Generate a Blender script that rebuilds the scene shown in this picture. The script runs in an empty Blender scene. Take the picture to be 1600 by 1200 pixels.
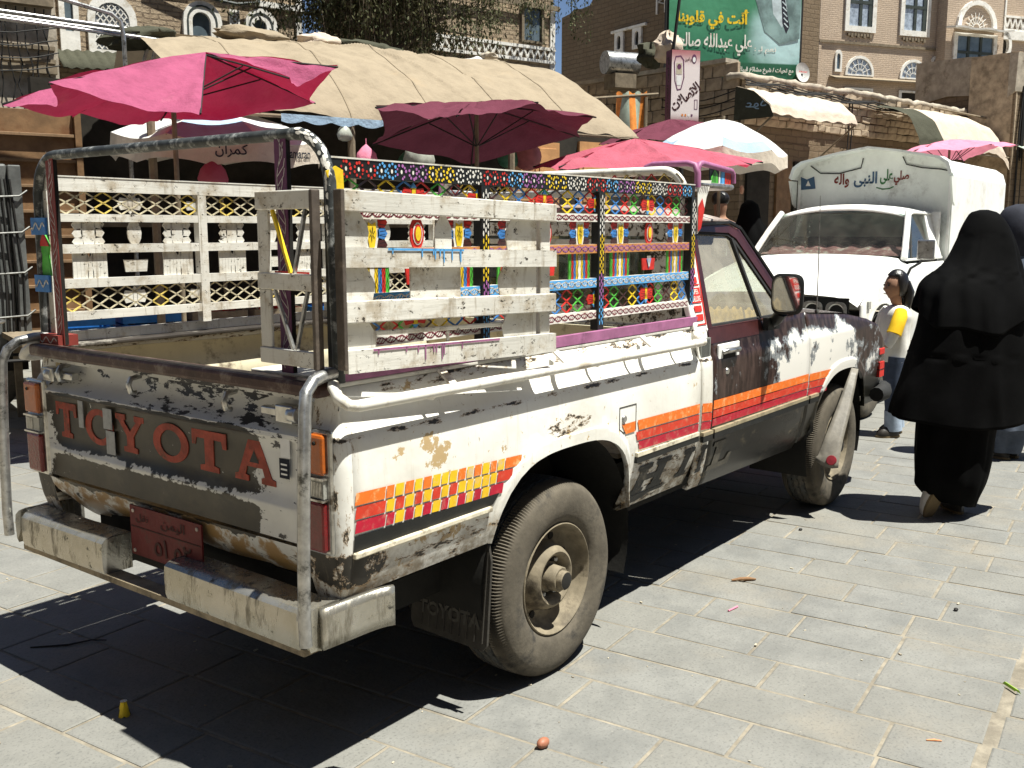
import bpy, math, random, unicodedata
from mathutils import Vector, Matrix, noise as mnoise
random.seed(7)
C = bpy.context.scene.collection
SC = bpy.context.scene
PI = math.pi
R_ = math.radians

# ------------------------------------------------------------------ camera, sky, sun, exposure
cam = bpy.data.cameras.new('camera')
cam.sensor_width = 36.0
cam.lens = 1550.8 / 1600 * 36.0
cam.clip_start = 0.05
cam.clip_end = 600
camo = bpy.data.objects.new('camera', cam)
C.objects.link(camo)
camo.location = (-2.8501, -2.7836, 1.6159)
yaw, pitch = 0.6548, -0.1536
fw = Vector((math.cos(yaw) * math.cos(pitch), math.sin(yaw) * math.cos(pitch), math.sin(pitch)))
camo.rotation_mode = 'QUATERNION'
camo.rotation_quaternion = fw.to_track_quat('-Z', 'Y')
SC.camera = camo
SUN = Vector((0.09, -0.35, 1.0)).normalized()
wd = bpy.data.worlds.new('World')
SC.world = wd
wd.use_nodes = True
nt = wd.node_tree
bg = nt.nodes['Background']
sky = nt.nodes.new('ShaderNodeTexSky')
sky.sky_type = 'NISHITA'
sky.sun_disc = False
sky.sun_elevation = math.asin(SUN.z)
sky.sun_rotation = math.atan2(SUN.x, SUN.y)
sky.altitude = 2200
sky.air_density = 0.8
sky.dust_density = 0.9
nt.links.new(sky.outputs[0], bg.inputs[0])
bg.inputs[1].default_value = 0.05
sl = bpy.data.lights.new('sun', 'SUN')
sl.energy = 5.0
sl.angle = R_(0.5)
sl.color = (1.0, 0.985, 0.90)
slo = bpy.data.objects.new('sun', sl)
C.objects.link(slo)
slo.rotation_mode = 'QUATERNION'
slo.rotation_quaternion = SUN.to_track_quat('Z', 'Y')
slo.location = (0, -3, 12)
SC.view_settings.view_transform = 'Standard'
SC.view_settings.look = 'None'
SC.view_settings.exposure = 1.05
SC.view_settings.gamma = 1.0
SC.view_settings.use_curve_mapping = False
SC.cycles.max_bounces = 6
SC.cycles.transparent_max_bounces = 12

# ------------------------------------------------------------------ materials
def newmat(name):
    m = bpy.data.materials.new(name)
    m.use_nodes = True
    b = m.node_tree.nodes['Principled BSDF']
    return m, m.node_tree, b
def setv(s, v):
    if isinstance(v, bpy.types.NodeSocket):
        s.id_data.links.new(v, s)
    elif hasattr(s, 'default_value'):
        if isinstance(v, tuple) and len(v) == 3 and len(s.default_value) == 4: v = v + (1,)
        s.default_value = v
def node(nt, t, ins=None, **at):
    n = nt.nodes.new('ShaderNode' + t)
    for k, v in at.items(): setattr(n, k, v)
    for k, v in (ins or {}).items(): setv(n.inputs[k], v)
    return n
def coord(nt): return node(nt, 'TexCoord').outputs['Object']
def xyz(nt, v):
    n = node(nt, 'SeparateXYZ', {0: v}); return n.outputs[0], n.outputs[1], n.outputs[2]
def noise(nt, scale, detail=6, rough=.6, vec=None, dist=0, stretch=None):
    v = vec if vec is not None else coord(nt)
    if stretch: v = node(nt, 'VectorMath', {0: v, 1: stretch}, operation='MULTIPLY').outputs[0]
    return node(nt, 'TexNoise', {'Vector': v, 'Scale': scale, 'Detail': detail, 'Roughness': rough, 'Distortion': dist}).outputs['Fac']
def mth(nt, op, a, b=0.0, c=None):
    n = node(nt, 'Math', {0: a, 1: b}, operation=op)
    if c is not None: setv(n.inputs[2], c)
    return n.outputs[0]
def mrange(nt, v, a, b, lo=0.0, hi=1.0):
    return node(nt, 'MapRange', {'Value': v, 'From Min': a, 'From Max': b, 'To Min': lo, 'To Max': hi}, interpolation_type='SMOOTHSTEP').outputs[0]
def mix(nt, f, a, b, bt='MIX'):
    n = node(nt, 'Mix', {}, data_type='RGBA', blend_type=bt)
    setv(n.inputs[0], f); setv(n.inputs[6], a); setv(n.inputs[7], b)
    return n.outputs[2]
def bump(nt, bsdf, h, strength=.3, dist=.01):
    n = node(nt, 'Bump', {'Strength': strength, 'Distance': dist, 'Height': h})
    nt.links.new(n.outputs[0], bsdf.inputs['Normal'])
def M(name, col, rough=.8, metal=0.0, var=.25, scale=6, bmp=.2, bsc=60, spec=.3, dirt=None, ds=3, alpha=None):
    m, nt, b = newmat(name)
    f = noise(nt, scale, 7, .65)
    dk = tuple(c * (1 - var) for c in col); lt = tuple(min(1, c * (1 + var * .7)) for c in col)
    c = mix(nt, mrange(nt, f, .3, .7), dk, lt)
    if dirt: c = mix(nt, mrange(nt, noise(nt, ds, 9, .72), .5, .68), c, dirt)
    setv(b.inputs['Base Color'], c)
    b.inputs['Roughness'].default_value = rough
    b.inputs['Metallic'].default_value = metal
    b.inputs['Specular IOR Level'].default_value = spec
    if bmp: bump(nt, b, noise(nt, bsc, 5, .6), bmp, .006)
    return m
def cloth(name, col, trans=.35, dirt=(.3, .25, .2), var=.2, tcol=None):
    m, nt, b = newmat(name)
    c = mix(nt, mrange(nt, noise(nt, 5, 8, .7), .35, .75), col, tuple(x * (1 - var) for x in col))
    c = mix(nt, mth(nt, 'MULTIPLY', mrange(nt, noise(nt, 2.3, 8, .75), .55, .75), .35), c, dirt)
    setv(b.inputs['Base Color'], c)
    b.inputs['Roughness'].default_value = .9
    b.inputs['Specular IOR Level'].default_value = .1
    bump(nt, b, mth(nt, 'ADD', noise(nt, 9, 5, .6), mth(nt, 'MULTIPLY', noise(nt, 30, 6, .7), .35)), .6, .03)
    t = node(nt, 'BsdfTranslucent', {'Color': tcol if tcol else c})
    mx = node(nt, 'MixShader', {0: trans, 1: b.outputs[0], 2: t.outputs[0]})
    nt.links.new(mx.outputs[0], nt.nodes['Material Output'].inputs[0])
    return m
MT = {}
MT['white'] = M('white paint', (.74, .72, .66), .5, 0, .08, 4, .08, 30, dirt=(.42, .36, .27), ds=9)
MT['wood_white'] = M('worn white painted steel board', (.60, .58, .51), .7, 0, .22, 5, .35, 40, dirt=(.24, .19, .12), ds=13)
def board_mat(name, base):
    m, nt, b = newmat(name); v = coord(nt)
    n = noise(nt, 9, 11, .74, v)
    c = mix(nt, mrange(nt, noise(nt, 3, 6, .6, v), .35, .7), base, tuple(k * .80 for k in base))
    c = mix(nt, mth(nt, 'MULTIPLY', mrange(nt, n, .47, .66), .65), c, (.30, .225, .13))
    st_ = noise(nt, 12, 6, .65, v, stretch=(3, 3, .35))
    c = mix(nt, mth(nt, 'MULTIPLY', mrange(nt, st_, .55, .70), .55), c, (.22, .165, .10))
    c = mix(nt, mrange(nt, mth(nt, 'ADD', noise(nt, 48, 9, .78, v, stretch=(.6, .6, 1)), mth(nt, 'MULTIPLY', n, .22)), .705, .725), c, (.035, .028, .02))
    sc = noise(nt, 30, 5, .6, v, stretch=(.25, .25, 3))
    c = mix(nt, mth(nt, 'MULTIPLY', mrange(nt, sc, .6, .72), .3), c, (.25, .22, .17))
    setv(b.inputs['Base Color'], c); b.inputs['Roughness'].default_value = .65; b.inputs['Specular IOR Level'].default_value = .25
    bump(nt, b, mth(nt, 'ADD', noise(nt, 5, 4, .5, v), mth(nt, 'MULTIPLY', sc, .4)), .4, .006)
    return m
MT['wood_white'] = board_mat('chipped white rack paint', (.68, .66, .60))
MT['black'] = M('black paint', (.012, .013, .013), .45, 0, .3, 9, .1)
MT['rubber'] = M('black rubber', (.02, .02, .02), .75, 0, .3, 15, .2, 90)
MT['dark'] = M('dark underside', (.015, .014, .012), .9)
MT['chrome'] = M('worn chrome', (.55, .55, .53), .28, .9, .25, 14, .15, 30, dirt=(.12, .10, .08), ds=13)
MT['steel'] = M('tarnished steel tube', (.42, .42, .41), .35, .8, .3, 20, .15, 60, dirt=(.06, .06, .055), ds=16)
MT['redpaint'] = M('red paint', (.55, .028, .02), .55, 0, .25, 20, .1)
MT['dkred'] = M('dark red paint', (.20, .012, .02), .55, 0, .3, 20, .1)
MT['blue'] = M('blue paint', (.05, .20, .52), .55, 0, .25, 20, .1)
MT['yellow'] = M('yellow paint', (.75, .52, .02), .55, 0, .2, 20, .1)
MT['green'] = M('green paint', (.08, .42, .05), .55, 0, .25, 20, .1)
MT['purple'] = M('purple paint', (.32, .12, .235), .5, 0, .2, 15, .1, dirt=(.16, .06, .12), ds=8)
MT['maroon'] = M('maroon paint', (.048, .012, .011), .35, 0, .3, 10, .1, spec=.5)
MT['orange'] = M('orange paint', (.72, .25, .05), .55, 0, .25, 15, .1)
MT['postgrey'] = M('grey black hoop paint', (.05, .055, .055), .5, .2, .4, 18, .2, 40, dirt=(.35, .36, .35), ds=22)
MT['dust'] = M('tan dust on steel', (.30, .245, .165), .8, 0, .3, 12, .3, 40, dirt=(.10, .08, .055), ds=8)
MT['gold'] = M('gold fur seat cover', (.55, .38, .12), .95, 0, .45, 28, .9, 50)
MT['beige'] = M('beige trim', (.45, .40, .30), .8, 0, .15, 6)
MT['lampamber'] = M('amber lens', (.42, .10, .012), .2, 0, .15, 20, .3, 120, spec=.6)
MT['lampred'] = M('red lens', (.16, .008, .01), .2, 0, .2, 20, .3, 120, spec=.6)
MT['lampclear'] = M('clear lens', (.30, .30, .27), .2, 0, .15, 20, .3, 120, spec=.6)
MT['stripe_o'] = M('orange stripe', (.80, .17, .02), .5, 0, .12, 20, .05, dirt=(.78, .45, .2), ds=26)
MT['stripe_r'] = M('red stripe', (.60, .045, .02), .5, 0, .15, 20, .05, dirt=(.6, .2, .12), ds=26)
MT['stripe_c'] = M('crimson stripe', (.48, .010, .035), .5, 0, .15, 20, .05, dirt=(.5, .15, .12), ds=26)
MT['stripe_y'] = M('yellow stripe', (.82, .50, .015), .5, 0, .12, 20, .05, dirt=(.55, .45, .3), ds=18)
MT['tape'] = M('grey tape', (.32, .33, .33), .5, 0, .25, 30, .2)
MT['platered'] = M('red number plate', (.13, .014, .014), .6, 0, .3, 10, .2, 40, dirt=(.08, .03, .025), ds=10)
def glassmat(name, tint=(.82, .84, .80), t=.82, rough=.03, dmin=.02):
    m, nt, b = newmat(name)
    g = node(nt, 'BsdfGlossy', {'Roughness': rough, 'Color': (.9, .9, .9)})
    tr = node(nt, 'BsdfTransparent', {'Color': tint})
    lwf = node(nt, 'LayerWeight', {'Blend': .5}).outputs['Facing']
    fr = mth(nt, 'ADD', .04, mth(nt, 'MULTIPLY', mth(nt, 'POWER', lwf, 4.0), .9))
    df = node(nt, 'BsdfDiffuse', {'Color': (.58, .53, .42)})
    dust = mrange(nt, noise(nt, 5, 8, .7), .3, .75, dmin, 1 - t)
    m1 = node(nt, 'MixShader', {0: dust, 1: tr.outputs[0], 2: df.outputs[0]})
    m2 = node(nt, 'MixShader', {0: fr, 1: m1.outputs[0], 2: g.outputs[0]})
    nt.links.new(m2.outputs[0], nt.nodes['Material Output'].inputs[0])
    return m
MT['glass'] = glassmat('car glass', (.50, .60, .55), .94, .03, .01)
MT['dustyglass'] = glassmat('dusty car glass', (.80, .80, .72), .50, .05, .28)

def body_white():
    m, nt, b = newmat('chipped white body paint')
    v = coord(nt); x, y, z = xyz(nt, v)
    n = noise(nt, 13, 12, .72, v)
    nh = noise(nt, 34, 10, .75, v, stretch=(.32, 1, 1))       # chips drawn out along the car
    nv = noise(nt, 34, 10, .75, v, stretch=(1, 1, .30))       # chips drawn out downwards
    n2 = noise(nt, 46, 8, .7, v)
    big = noise(nt, 3.2, 6, .6, v)
    def blob(cx, cz, rx, rz):
        d = mth(nt, 'ADD', mth(nt, 'POWER', mth(nt, 'DIVIDE', mth(nt, 'SUBTRACT', x, cx), rx), 2.0), mth(nt, 'POWER', mth(nt, 'DIVIDE', mth(nt, 'SUBTRACT', z, cz), rz), 2.0))
        return mrange(nt, d, 1.0, .15)
    c = mix(nt, mrange(nt, big, .35, .7), (.79, .78, .73), (.69, .67, .61))
    c = mix(nt, mth(nt, 'MULTIPLY', mrange(nt, noise(nt, 1.7, 8, .7, v), .5, .7), .35), c, (.54, .50, .41))
    # tan filler showing where the paint has flaked
    fl = mth(nt, 'MAXIMUM', blob(-.70, .965, .085, .075), mth(nt, 'MULTIPLY', blob(-.86, .985, .06, .03), .8))
    fl = mth(nt, 'MAXIMUM', fl, mth(nt, 'MULTIPLY', blob(-.66, .70, .16, .035), .9))
    fn = mth(nt, 'ADD', noise(nt, 15, 10, .72, v), mth(nt, 'MULTIPLY', fl, .17))
    c = mix(nt, mrange(nt, fn, .625, .645), c, (.46, .33, .17))
    low = mrange(nt, z, .78, .58)
    c = mix(nt, mth(nt, 'MULTIPLY', low, mrange(nt, n, .36, .62)), c, (.20, .155, .10))
    sh = mth(nt, 'MULTIPLY', mrange(nt, mth(nt, 'ABSOLUTE', mth(nt, 'SUBTRACT', z, 1.055)), .016, .0), .17)
    rim = mth(nt, 'MULTIPLY', mrange(nt, z, 1.13, 1.185), .14)
    lw = mth(nt, 'MULTIPLY', mrange(nt, z, .735, .69), .12)
    sh_ = mth(nt, 'ADD', nh, mth(nt, 'ADD', mth(nt, 'ADD', sh, rim), lw))
    rear = mth(nt, 'MULTIPLY', mrange(nt, x, -.955, -1.05), .10)
    corner = mth(nt, 'MULTIPLY', blob(-1.02, .69, .17, .08), .26)
    sv_ = mth(nt, 'ADD', nv, rear)
    scf = mth(nt, 'ADD', noise(nt, 26, 10, .75, v, stretch=(.5, 1, 1.2)), mth(nt, 'MULTIPLY', blob(.02, .935, .17, .05), .17))
    s = mth(nt, 'MAXIMUM', mth(nt, 'MAXIMUM', sh_, sv_), mth(nt, 'MAXIMUM', mth(nt, 'ADD', n, corner), scf))
    c = mix(nt, mth(nt, 'MULTIPLY', mrange(nt, s, .645, .685), .85), c, (.33, .21, .10))
    chip = mrange(nt, s, .685, .70)
    c = mix(nt, chip, c, (.032, .028, .022))
    sp = mrange(nt, mth(nt, 'ADD', n2, mth(nt, 'MULTIPLY', big, .12)), .755, .775)
    c = mix(nt, sp, c, (.07, .05, .035))
    st = noise(nt, 6, 6, .65, v, stretch=(9, 9, .5))
    c = mix(nt, mth(nt, 'MULTIPLY', mrange(nt, st, .56, .72), .28), c, (.42, .35, .25))
    # fine scratches along the panel
    sc = noise(nt, 9, 6, .7, v, stretch=(1, 4, 26))
    c = mix(nt, mth(nt, 'MULTIPLY', mrange(nt, sc, .66, .72), .4), c, (.22, .19, .15))
    setv(b.inputs['Base Color'], c)
    b.inputs['Roughness'].default_value = .48
    b.inputs['Specular IOR Level'].default_value = .35
    bump(nt, b, mth(nt, 'ADD', mth(nt, 'MULTIPLY', chip, -1.0), mth(nt, 'MULTIPLY', noise(nt, 4.5, 4, .5, v), 3.5)), .40, .005)
    return m
MT['body'] = body_white()
def body_door():
    m, nt, b = newmat('stripped dark brown door paint')
    v = coord(nt); x, y, z = xyz(nt, v)
    n = noise(nt, 7.5, 12, .7, v)
    g = mrange(nt, x, 1.55, 2.30)
    g2 = mrange(nt, x, 2.30, 2.75)
    g3 = mrange(nt, x, 2.78, 3.15)
    g = mth(nt, 'ADD', mth(nt, 'MULTIPLY', g, .22), mth(nt, 'ADD', mth(nt, 'MULTIPLY', g2, .11), mth(nt, 'MULTIPLY', g3, -.27)))
    top = mth(nt, 'MULTIPLY', mrange(nt, mth(nt, 'ADD', z, mth(nt, 'MULTIPLY', mrange(nt, x, 2.3, 2.5), .05)), 1.07, 1.17), -.30)
    s = mth(nt, 'ADD', mth(nt, 'ADD', n, g), top)
    brown = mix(nt, mrange(nt, noise(nt, 18, 6, .6, v, stretch=(2, 2, .5)), .35, .7), (.014, .006, .005), (.060, .036, .030))
    c = mix(nt, mrange(nt, s, .57, .61), brown, (.21, .225, .235))
    c = mix(nt, mrange(nt, s, .645, .66), c, (.74, .72, .67))
    lo = mrange(nt, z, .745, .725)
    dirt = mix(nt, mrange(nt, noise(nt, 9, 9, .72, v, stretch=(1, 1, 1.6)), .56, .76), (.012, .011, .008), (.20, .165, .105))
    c = mix(nt, lo, c, dirt)
    setv(b.inputs['Base Color'], c)
    b.inputs['Roughness'].default_value = .32
    b.inputs['Specular IOR Level'].default_value = .5
    bump(nt, b, mth(nt, 'ADD', mrange(nt, s, .645, .66), noise(nt, 3, 4, .5, v)), .25, .004)
    return m
MT['door'] = body_door()
def tailgate_mat():
    m, nt, b = newmat('peeling dark tailgate paint')
    v = coord(nt); x, y, z = xyz(nt, v)
    n = noise(nt, 9, 12, .72, v)
    nf = noise(nt, 30, 8, .7, v, stretch=(1, .35, 1))
    e = mth(nt, 'MULTIPLY', mrange(nt, y, -.43, -.58), .42)
    e = mth(nt, 'ADD', e, mth(nt, 'ADD', mth(nt, 'MULTIPLY', mrange(nt, z, .735, .715), .16), mth(nt, 'MULTIPLY', mrange(nt, mth(nt, 'ABSOLUTE', mth(nt, 'SUBTRACT', z, 1.058)), .012, .004), mth(nt, 'MULTIPLY', mrange(nt, y, -.45, -.2), .16))))  # whitens the scraped ledge edge and paints in its sunlit highlight line
    sp = mrange(nt, mth(nt, 'ADD', noise(nt, 38, 8, .75, v, stretch=(1, .6, 1)), mth(nt, 'MULTIPLY', n, .12)), .725, .745)
    e2 = mth(nt, 'MULTIPLY', mrange(nt, y, .60, .70), .24)
    up = mth(nt, 'MULTIPLY', mrange(nt, z, 1.035, 1.07), .30)
    cr = mth(nt, 'MULTIPLY', mrange(nt, mth(nt, 'ABSOLUTE', mth(nt, 'SUBTRACT', z, .842)), .026, .004), .20)
    dn = mth(nt, 'MULTIPLY', mrange(nt, z, .75, .70), .10)
    s = mth(nt, 'ADD', mth(nt, 'ADD', mth(nt, 'ADD', n, e), mth(nt, 'ADD', e2, dn)), mth(nt, 'ADD', up, cr))
    dark = mix(nt, mrange(nt, noise(nt, 5, 7, .6, v), .35, .7), (.010, .008, .005), (.046, .038, .024))
    dark = mix(nt, mth(nt, 'MULTIPLY', mrange(nt, noise(nt, 14, 8, .7, v, stretch=(1, .5, 1)), .5, .62), .7), dark, (.008, .007, .006))
    wht = mix(nt, mrange(nt, noise(nt, 4, 6, .6, v), .35, .7), (.66, .66, .63), (.54, .54, .52))
    band = mth(nt, 'MULTIPLY', mrange(nt, z, 1.02, 1.05), mrange(nt, y, .45, -.1))
    wht = mix(nt, mrange(nt, mth(nt, 'ADD', nf, mth(nt, 'MULTIPLY', band, .075)), .595, .615), wht, (.022, .022, .026))
    rust = mrange(nt, mth(nt, 'ADD', n, mth(nt, 'MULTIPLY', mrange(nt, z, .78, .70), .2)), .62, .72)
    wht = mix(nt, mth(nt, 'MULTIPLY', rust, mrange(nt, z, .80, .72)), wht, (.30, .19, .08))
    c = mix(nt, mrange(nt, s, .655, .67), mix(nt, sp, dark, (.5, .5, .47)), wht)
    setv(b.inputs['Base Color'], c)
    b.inputs['Roughness'].default_value = .38
    b.inputs['Specular IOR Level'].default_value = .4
    bump(nt, b, mth(nt, 'ADD', mrange(nt, s, .655, .67), mth(nt, 'MULTIPLY', noise(nt, 4, 4, .5, v), 2)), .3, .003)
    return m
MT['tailgate'] = tailgate_mat()
def slab_mat():
    m, nt, b = newmat('grey stone paving')
    rnd = node(nt, 'ObjectInfo').outputs['Random']
    v = node(nt, 'NewGeometry').outputs['Position']
    n = noise(nt, 3.5, 9, .68, v); n2 = noise(nt, 34, 6, .7, v)
    c = mix(nt, mrange(nt, n, .32, .68), (.145, .146, .138), (.205, .204, .190))
    c = mix(nt, mth(nt, 'MULTIPLY', rnd, .5), c, (.185, .178, .155))
    c = mix(nt, mth(nt, 'MULTIPLY', mrange(nt, noise(nt, 1.1, 5, .6, v), .5, .7), .45), c, (.255, .22, .165))
    c = mix(nt, mrange(nt, n2, .64, .72), c, (.29, .27, .23))
    n3 = noise(nt, 95, 4, .6, v)
    c = mix(nt, mth(nt, 'MULTIPLY', mrange(nt, n3, .52, .66), .45), c, (.085, .085, .08))
    c = mix(nt, mrange(nt, noise(nt, 15, 7, .7, v), .62, .72), c, (.105, .105, .10))
    fs = noise(nt, 6, 8, .7, v, stretch=(3.0, 9, 1))
    c = mix(nt, mth(nt, 'MULTIPLY', mrange(nt, fs, .55, .72), .35), c, (.12, .125, .125))
    setv(b.inputs['Base Color'], c)
    b.inputs['Roughness'].default_value = .75
    b.inputs['Specular IOR Level'].default_value = .35
    bump(nt, b, mth(nt, 'ADD', noise(nt, 28, 7, .7, v), mth(nt, 'MULTIPLY', noise(nt, 7, 4, .6, v), 1.5)), .35, .008)
    return m
MT['slab'] = slab_mat()
MT['joint'] = M('sandy joint', (.24, .212, .165), .95, 0, .35, 9, .5, 120, dirt=(.16, .14, .11), ds=5)
def brick_mat(name, c1, c2, mortar, bw, bh, v_axis='xz', bs=.6, dirt=(.2, .15, .1), msize=.012):
    m, nt, b = newmat(name)
    v = coord(nt); x, y, z = xyz(nt, v)
    cv = node(nt, 'CombineXYZ', {0: mth(nt, 'ADD', x, y), 1: z, 2: 0.0}).outputs[0]
    cv = node(nt, 'VectorMath', {0: cv, 1: node(nt, 'VectorMath', {0: node(nt, 'TexNoise', {'Vector': v, 'Scale': 3.0}).outputs['Color'], 1: (.06, .05, 0)}, operation='MULTIPLY').outputs[0]}, operation='ADD').outputs[0]
    bt = node(nt, 'TexBrick', {'Vector': cv, 'Color1': c1, 'Color2': c2, 'Mortar': mortar, 'Scale': 1.0, 'Mortar Size': msize, 'Mortar Smooth': .3, 'Brick Width': bw, 'Row Height': bh})
    c = mix(nt, mrange(nt, noise(nt, 14, 8, .7, v), .35, .7), bt.outputs['Color'], tuple(k * .8 for k in c1))
    c = mix(nt, mth(nt, 'MULTIPLY', mrange(nt, noise(nt, 1.3, 8, .7, v), .45, .7), .5), c, dirt)
    setv(b.inputs['Base Color'], c)
    b.inputs['Roughness'].default_value = .95
    b.inputs['Specular IOR Level'].default_value = .1
    bump(nt, b, mth(nt, 'ADD', mth(nt, 'MULTIPLY', bt.outputs['Fac'], -1.5), noise(nt, 25, 6, .7, v)), bs, .02)
    return m
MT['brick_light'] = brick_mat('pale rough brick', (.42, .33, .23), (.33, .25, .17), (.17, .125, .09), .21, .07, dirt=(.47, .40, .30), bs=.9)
MT['brick_tower'] = brick_mat('tan fired brick', (.53, .42, .32), (.44, .345, .26), (.36, .285, .22), .2, .055, bs=.5, dirt=(.56, .44, .33), msize=.01)
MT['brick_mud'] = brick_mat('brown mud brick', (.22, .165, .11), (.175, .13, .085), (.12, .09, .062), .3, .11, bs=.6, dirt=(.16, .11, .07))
MT['stone_block'] = M('brown stone block', (.38, .30, .21), .95, 0, .45, 5, .9, 18, dirt=(.42, .34, .24), ds=4)
MT['cement'] = M('grey cement render', (.40, .35, .28), .95, 0, .3, 4, .8, 22, dirt=(.18, .15, .11), ds=2.5)
MT['gypsum'] = M('white gypsum', (.74, .72, .67), .9, 0, .12, 6, .4, 30, dirt=(.5, .45, .37), ds=7)
MT['canvas'] = cloth('tan canvas', (.32, .262, .188), .12, (.40, .30, .19))
MT['canvas_pale'] = cloth('pale canvas', (.62, .52, .42), .15, (.55, .42, .3))
MT['rag'] = cloth('dark rag', (.07, .07, .05), .1, (.2, .2, .15))
MT['pinkcloth'] = cloth('pink umbrella cloth', (.41, .105, .195), .26, (.52, .22, .26), .25, (.34, .002, .03, 1))
MT['redcloth'] = cloth('faded pink red cloth', (.50, .13, .18), .28, (.5, .2, .22), .2, (.40, .01, .04, 1))
MT['marooncloth'] = cloth('maroon umbrella cloth', (.13, .035, .055), .10, (.14, .05, .07))
MT['whitecloth'] = cloth('white umbrella cloth', (.78, .78, .76), .25, (.6, .55, .47))
MT['skycloth'] = cloth('pale blue umbrella cloth', (.42, .58, .74), .25, (.5, .5, .5))
MT['pinklight'] = cloth('light pink cloth', (.80, .28, .40), .2, (.6, .3, .4))
MT['leaf'] = None
MT['abaya'] = M('black robe cloth', (.0022, .0022, .0024), .85, 0, .3, 8, .35, 9, spec=.06)
MT['navy'] = M('dark navy cloth', (.030, .032, .044), .9, 0, .3, 8, .3, 14, spec=.2)
MT['greycoat'] = M('blue grey coat cloth', (.075, .09, .12), .9, 0, .25, 8, .3, 14, spec=.2)
MT['skin'] = M('skin', (.33, .18, .115), .6, 0, .1, 10, .05)
MT['hair'] = M('black hair', (.008, .006, .005), .32, 0, .3, 14, .5, 90, spec=.6)
MT['shirt'] = M('white shirt', (.72, .70, .64), .9, 0, .1, 9, .3, 16)
MT['shirty'] = M('yellow sleeve', (.80, .50, .015), .9, 0, .1, 9, .2, 16)
MT['jeans'] = M('blue jeans', (.05, .065, .10), .9, 0, .3, 12, .3, 30)
MT['jeanslight'] = M('pale jeans cuffs', (.30, .36, .44), .9, 0, .2, 12, .3, 30)
MT['shoe'] = M('dark shoe', (.03, .025, .02), .5)
MT['sole'] = M('tan shoe sole', (.16, .115, .06), .8)
MT['silver'] = M('silvery shoe', (.55, .53, .50), .5)
MT['ledge'] = M('brown shutter ledge', (.24, .15, .08), .7, 0, .25, 6, .2, 30, dirt=(.12, .07, .04), ds=6)
MT['browndoor'] = M('brown painted wood', (.20, .115, .055), .65, 0, .3, 6, .3, 30, dirt=(.15, .07, .03), ds=5)
MT['orangedoor'] = M('orange brown door', (.50, .26, .11), .65, 0, .2, 6, .2, 30)
MT['greymetal'] = M('grey van metal', (.13, .135, .13), .55, .2, .3, 6, .2, 30, dirt=(.06, .06, .055), ds=5)
MT['tyredusty'] = M('dusty tyre sidewall', (.105, .090, .068), .9, 0, .35, 5, .3, 60, dirt=(.032, .030, .027), ds=4.5)
MT['shade'] = M('painted interior shade', (.03, .026, .02), .95, 0, .4, 3, .4, 20)  # near-black colour stands in for the shade inside stalls and openings
MT['wire'] = M('black cable', (.015, .014, .013), .7, 0, .1, 9, 0)
MT['greenmetal'] = M('green corrugated sheet', (.36, .44, .36), .6, .1, .2, 8, .2)
MT['tomato'] = M('tomato skin', (.55, .04, .02), .3, 0, .2, 6, .05, spec=.5)
MT['potato'] = M('potato skin', (.48, .34, .19), .85, 0, .25, 12, .2)
MT['latch'] = M('dull latch steel', (.16, .16, .15), .5, .5, .3, 12, .2)
MT['bluecrate'] = M('blue plastic crate', (.02, .13, .36), .45, 0, .2, 9, .1)
MT['plasticwhite'] = M('white plastic', (.75, .75, .73), .5, 0, .1, 6, .2, 10)
MT['plank'] = M('grey timber', (.20, .16, .11), .9, 0, .3, 9, .4, 30)

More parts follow.
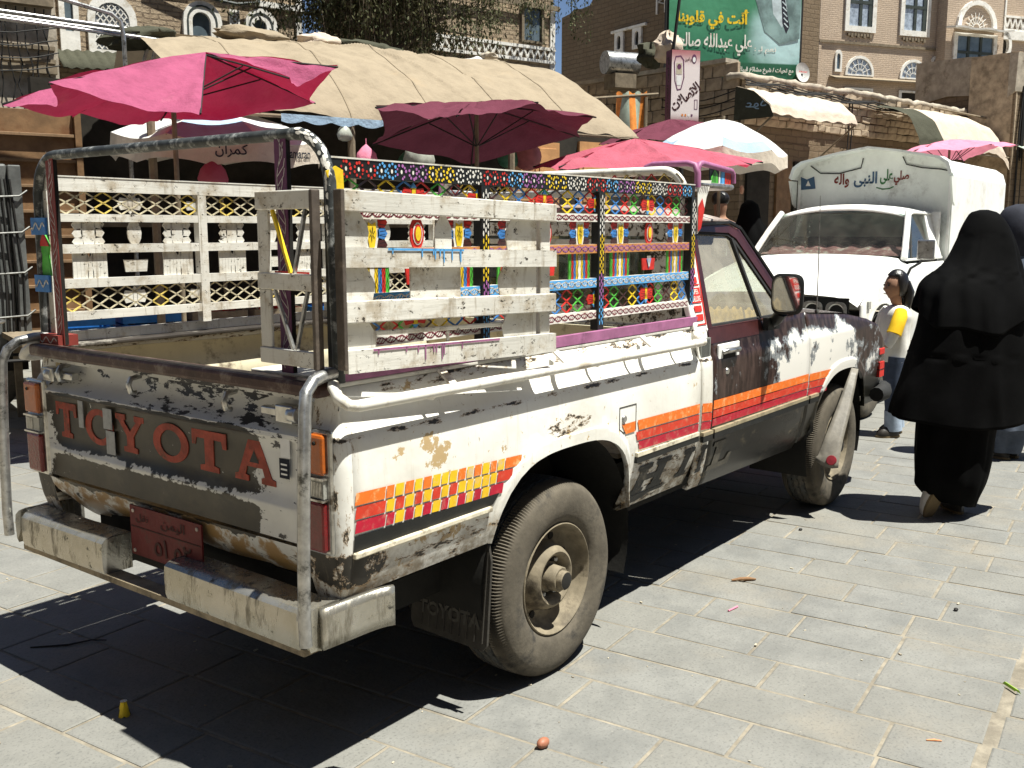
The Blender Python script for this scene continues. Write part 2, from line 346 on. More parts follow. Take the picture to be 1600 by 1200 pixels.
# ------------------------------------------------------------------ mesh builder
class MB:
    def __init__(s): s.V = []; s.F = []; s.I = []
    def add(s, vs, fs, m=0):
        o = len(s.V); s.V += [tuple(v) for v in vs]
        for f in fs: s.F.append(tuple(i + o for i in f)); s.I.append(m)
        return s
    def box(s, x0, x1, y0, y1, z0, z1, m=0, T=None):
        vs = [Vector(p) for p in ((x0, y0, z0), (x1, y0, z0), (x1, y1, z0), (x0, y1, z0), (x0, y0, z1), (x1, y0, z1), (x1, y1, z1), (x0, y1, z1))]
        if T is not None: vs = [T @ v for v in vs]
        return s.add(vs, [(0, 3, 2, 1), (4, 5, 6, 7), (0, 1, 5, 4), (1, 2, 6, 5), (2, 3, 7, 6), (3, 0, 4, 7)], m)
    def beam(s, a, b, w, h, m=0, up=(0, 0, 1)):
        a = Vector(a); b = Vector(b); d = (b - a)
        if d.length < 1e-6: return s
        L = d.length; d.normalize(); u = Vector(up)
        sd = d.cross(u)
        if sd.length < 1e-4: sd = d.cross(Vector((1, 0, 0)))
        sd.normalize(); u = sd.cross(d)
        vs = []
        for p in (a, b):
            for (i, j) in ((-1, -1), (1, -1), (1, 1), (-1, 1)): vs.append(p + sd * (i * w / 2) + u * (j * h / 2))
        return s.add(vs, [(0, 1, 2, 3), (7, 6, 5, 4), (0, 4, 5, 1), (1, 5, 6, 2), (2, 6, 7, 3), (3, 7, 4, 0)], m)
    def tube(s, pts, r, n=8, m=0, caps=True):
        P = [Vector(p) for p in pts]; k = len(P)
        rs = r if isinstance(r, (list, tuple)) else [r] * k
        t0 = (P[1] - P[0]).normalized()
        nn = t0.cross(Vector((0, 0, 1)))
        if nn.length < 1e-3: nn = t0.cross(Vector((1, 0, 0)))
        nn.normalize(); vs = []
        for i in range(k):
            t = (P[min(i + 1, k - 1)] - P[max(i - 1, 0)]).normalized()
            nn = (nn - t * nn.dot(t))
            if nn.length < 1e-5: nn = t.orthogonal()
            nn.normalize(); bb = t.cross(nn)
            for j in range(n):
                a = 2 * PI * j / n
                vs.append(P[i] + (nn * math.cos(a) + bb * math.sin(a)) * rs[i])
        fs = []
        for i in range(k - 1):
            for j in range(n):
                fs.append((i * n + j, i * n + (j + 1) % n, (i + 1) * n + (j + 1) % n, (i + 1) * n + j))
        if caps: fs.append(tuple(reversed(range(n)))); fs.append(tuple((k - 1) * n + j for j in range(n)))
        return s.add(vs, fs, m)
    def prism(s, poly, fn, depth, m=0, m_side=None):
        # poly: 2-D outline; fn(u, v) -> point; depth: vector added for the back
        f = [Vector(fn(u, v)) for u, v in poly]; d = Vector(depth); n = len(f)
        s.add(f + [p + d for p in f], [tuple(range(n)), tuple(reversed(range(n, 2 * n)))], m)
        o = len(s.V) - 2 * n
        for i in range(n):
            s.F.append((o + i, o + n + i, o + n + (i + 1) % n, o + (i + 1) % n)); s.I.append(m if m_side is None else m_side)
        return s
    def ring(s, outer, inner, fn, depth, m=0):
        n = len(outer); d = Vector(depth)
        O = [Vector(fn(*p)) for p in outer]; I = [Vector(fn(*p)) for p in inner]
        o = len(s.V); s.V += [tuple(v) for v in O + I + [p + d for p in O] + [p + d for p in I]]
        for i in range(n):
            j = (i + 1) % n
            for q in ((i, j, n + j, n + i), (2 * n + i, 3 * n + i, 3 * n + j, 2 * n + j), (i, 2 * n + i, 2 * n + j, j), (n + i, n + j, 3 * n + j, 3 * n + i)):
                s.F.append(tuple(o + k for k in q)); s.I.append(m)
        return s
    def grid(s, fn, nu, nv, m=0, wrap=False, mf=None):
        vs = [fn(i / (nu if wrap else nu - 1), j / (nv - 1)) for i in range(nu) for j in range(nv)]
        o = len(s.V); s.V += [tuple(v) for v in vs]
        for i in range(nu if wrap else nu - 1):
            for j in range(nv - 1):
                a = i * nv + j; b = ((i + 1) % nu) * nv + j
                s.F.append((o + a, o + b, o + b + 1, o + a + 1)); s.I.append(mf(i, j) if mf else m)
        return s
    def revolve(s, prof, o, ax, n=32, m=0, mf=None):
        ax = Vector(ax).normalized(); u = ax.orthogonal().normalized(); v = ax.cross(u); o = Vector(o)
        def fn(a, t):
            r, h = prof[round(t * (len(prof) - 1))]
            th = 2 * PI * a
            return o + ax * h + (u * math.cos(th) + v * math.sin(th)) * r
        return s.grid(fn, n, len(prof), m, True, mf)
    def ribbon(s, pts, w, fn, m=0):
        # flat painted line: pts 2-D, mapped by fn
        for (a, b) in zip(pts[:-1], pts[1:]):
            d = Vector((b[0] - a[0], b[1] - a[1]));
            if d.length < 1e-6: continue
            d.normalize(); p = Vector((-d.y, d.x)) * (w / 2); e = d * (w * .3)
            q = [(a[0] - e.x + p.x, a[1] - e.y + p.y), (a[0] - e.x - p.x, a[1] - e.y - p.y), (b[0] + e.x - p.x, b[1] + e.y - p.y), (b[0] + e.x + p.x, b[1] + e.y + p.y)]
            s.add([fn(*k) for k in q], [(0, 1, 2, 3)], m)
        return s
    def fan(s, poly, fn, m=0):
        return s.add([fn(*p) for p in poly], [tuple(range(len(poly)))], m)
    def sphere(s, c, r, m=0, nu=10, nv=7, sc=(1, 1, 1)):
        c = Vector(c)
        def fn(a, t):
            th = 2 * PI * a; ph = PI * (t - .5) * .998
            return c + Vector((math.cos(th) * math.cos(ph) * r * sc[0], math.sin(th) * math.cos(ph) * r * sc[1], math.sin(ph) * r * sc[2]))
        return s.grid(fn, nu, nv, m, True)
    def mesh(s, name, mats, smooth=None):
        me = bpy.data.meshes.new(name)
        me.from_pydata(s.V, [], s.F)
        for m in (mats if isinstance(mats, (list, tuple)) else [mats]):
            me.materials.append(MT[m] if isinstance(m, str) else m)
        me.polygons.foreach_set('material_index', s.I)
        if smooth is not None:
            me.polygons.foreach_set('use_smooth', [True] * len(s.F))
            me.set_sharp_from_angle(angle=R_(smooth))
        me.update()
        return me
    def build(s, name, mats, parent=None, smooth=None, bevel=None, loc=None):
        return link(name, s.mesh(name, mats, smooth), parent, bevel, loc)
def link(name, me, parent=None, bevel=None, loc=None):
    o = bpy.data.objects.new(name, me)
    C.objects.link(o)
    if parent is not None: o.parent = parent
    if loc is not None: o.location = loc
    if bevel:
        b = o.modifiers.new('bevel', 'BEVEL'); b.width = bevel; b.segments = 2; b.limit_method = 'ANGLE'
    return o
def tag(o, label=None, cat=None, group=None, kind=None):
    if label: o['label'] = label
    if cat: o['category'] = cat
    if group: o['group'] = group
    if kind: o['kind'] = kind
    return o
def thing(name, label, cat, loc=(0, 0, 0), yawdeg=0, group=None):
    o = bpy.data.objects.new(name, None); C.objects.link(o)
    o.location = loc; o.rotation_euler = (0, 0, R_(yawdeg)); o.empty_display_size = .2
    return tag(o, label, cat, group)
def copy_tree(o, parent=None):
    c = o.copy(); C.objects.link(c)
    if parent is not None: c.parent = parent
    for ch in list(o.children): copy_tree(ch, c)
    return c

# ------------------------------------------------------------------ lettering (flat print and raised letters)
AF = {}
for _c in range(0xFE70, 0xFEFD):
    _d = unicodedata.decomposition(chr(_c)).split()
    if _d and _d[0] in ('<isolated>', '<final>', '<initial>', '<medial>'):
        AF.setdefault(''.join(chr(int(k, 16)) for k in _d[1:]), {})[_d[0][1:-1]] = chr(_c)
def arabic(s):
    out = []; n = len(s); i = 0; prev = False
    while i < n:
        ch = s[i]
        if ch == 'ل' and i + 1 < n and s[i:i + 2] in AF: ch = s[i:i + 2]; i += 1
        f = AF.get(ch)
        if ch == 'ـ': out.append(ch); prev = True; i += 1; continue
        if not f: out.append(ch); prev = False; i += 1; continue
        nx = s[i + 1] if i + 1 < n else ''
        nxj = nx == 'ـ' or (nx in AF and 'final' in AF[nx])
        cn = 'initial' in f
        if prev and cn and nxj: out.append(f['medial']); prev = True
        elif prev: out.append(f.get('final', f['isolated'])); prev = False
        elif cn and nxj: out.append(f['initial']); prev = True
        else: out.append(f['isolated']); prev = False
        i += 1
    return ''.join(reversed(out))
def text2d(s, bold=0.0, rtl=False):
    c = bpy.data.curves.new('lettering', 'FONT')
    c.body = arabic(s) if rtl else s
    c.offset = bold; c.resolution_u = 2
    o = bpy.data.objects.new('lettering', c); C.objects.link(o)
    dg = bpy.context.evaluated_depsgraph_get()
    me = bpy.data.meshes.new_from_object(o.evaluated_get(dg))
    vs = [(v.co.x, v.co.y) for v in me.vertices]; fs = [tuple(p.vertices) for p in me.polygons]
    bpy.data.objects.remove(o); bpy.data.curves.remove(c); bpy.data.meshes.remove(me)
    return vs, fs
def put_text(mb, s, box, fn, m=0, bold=0.0, rtl=False, shear=0.0):
    """lettering filling box (u0, u1, v0, v1), mapped by fn(u, v)"""
    vs, fs = text2d(s, bold, rtl)
    if not vs: return
    vs = [(x + shear * y, y) for x, y in vs]
    x0 = min(v[0] for v in vs); x1 = max(v[0] for v in vs); y0 = min(v[1] for v in vs); y1 = max(v[1] for v in vs)
    u0, u1, v0, v1 = box
    mb.add([fn(u0 + (x - x0) / (x1 - x0) * (u1 - u0), v0 + (y - y0) / (y1 - y0) * (v1 - v0)) for x, y in vs], fs, m)
# ------------------------------------------------------------------ ground and paving
g = MB(); g.add([(-300, -300, -.035), (300, -300, -.035), (300, 300, -.035), (-300, 300, -.035)], [(0, 1, 2, 3)])
MT['earth'] = M('dusty ground', (.27, .235, .18), .95, 0, .25, 1.5, .5, 15)
tag(g.build('ground', 'earth'), kind='structure')
pv = MB(); pv.add([(-6, -6, -.0035), (22, -6, -.0035), (22, 16, -.0035), (-6, 16, -.0035)], [(0, 1, 2, 3)])
pave = tag(pv.build('pavement', 'joint'), kind='structure')
E1 = Vector((math.cos(R_(-85)), math.sin(R_(-85)), 0)); E2 = Vector((math.cos(R_(4)), math.sin(R_(4)), 0))
fh = Vector((fw.x, fw.y, 0)).normalized(); rh = Vector((fh.y, -fh.x, 0))
def in_view(p, mrg=.35):
    d = p - Vector(camo.location); dd = d.dot(fh)
    return dd > 1.55 and abs(d.dot(rh)) < dd * .53 + mrg, dd
def slab_geo(mb, L, W, z=0, T=None):
    l, w, e = L / 2, W / 2, .006
    vs = [Vector(p) for p in ((-l + e, -w + e, 0), (l - e, -w + e, 0), (l - e, w - e, 0), (-l + e, w - e, 0), (-l, -w, -.0025), (l, -w, -.0025), (l, w, -.0025), (-l, w, -.0025), (-l, -w, -.03), (l, -w, -.03), (l, w, -.03), (-l, w, -.03))]
    if T: vs = [T @ v for v in vs]
    mb.add(vs, [(0, 1, 2, 3), (4, 5, 1, 0), (5, 6, 2, 1), (6, 7, 3, 2), (7, 4, 0, 3), (8, 9, 5, 4), (9, 10, 6, 5), (10, 11, 7, 6), (11, 8, 4, 7)])
LENS = (.34, .40, .46, .52, .60)
SLAB = {}
for L in LENS:
    k = MB(); slab_geo(k, L - .012, .243); SLAB[L] = k.mesh('paving_stone', 'slab')
rg = random.Random(3)
cells = []
for i in range(-12, 62):
    o = E2 * (i * .255) + Vector((-1.2, 0, 0))
    # where this row meets the long seam
    ts = (-2.20 + .045 * (o.x - .2) - o.y) / (E1.y - .045 * E1.x)
    for sgn in (-1, 1):
        t = ts + sgn * .015; first = True
        while abs(t) < 16:
            L = rg.choice(LENS)
            if first: L = rg.choice(LENS) * rg.uniform(.6, 1.0); first = False
            p = o + E1 * (t + sgn * L / 2); t += sgn * L
            ok, dd = in_view(p)
            if ok and dd < 15: cells.append((dd, p, L, i))
cells.sort(key=lambda c: c[0])
far = MB()
for n, (dd, p, L, i) in enumerate(cells):
    yawz = math.atan2(E1.y, E1.x) + rg.uniform(-.006, .006)
    dz = rg.uniform(-.0015, .0018)
    if n < 296:
        me = SLAB.get(L)
        if me is None:
            k = MB(); slab_geo(k, L - .012, .243); me = k.mesh('paving_stone', 'slab')
        o = link('paving_stone', me, pave, None, (p.x, p.y, dz))
        o.rotation_euler = (rg.uniform(-.004, .004), rg.uniform(-.003, .003), yawz)
    else:
        slab_geo(far, L - .012, .243, 0, Matrix.Translation((p.x, p.y, dz)) @ Matrix.Rotation(yawz, 4, 'Z'))
tag(far.build('distant_paving', 'slab', pave), kind='stuff')

# ------------------------------------------------------------------ the decorated pickup truck (x forward, y left, z up)
truck = thing('pickup_truck', 'old white pickup truck with peeling paint and a brightly painted rack over its bed', 'pickup truck')
def lerp_tab(tab, z):
    if z >= tab[0][0]: return tab[0][1]
    for (z0, w0), (z1, w1) in zip(tab[:-1], tab[1:]):
        if z >= z1: return w1 + (w0 - w1) * (z - z1) / (z0 - z1)
    return tab[-1][1]
BEDT = [(1.19, .785), (1.155, .788), (1.10, .800), (1.072, .818), (1.055, .832), (1.035, .837), (.95, .841), (.85, .841), (.78, .838), (.74, .834), (.735, .831), (.70, .829), (.65, .821), (.60, .806), (.55, .785), (.50, .76)]
CABT = [(1.19, .800), (1.12, .815), (1.072, .826), (1.05, .838), (.95, .843), (.85, .843), (.78, .840), (.735, .835), (.70, .831), (.60, .818), (.50, .795), (.42, .755)]
wb = lambda z: lerp_tab(BEDT, z)
wc = lambda z: lerp_tab(CABT, z)
def arch(x, xc, a, zc, h, n=3.0):
    q = abs(x - xc) / a
    return zc + h * (1 - q ** n) ** (1 / n) if q < 1 else 0
RA = lambda x: arch(x, .035, .445, .42, .437)
FA = lambda x: arch(x, 2.855, .43, .42, .405, 2.6)
def side_sheet(xs, ztop, zbot, archf, w, sgn, rows_hi, low_n=16, split=.90, lip=.022, flare=.007):
    """outer skin as columns; returns grid fn data"""
    mb = MB(); cols = []
    for x in xs:
        za = archf(x) if archf else 0
        zb = max(zbot(x), za); col = []
        zt = ztop(x)
        for k in rows_hi:
            z = split + (zt - split) * k
            col.append((x, sgn * w(z), z))
        for j in range(1, low_n + 1):
            t = j / low_n; z = split + (zb - split) * t
            y = w(z)
            if za > zbot(x) - .03:
                y = max(y, w(.62)) if za > .5 else y
                y += flare * (1 if z - zb < .05 else max(0, 1 - (z - zb - .05) / .012))
            col.append((x, sgn * y, z))
        y = abs(col[-1][1])
        col.append((x, sgn * (y - lip), zb + .006))
        cols.append(col)
    nv = len(cols[0]); nu = len(cols)
    mb.V = [p for c in cols for p in c]
    for i in range(nu - 1):
        for j in range(nv - 1):
            a = i * nv + j; b = a + nv
            f = (a, b, b + 1, a + 1) if sgn > 0 else (a, a + 1, b + 1, b)
            mb.F.append(f); mb.I.append(0)
    return mb
HI = [1.0, .88, .76, .66, .60, .55, .50, .42, .28, .14, 0]
def xs_range(a, b, n, extra=()):
    return sorted(set([a + (b - a) * i / n for i in range(n + 1)] + list(extra)))
ax = [.035 + .445 * s for s in (-1, -.995, -.98, -.95, -.9, -.82, -.7, -.5, -.3, -.1, .1, .3, .5, .7, .82, .9, .95, .98, .995, 1)]
bedbot = lambda x: (.655 + .02 * (x + 1)) if x < -.3 else .52
for sgn, nm in ((-1, 'bed_side'), (1, 'bed_side')):
    mb = side_sheet(xs_range(-1.03, 1.028, 41, ax), lambda x: 1.19, lambda x: .60 if x < .035 else .50, RA, wb, sgn, HI)
    bs_ = mb.build(nm, 'body', truck, 40)
    sd = bs_.modifiers.new('thickness', 'SOLIDIFY'); sd.thickness = .02; sd.offset = -1 if sgn < 0 else -1
# rear corners and rolled-under rear valance, swept round the back
def corner(sgn, nm):
    mb = MB()
    zs = [1.165, 1.13, 1.10, 1.072, 1.055, 1.035, .95, .85, .78, .74, .70, .65, .61, .575, .55]
    def fn(u, v):
        z = zs[round(v * (len(zs) - 1))]
        inset = .841 - wb(z)
        if u < .5:
            a = R_(90 * u / .5); px = -1.03 - .05 * math.sin(a); py = .791 + .05 * math.cos(a); nx, ny = -math.sin(a), math.cos(a)
        else:
            px = -1.08; py = .791 - .096 * (u - .5) / .5; nx, ny = -1, 0
        return (px - nx * inset, sgn * (py - ny * inset), z)
    mb.grid(fn, 17, len(zs))
    return mb.build(nm, 'body', truck, 50)
corner(-1, 'rear_corner'); corner(1, 'rear_corner')
VT = [(.732, 0), (.715, .004), (.69, .012), (.665, .03), (.64, .055), (.615, .085), (.59, .12), (.57, .155)]
vm = MB()
def vfn(u, v):
    z, ins = VT[round(v * 7)]
    y = .694 - 1.388 * u
    q = abs(y)
    zz = z + .012 * math.sin(9 * y) * (v) + (.03 * v if q > .62 else 0)
    return (-1.079 + ins * (1 + .12 * math.sin(5 * y + 1)), y, zz)
vm.grid(vfn, 33, 8)
vm.build('rear_valance', 'tailgate', truck, 40)
# tailgate: pressed panel with inset top, ledge and crease
TG = [(1.168, -1.052), (1.150, -1.052), (1.142, -1.018), (1.10, -1.022), (1.082, -1.034), (1.062, -1.066), (1.052, -1.082), (1.040, -1.084), (1.030, -1.074), (.99, -1.072), (.90, -1.072), (.862, -1.073), (.846, -1.086), (.836, -1.088), (.82, -1.080), (.77, -1.076), (.742, -1.078), (.736, -1.05)]
tgm = MB()
def tgfn(u, v):
    z, x = TG[round(v * (len(TG) - 1))]
    y = .688 - 1.376 * u
    e = min(1, (0.688 - abs(y)) / .035)
    if .74 < z < 1.05: x = x * e + (-1.080) * (1 - e)
    return (x + .0015 * math.sin(23 * y) * math.sin(17 * z), y, z)
tgm.grid(tgfn, 41, len(TG))
tgate = tgm.build('tailgate', 'tailgate', truck, 45)
# raised letters
L_ = {}
L_['T'] = [[(-.5, .5), (-.5, .12), (-.40, .12), (-.36, .30), (-.13, .30), (-.13, -.34), (-.27, -.37), (-.27, -.5), (.27, -.5), (.27, -.37), (.13, -.34), (.13, .30), (.36, .30), (.40, .12), (.5, .12), (.5, .5)]]
L_['Y'] = [[(-.5, .5), (-.5, .36), (-.40, .33), (-.12, -.06), (-.12, -.34), (-.24, -.37), (-.24, -.5), (.24, -.5), (.24, -.37), (.12, -.34), (.12, -.06), (.40, .33), (.5, .36), (.5, .5), (.16, .5), (.16, .36), (.22, .33), (0, .06), (-.22, .33), (-.16, .36), (-.16, .5)]]
L_['A'] = [[(-.14, .5), (-.41, -.34), (-.5, -.37), (-.5, -.5), (-.16, -.5), (-.16, -.37), (-.24, -.34), (-.19, -.14), (.19, -.14), (.24, -.34), (.16, -.37), (.16, -.5), (.5, -.5), (.5, -.37), (.41, -.34), (.14, .5)]]
def tg_map(y, z): return (-1.0735, y, z)
def letter(ch, yc, w, zc, h):
    mb = MB()
    if ch == 'O':
        n = 28
        o = [(yc - w / 2 * math.cos(2 * PI * i / n), zc + h / 2 * math.sin(2 * PI * i / n)) for i in range(n)]
        k = [(yc - w * .30 * math.cos(2 * PI * i / n), zc + h * .335 * math.sin(2 * PI * i / n)) for i in range(n)]
        mb.ring(o, k, lambda a, b: (-1.0750, a, b), (.003, 0, 0))
    else:
        for poly in L_[ch]:
            q = [(yc - u * w, zc + v * h) for u, v in poly]
            mb.prism(q, lambda a, b: (-1.0750, a, b), (.003, 0, 0))
        if ch == 'A':
            q = [(yc - u * w, zc + v * h) for u, v in ((0, .26), (-.12, -.03), (.12, -.03))]
            mb.add([(-1.0758, a, b) for a, b in q], [(0, 1, 2)], 1)
    o = mb.build('raised_letter', ['letterred', 'black'], tgate)
    return o
MT['letterred'] = M('faded red letter paint', (.34, .06, .035), .6, 0, .35, 18, .3, 60, dirt=(.10, .05, .03), ds=17)
for ch, yc, w in (('T', .565, .135), ('O', .352, .175), ('Y', .165, .165), ('O', -.062, .19), ('T', -.262, .17), ('A', -.478, .185)):
    letter(ch, yc, w, .953, .125)
# strips of tape and stickers on the tailgate
for yc, w, z0, z1 in ((.455, .03, .94, 1.035), (.287, .052, .955, 1.025), (.275, .052, .87, .95)):
    tp = MB(); tp.box(-1.0815, -1.0795, yc - w / 2, yc + w / 2, z0, z1); tp.build('tape_strip', 'tape', tgate)
stk = MB(); stk.box(-1.082, -1.081, -.645, -.605, .985, 1.045, 0); stk.box(-1.082, -1.081, -.640, -.598, .925, .982, 1)
for k in range(3): stk.box(-1.0835, -1.0825, -.632, -.606, .935 + k * .014, .940 + k * .014, 0)
stk.build('sticker', ['plasticwhite', 'navy'], tgate)
# cargo hooks and latch handles
for yc in (.585, .14, -.36):
    hk = MB()
    hk.tube([(-1.04, yc, 1.145), (-1.075, yc, 1.14), (-1.085, yc, 1.12), (-1.078, yc, 1.095), (-1.06, yc, 1.092)], .009, 6)
    hk.build('rope_hook', 'chrome', tgate, 50)
for sgn in (-1, 1):
    h = MB(); h.box(-1.075, -1.045, sgn * .585 - .07, sgn * .585 + .07, 1.098, 1.122); h.tube([(-1.07, sgn * .64, 1.11), (-1.07, sgn * .675, 1.11)], .024, 10)
    h.box(-1.085, -1.045, sgn * .64 - .02, sgn * .64 + .05, 1.085, 1.135)
    h.build('latch', 'chrome', tgate, 40, .004)
# top bar across the tailgate
tb = MB(); tb.box(-1.092, -1.035, -.775, .77, 1.168, 1.212)
MT['toprail'] = M('scraped brown rail', (.060, .030, .025), .4, .2, .35, 12, .2, 60, dirt=(.16, .13, .11), ds=12)
tb.build('tailgate_rail', 'toprail', truck, None, .012)
# flat shelf at the right rear of the bed floor rim, bed inside
fl = MB(); fl.box(-1.03, -.451, -.73, .73, .70, .72); fl.box(-.45, .53, -.45, .45, .70, .72); fl.box(.531, 1.0, -.73, .73, .70, .72)
fl.build('bed_floor', 'dust', truck)
MT['bedcream'] = M('cream bed paint', (.58, .53, .38), .55, 0, .12, 4, .15, 20, dirt=(.12, .09, .06), ds=6)
for sgn in (-1, 1):
    q = MB()
    def ifn(u, v, s=sgn):
        x = -1.0 + 2.0 * u; z = [1.165, 1.10, 1.06, 1.02, .96, .72 if not -.47 < x < .55 else .90][round(v * 5)]
        yy = [.765, .765, .735, .725, .73, .73][round(v * 5)]
        return (x, s * yy, z + .004 * math.sin(7 * x))
    q.grid(ifn, 40, 6); q.build('bed_inner_wall', 'bedcream', truck, 40)
fw_ = MB(); fw_.box(1.0, 1.02, -.765, .765, .72, 1.18); fw_.build('bed_front_wall', 'bedcream', truck)
MT['bedrimdark'] = M('blackened bed rim', (.045, .038, .032), .5, 0, .3, 8, .2, 30, dirt=(.62, .58, .50), ds=3.2)
MT['bedrim'] = M('scratched white bed rim', (.62, .60, .54), .5, 0, .15, 8, .2, 30, dirt=(.025, .025, .025), ds=4)
for sgn in (-1, 1):
    r = MB(); r.box(-1.03, 1.02, sgn * .738 - .048, sgn * .738 + .048, 1.191, 1.205); r.build('bed_rim', 'bedrim' if sgn < 0 else 'bedrimdark', truck, None, .004)
sh = MB(); sh.box(-1.03, -.87, -.775, -.42, 1.2065, 1.2165); sh.build('corner_plate', 'bedrim', truck, None, .003)

# tail lamps
for sgn in (-1, 1):
    hsg = MB(); hsg.box(-1.088, -1.070, sgn * .753 - .062, sgn * .753 + .062, .735, 1.085)
    tl = hsg.build('tail_lamp', 'chrome', truck, None, .008)
    a = MB(); a.box(-1.104, -1.086, sgn * .755 - .048, sgn * .755 + .050, .962, 1.074); a.build('amber_lens', 'lampamber', tl, None, .010)
    c_ = MB(); c_.box(-1.101, -1.086, sgn * .755 - .046, sgn * .755 + .049, .898, .948, 0)
    for k in range(7): c_.box(-1.1035, -1.1015, sgn * (.775) - .02 + k * .006, sgn * .775 - .017 + k * .006, .903, .943, 1)
    c_.build('reverse_lens', ['lampclear', 'chrome'], tl)
    rr = MB(); rr.box(-1.104, -1.086, sgn * .755 - .048, sgn * .755 + .050, .745, .888); rr.build('red_lens', 'lampred', tl, None, .010)
    trm = MB(); trm.box(-1.108, -1.0865, sgn * .755 - .05, sgn * .755 + .052, .950, .956); trm.box(-1.108, -1.0865, sgn * .755 - .05, sgn * .755 + .052, .890, .896)
    trm.build('lamp_trim', 'chrome', tl)
    sc_ = MB(); sc_.revolve([(.0005, .004), (.005, .004), (.006, 0)], (-1.104, sgn * .772, 1.05), (-1, 0, 0), 8); sc_.build('lamp_screw', 'dark', tl)

# side stripes and lettering on the skin
def skin(w, off=.0025, sgn=-1): return lambda x, z: (x, sgn * (w(z) + off), z)
def quad_decal(mb, p, q, r, s, fn, m, nx=6, nz=3):
    P, Q, R, S = [Vector(k) for k in (p, q, r, s)]   # bl br tr tl
    def f(u, v):
        a = P.lerp(Q, u).lerp(S.lerp(R, u), v); return fn(a.x, a.y)
    mb.grid(f, nx, nz, m)
sb = skin(wb, .003); scb = skin(wc, .003)
st = MB(); rs = random.Random(5)
for row in range(3):
    z0 = .872 - .0400 * row; h = .0345; x0 = -1.028; x1 = -.275 - .048 * row
    zl = lambda x, zz: zz - .026 * (x + 1.03) / .72
    def qd(a, b, m): quad_decal(st, (a, zl(a, z0)), (b, zl(b, z0)), (b + .006, zl(b, z0 + h)), (a + .006, zl(a, z0 + h)), sb, m, 3, 2)
    qd(x0, x0 + .115, (0, 1, 2)[row]); xx = x0 + .120; k = 0
    while xx < x1 - .09:
        wd_ = .030 + (.004 if k % 3 else 0)
        cm = (0 if (k + row) % 2 == 0 else 3) if row == 0 else ((3 if (k + row) % 2 else (1, 2)[row - 1]))
        if rs.random() < .14: cm = 3
        qd(xx, xx + wd_, cm); xx += wd_ + .0065; k += 1
    qd(xx, x1, (0, 1, 2)[row])
st.build('side_stripe', ['stripe_o', 'stripe_r', 'stripe_c', 'stripe_y'], truck); st = MB()
for row, (z1, z0) in enumerate(((.879, .838), (.832, .797), (.791, .756))):
    xa = (.40, .478, .50)[row]
    if row == 0: quad_decal(st, (xa, z0), (.47, z0), (.47, z1), (xa - .03, z1), sb, 0, 4, 2); xa = .487
    quad_decal(st, (xa + .012, z0), (1.018, z0 - .008), (1.018, z1 - .008), (xa, z1), sb, (0, 1, 2)[row], 6, 2)
st.build('side_stripe', ['stripe_o', 'stripe_r', 'stripe_c', 'stripe_y'], truck)
# lower moulding strip and its black band, bed and cab
ml = MB()
MT['trimwhite'] = M('cream trim and highlight strip', (.66, .60, .46), .4, 0, .25, 14, .2, 60, dirt=(.12, .09, .06), ds=16)
ml.box(-1.03, -.425, -.846, -.829, .718, .736, 0)
ml.build('side_moulding', 'trimwhite', truck, None, .004); ml = MB()
ml.box(.49, 1.018, -.846, -.829, .730, .746, 0); ml.box(.49, 1.018, -.843, -.829, .704, .7295, 1)  # pale upper strip paints in the moulding's bright highlight
ml.build('side_moulding', ['trimwhite', 'black'], truck)
bb = MB(); quad_decal(bb, (-1.03, .738), (-.415, .738), (-.385, .772), (-1.03, .784), sb, 0, 6, 3)
bb.build('black_band', 'black', truck)
# lettering low on the side
LT = M('black decal lettering', (.018, .018, .017), .6, 0, .4, 16, .1, 40, dirt=(.13, .115, .09), ds=14); MT['decal'] = LT; LT
lt = MB()
def slab_italic(mb, polys, x0, w, z0, h, fn, m=0):
    for P_ in polys:
        q = [(x0 + w * a + .30 * h * b, z0 + h * b) for a, b in P_]
        mb.fan(q, fn, m)
LH = [[(0, 0), (.42, 0), (.42, .16), (.32, .18), (.32, .42), (.62, .42), (.62, .18), (.55, .16), (.55, 0), (1, 0), (1, .16), (.88, .18), (.88, .82), (1, .84), (1, 1), (.55, 1), (.55, .84), (.62, .82), (.62, .60), (.32, .60), (.32, .82), (.42, .84), (.42, 1), (0, 1), (0, .84), (.08, .82), (.08, .18), (0, .16)]]
LI = [[(0, 0), (1, 0), (1, .16), (.78, .18), (.78, .82), (1, .84), (1, 1), (0, 1), (0, .84), (.22, .82), (.22, .18), (0, .16)]]
LL = [[(0, 0), (1, 0), (1, .42), (.86, .42), (.78, .20), (.46, .20), (.46, .82), (.6, .84), (.6, 1), (0, 1), (0, .84), (.16, .82), (.16, .18), (0, .16)]]
LB = lambda a, b: (a, -(wb(b) + .004), b)
slab_italic(lt, LH, .50, .27, .555, .125, LB)
slab_italic(lt, LI, .885, .10, .555, .125, LB)
for q in ([(.46, .535), (.80, .535), (.83, .552), (.47, .552)], [(.50, .540), (.43, .515), (.60, .515), (.70, .533)]): lt.fan([k for k in q], LB)
lt.build('side_lettering', 'decal', truck)
# fuel flap
ff = MB()
fo = [(.352, .948), (.352, .862), (.385, .842), (.478, .842), (.478, .948)]
fi = [(.3555, .9445), (.3555, .8635), (.3865, .8455), (.4745, .8455), (.4745, .9445)]
ff.ring(fo, fi, lambda x, z: (x, -(wb(z) + .0016), z), (0, .001, 0), 1)
fuel = ff.build('fuel_flap', ['body', 'black'], truck)
kk = MB(); kk.revolve([(.0005, .008), (.012, .008), (.015, 0)], (.385, -(wb(.9)), .9), (0, -1, 0), 12); kk.build('fuel_lock', 'steel', fuel, 40)

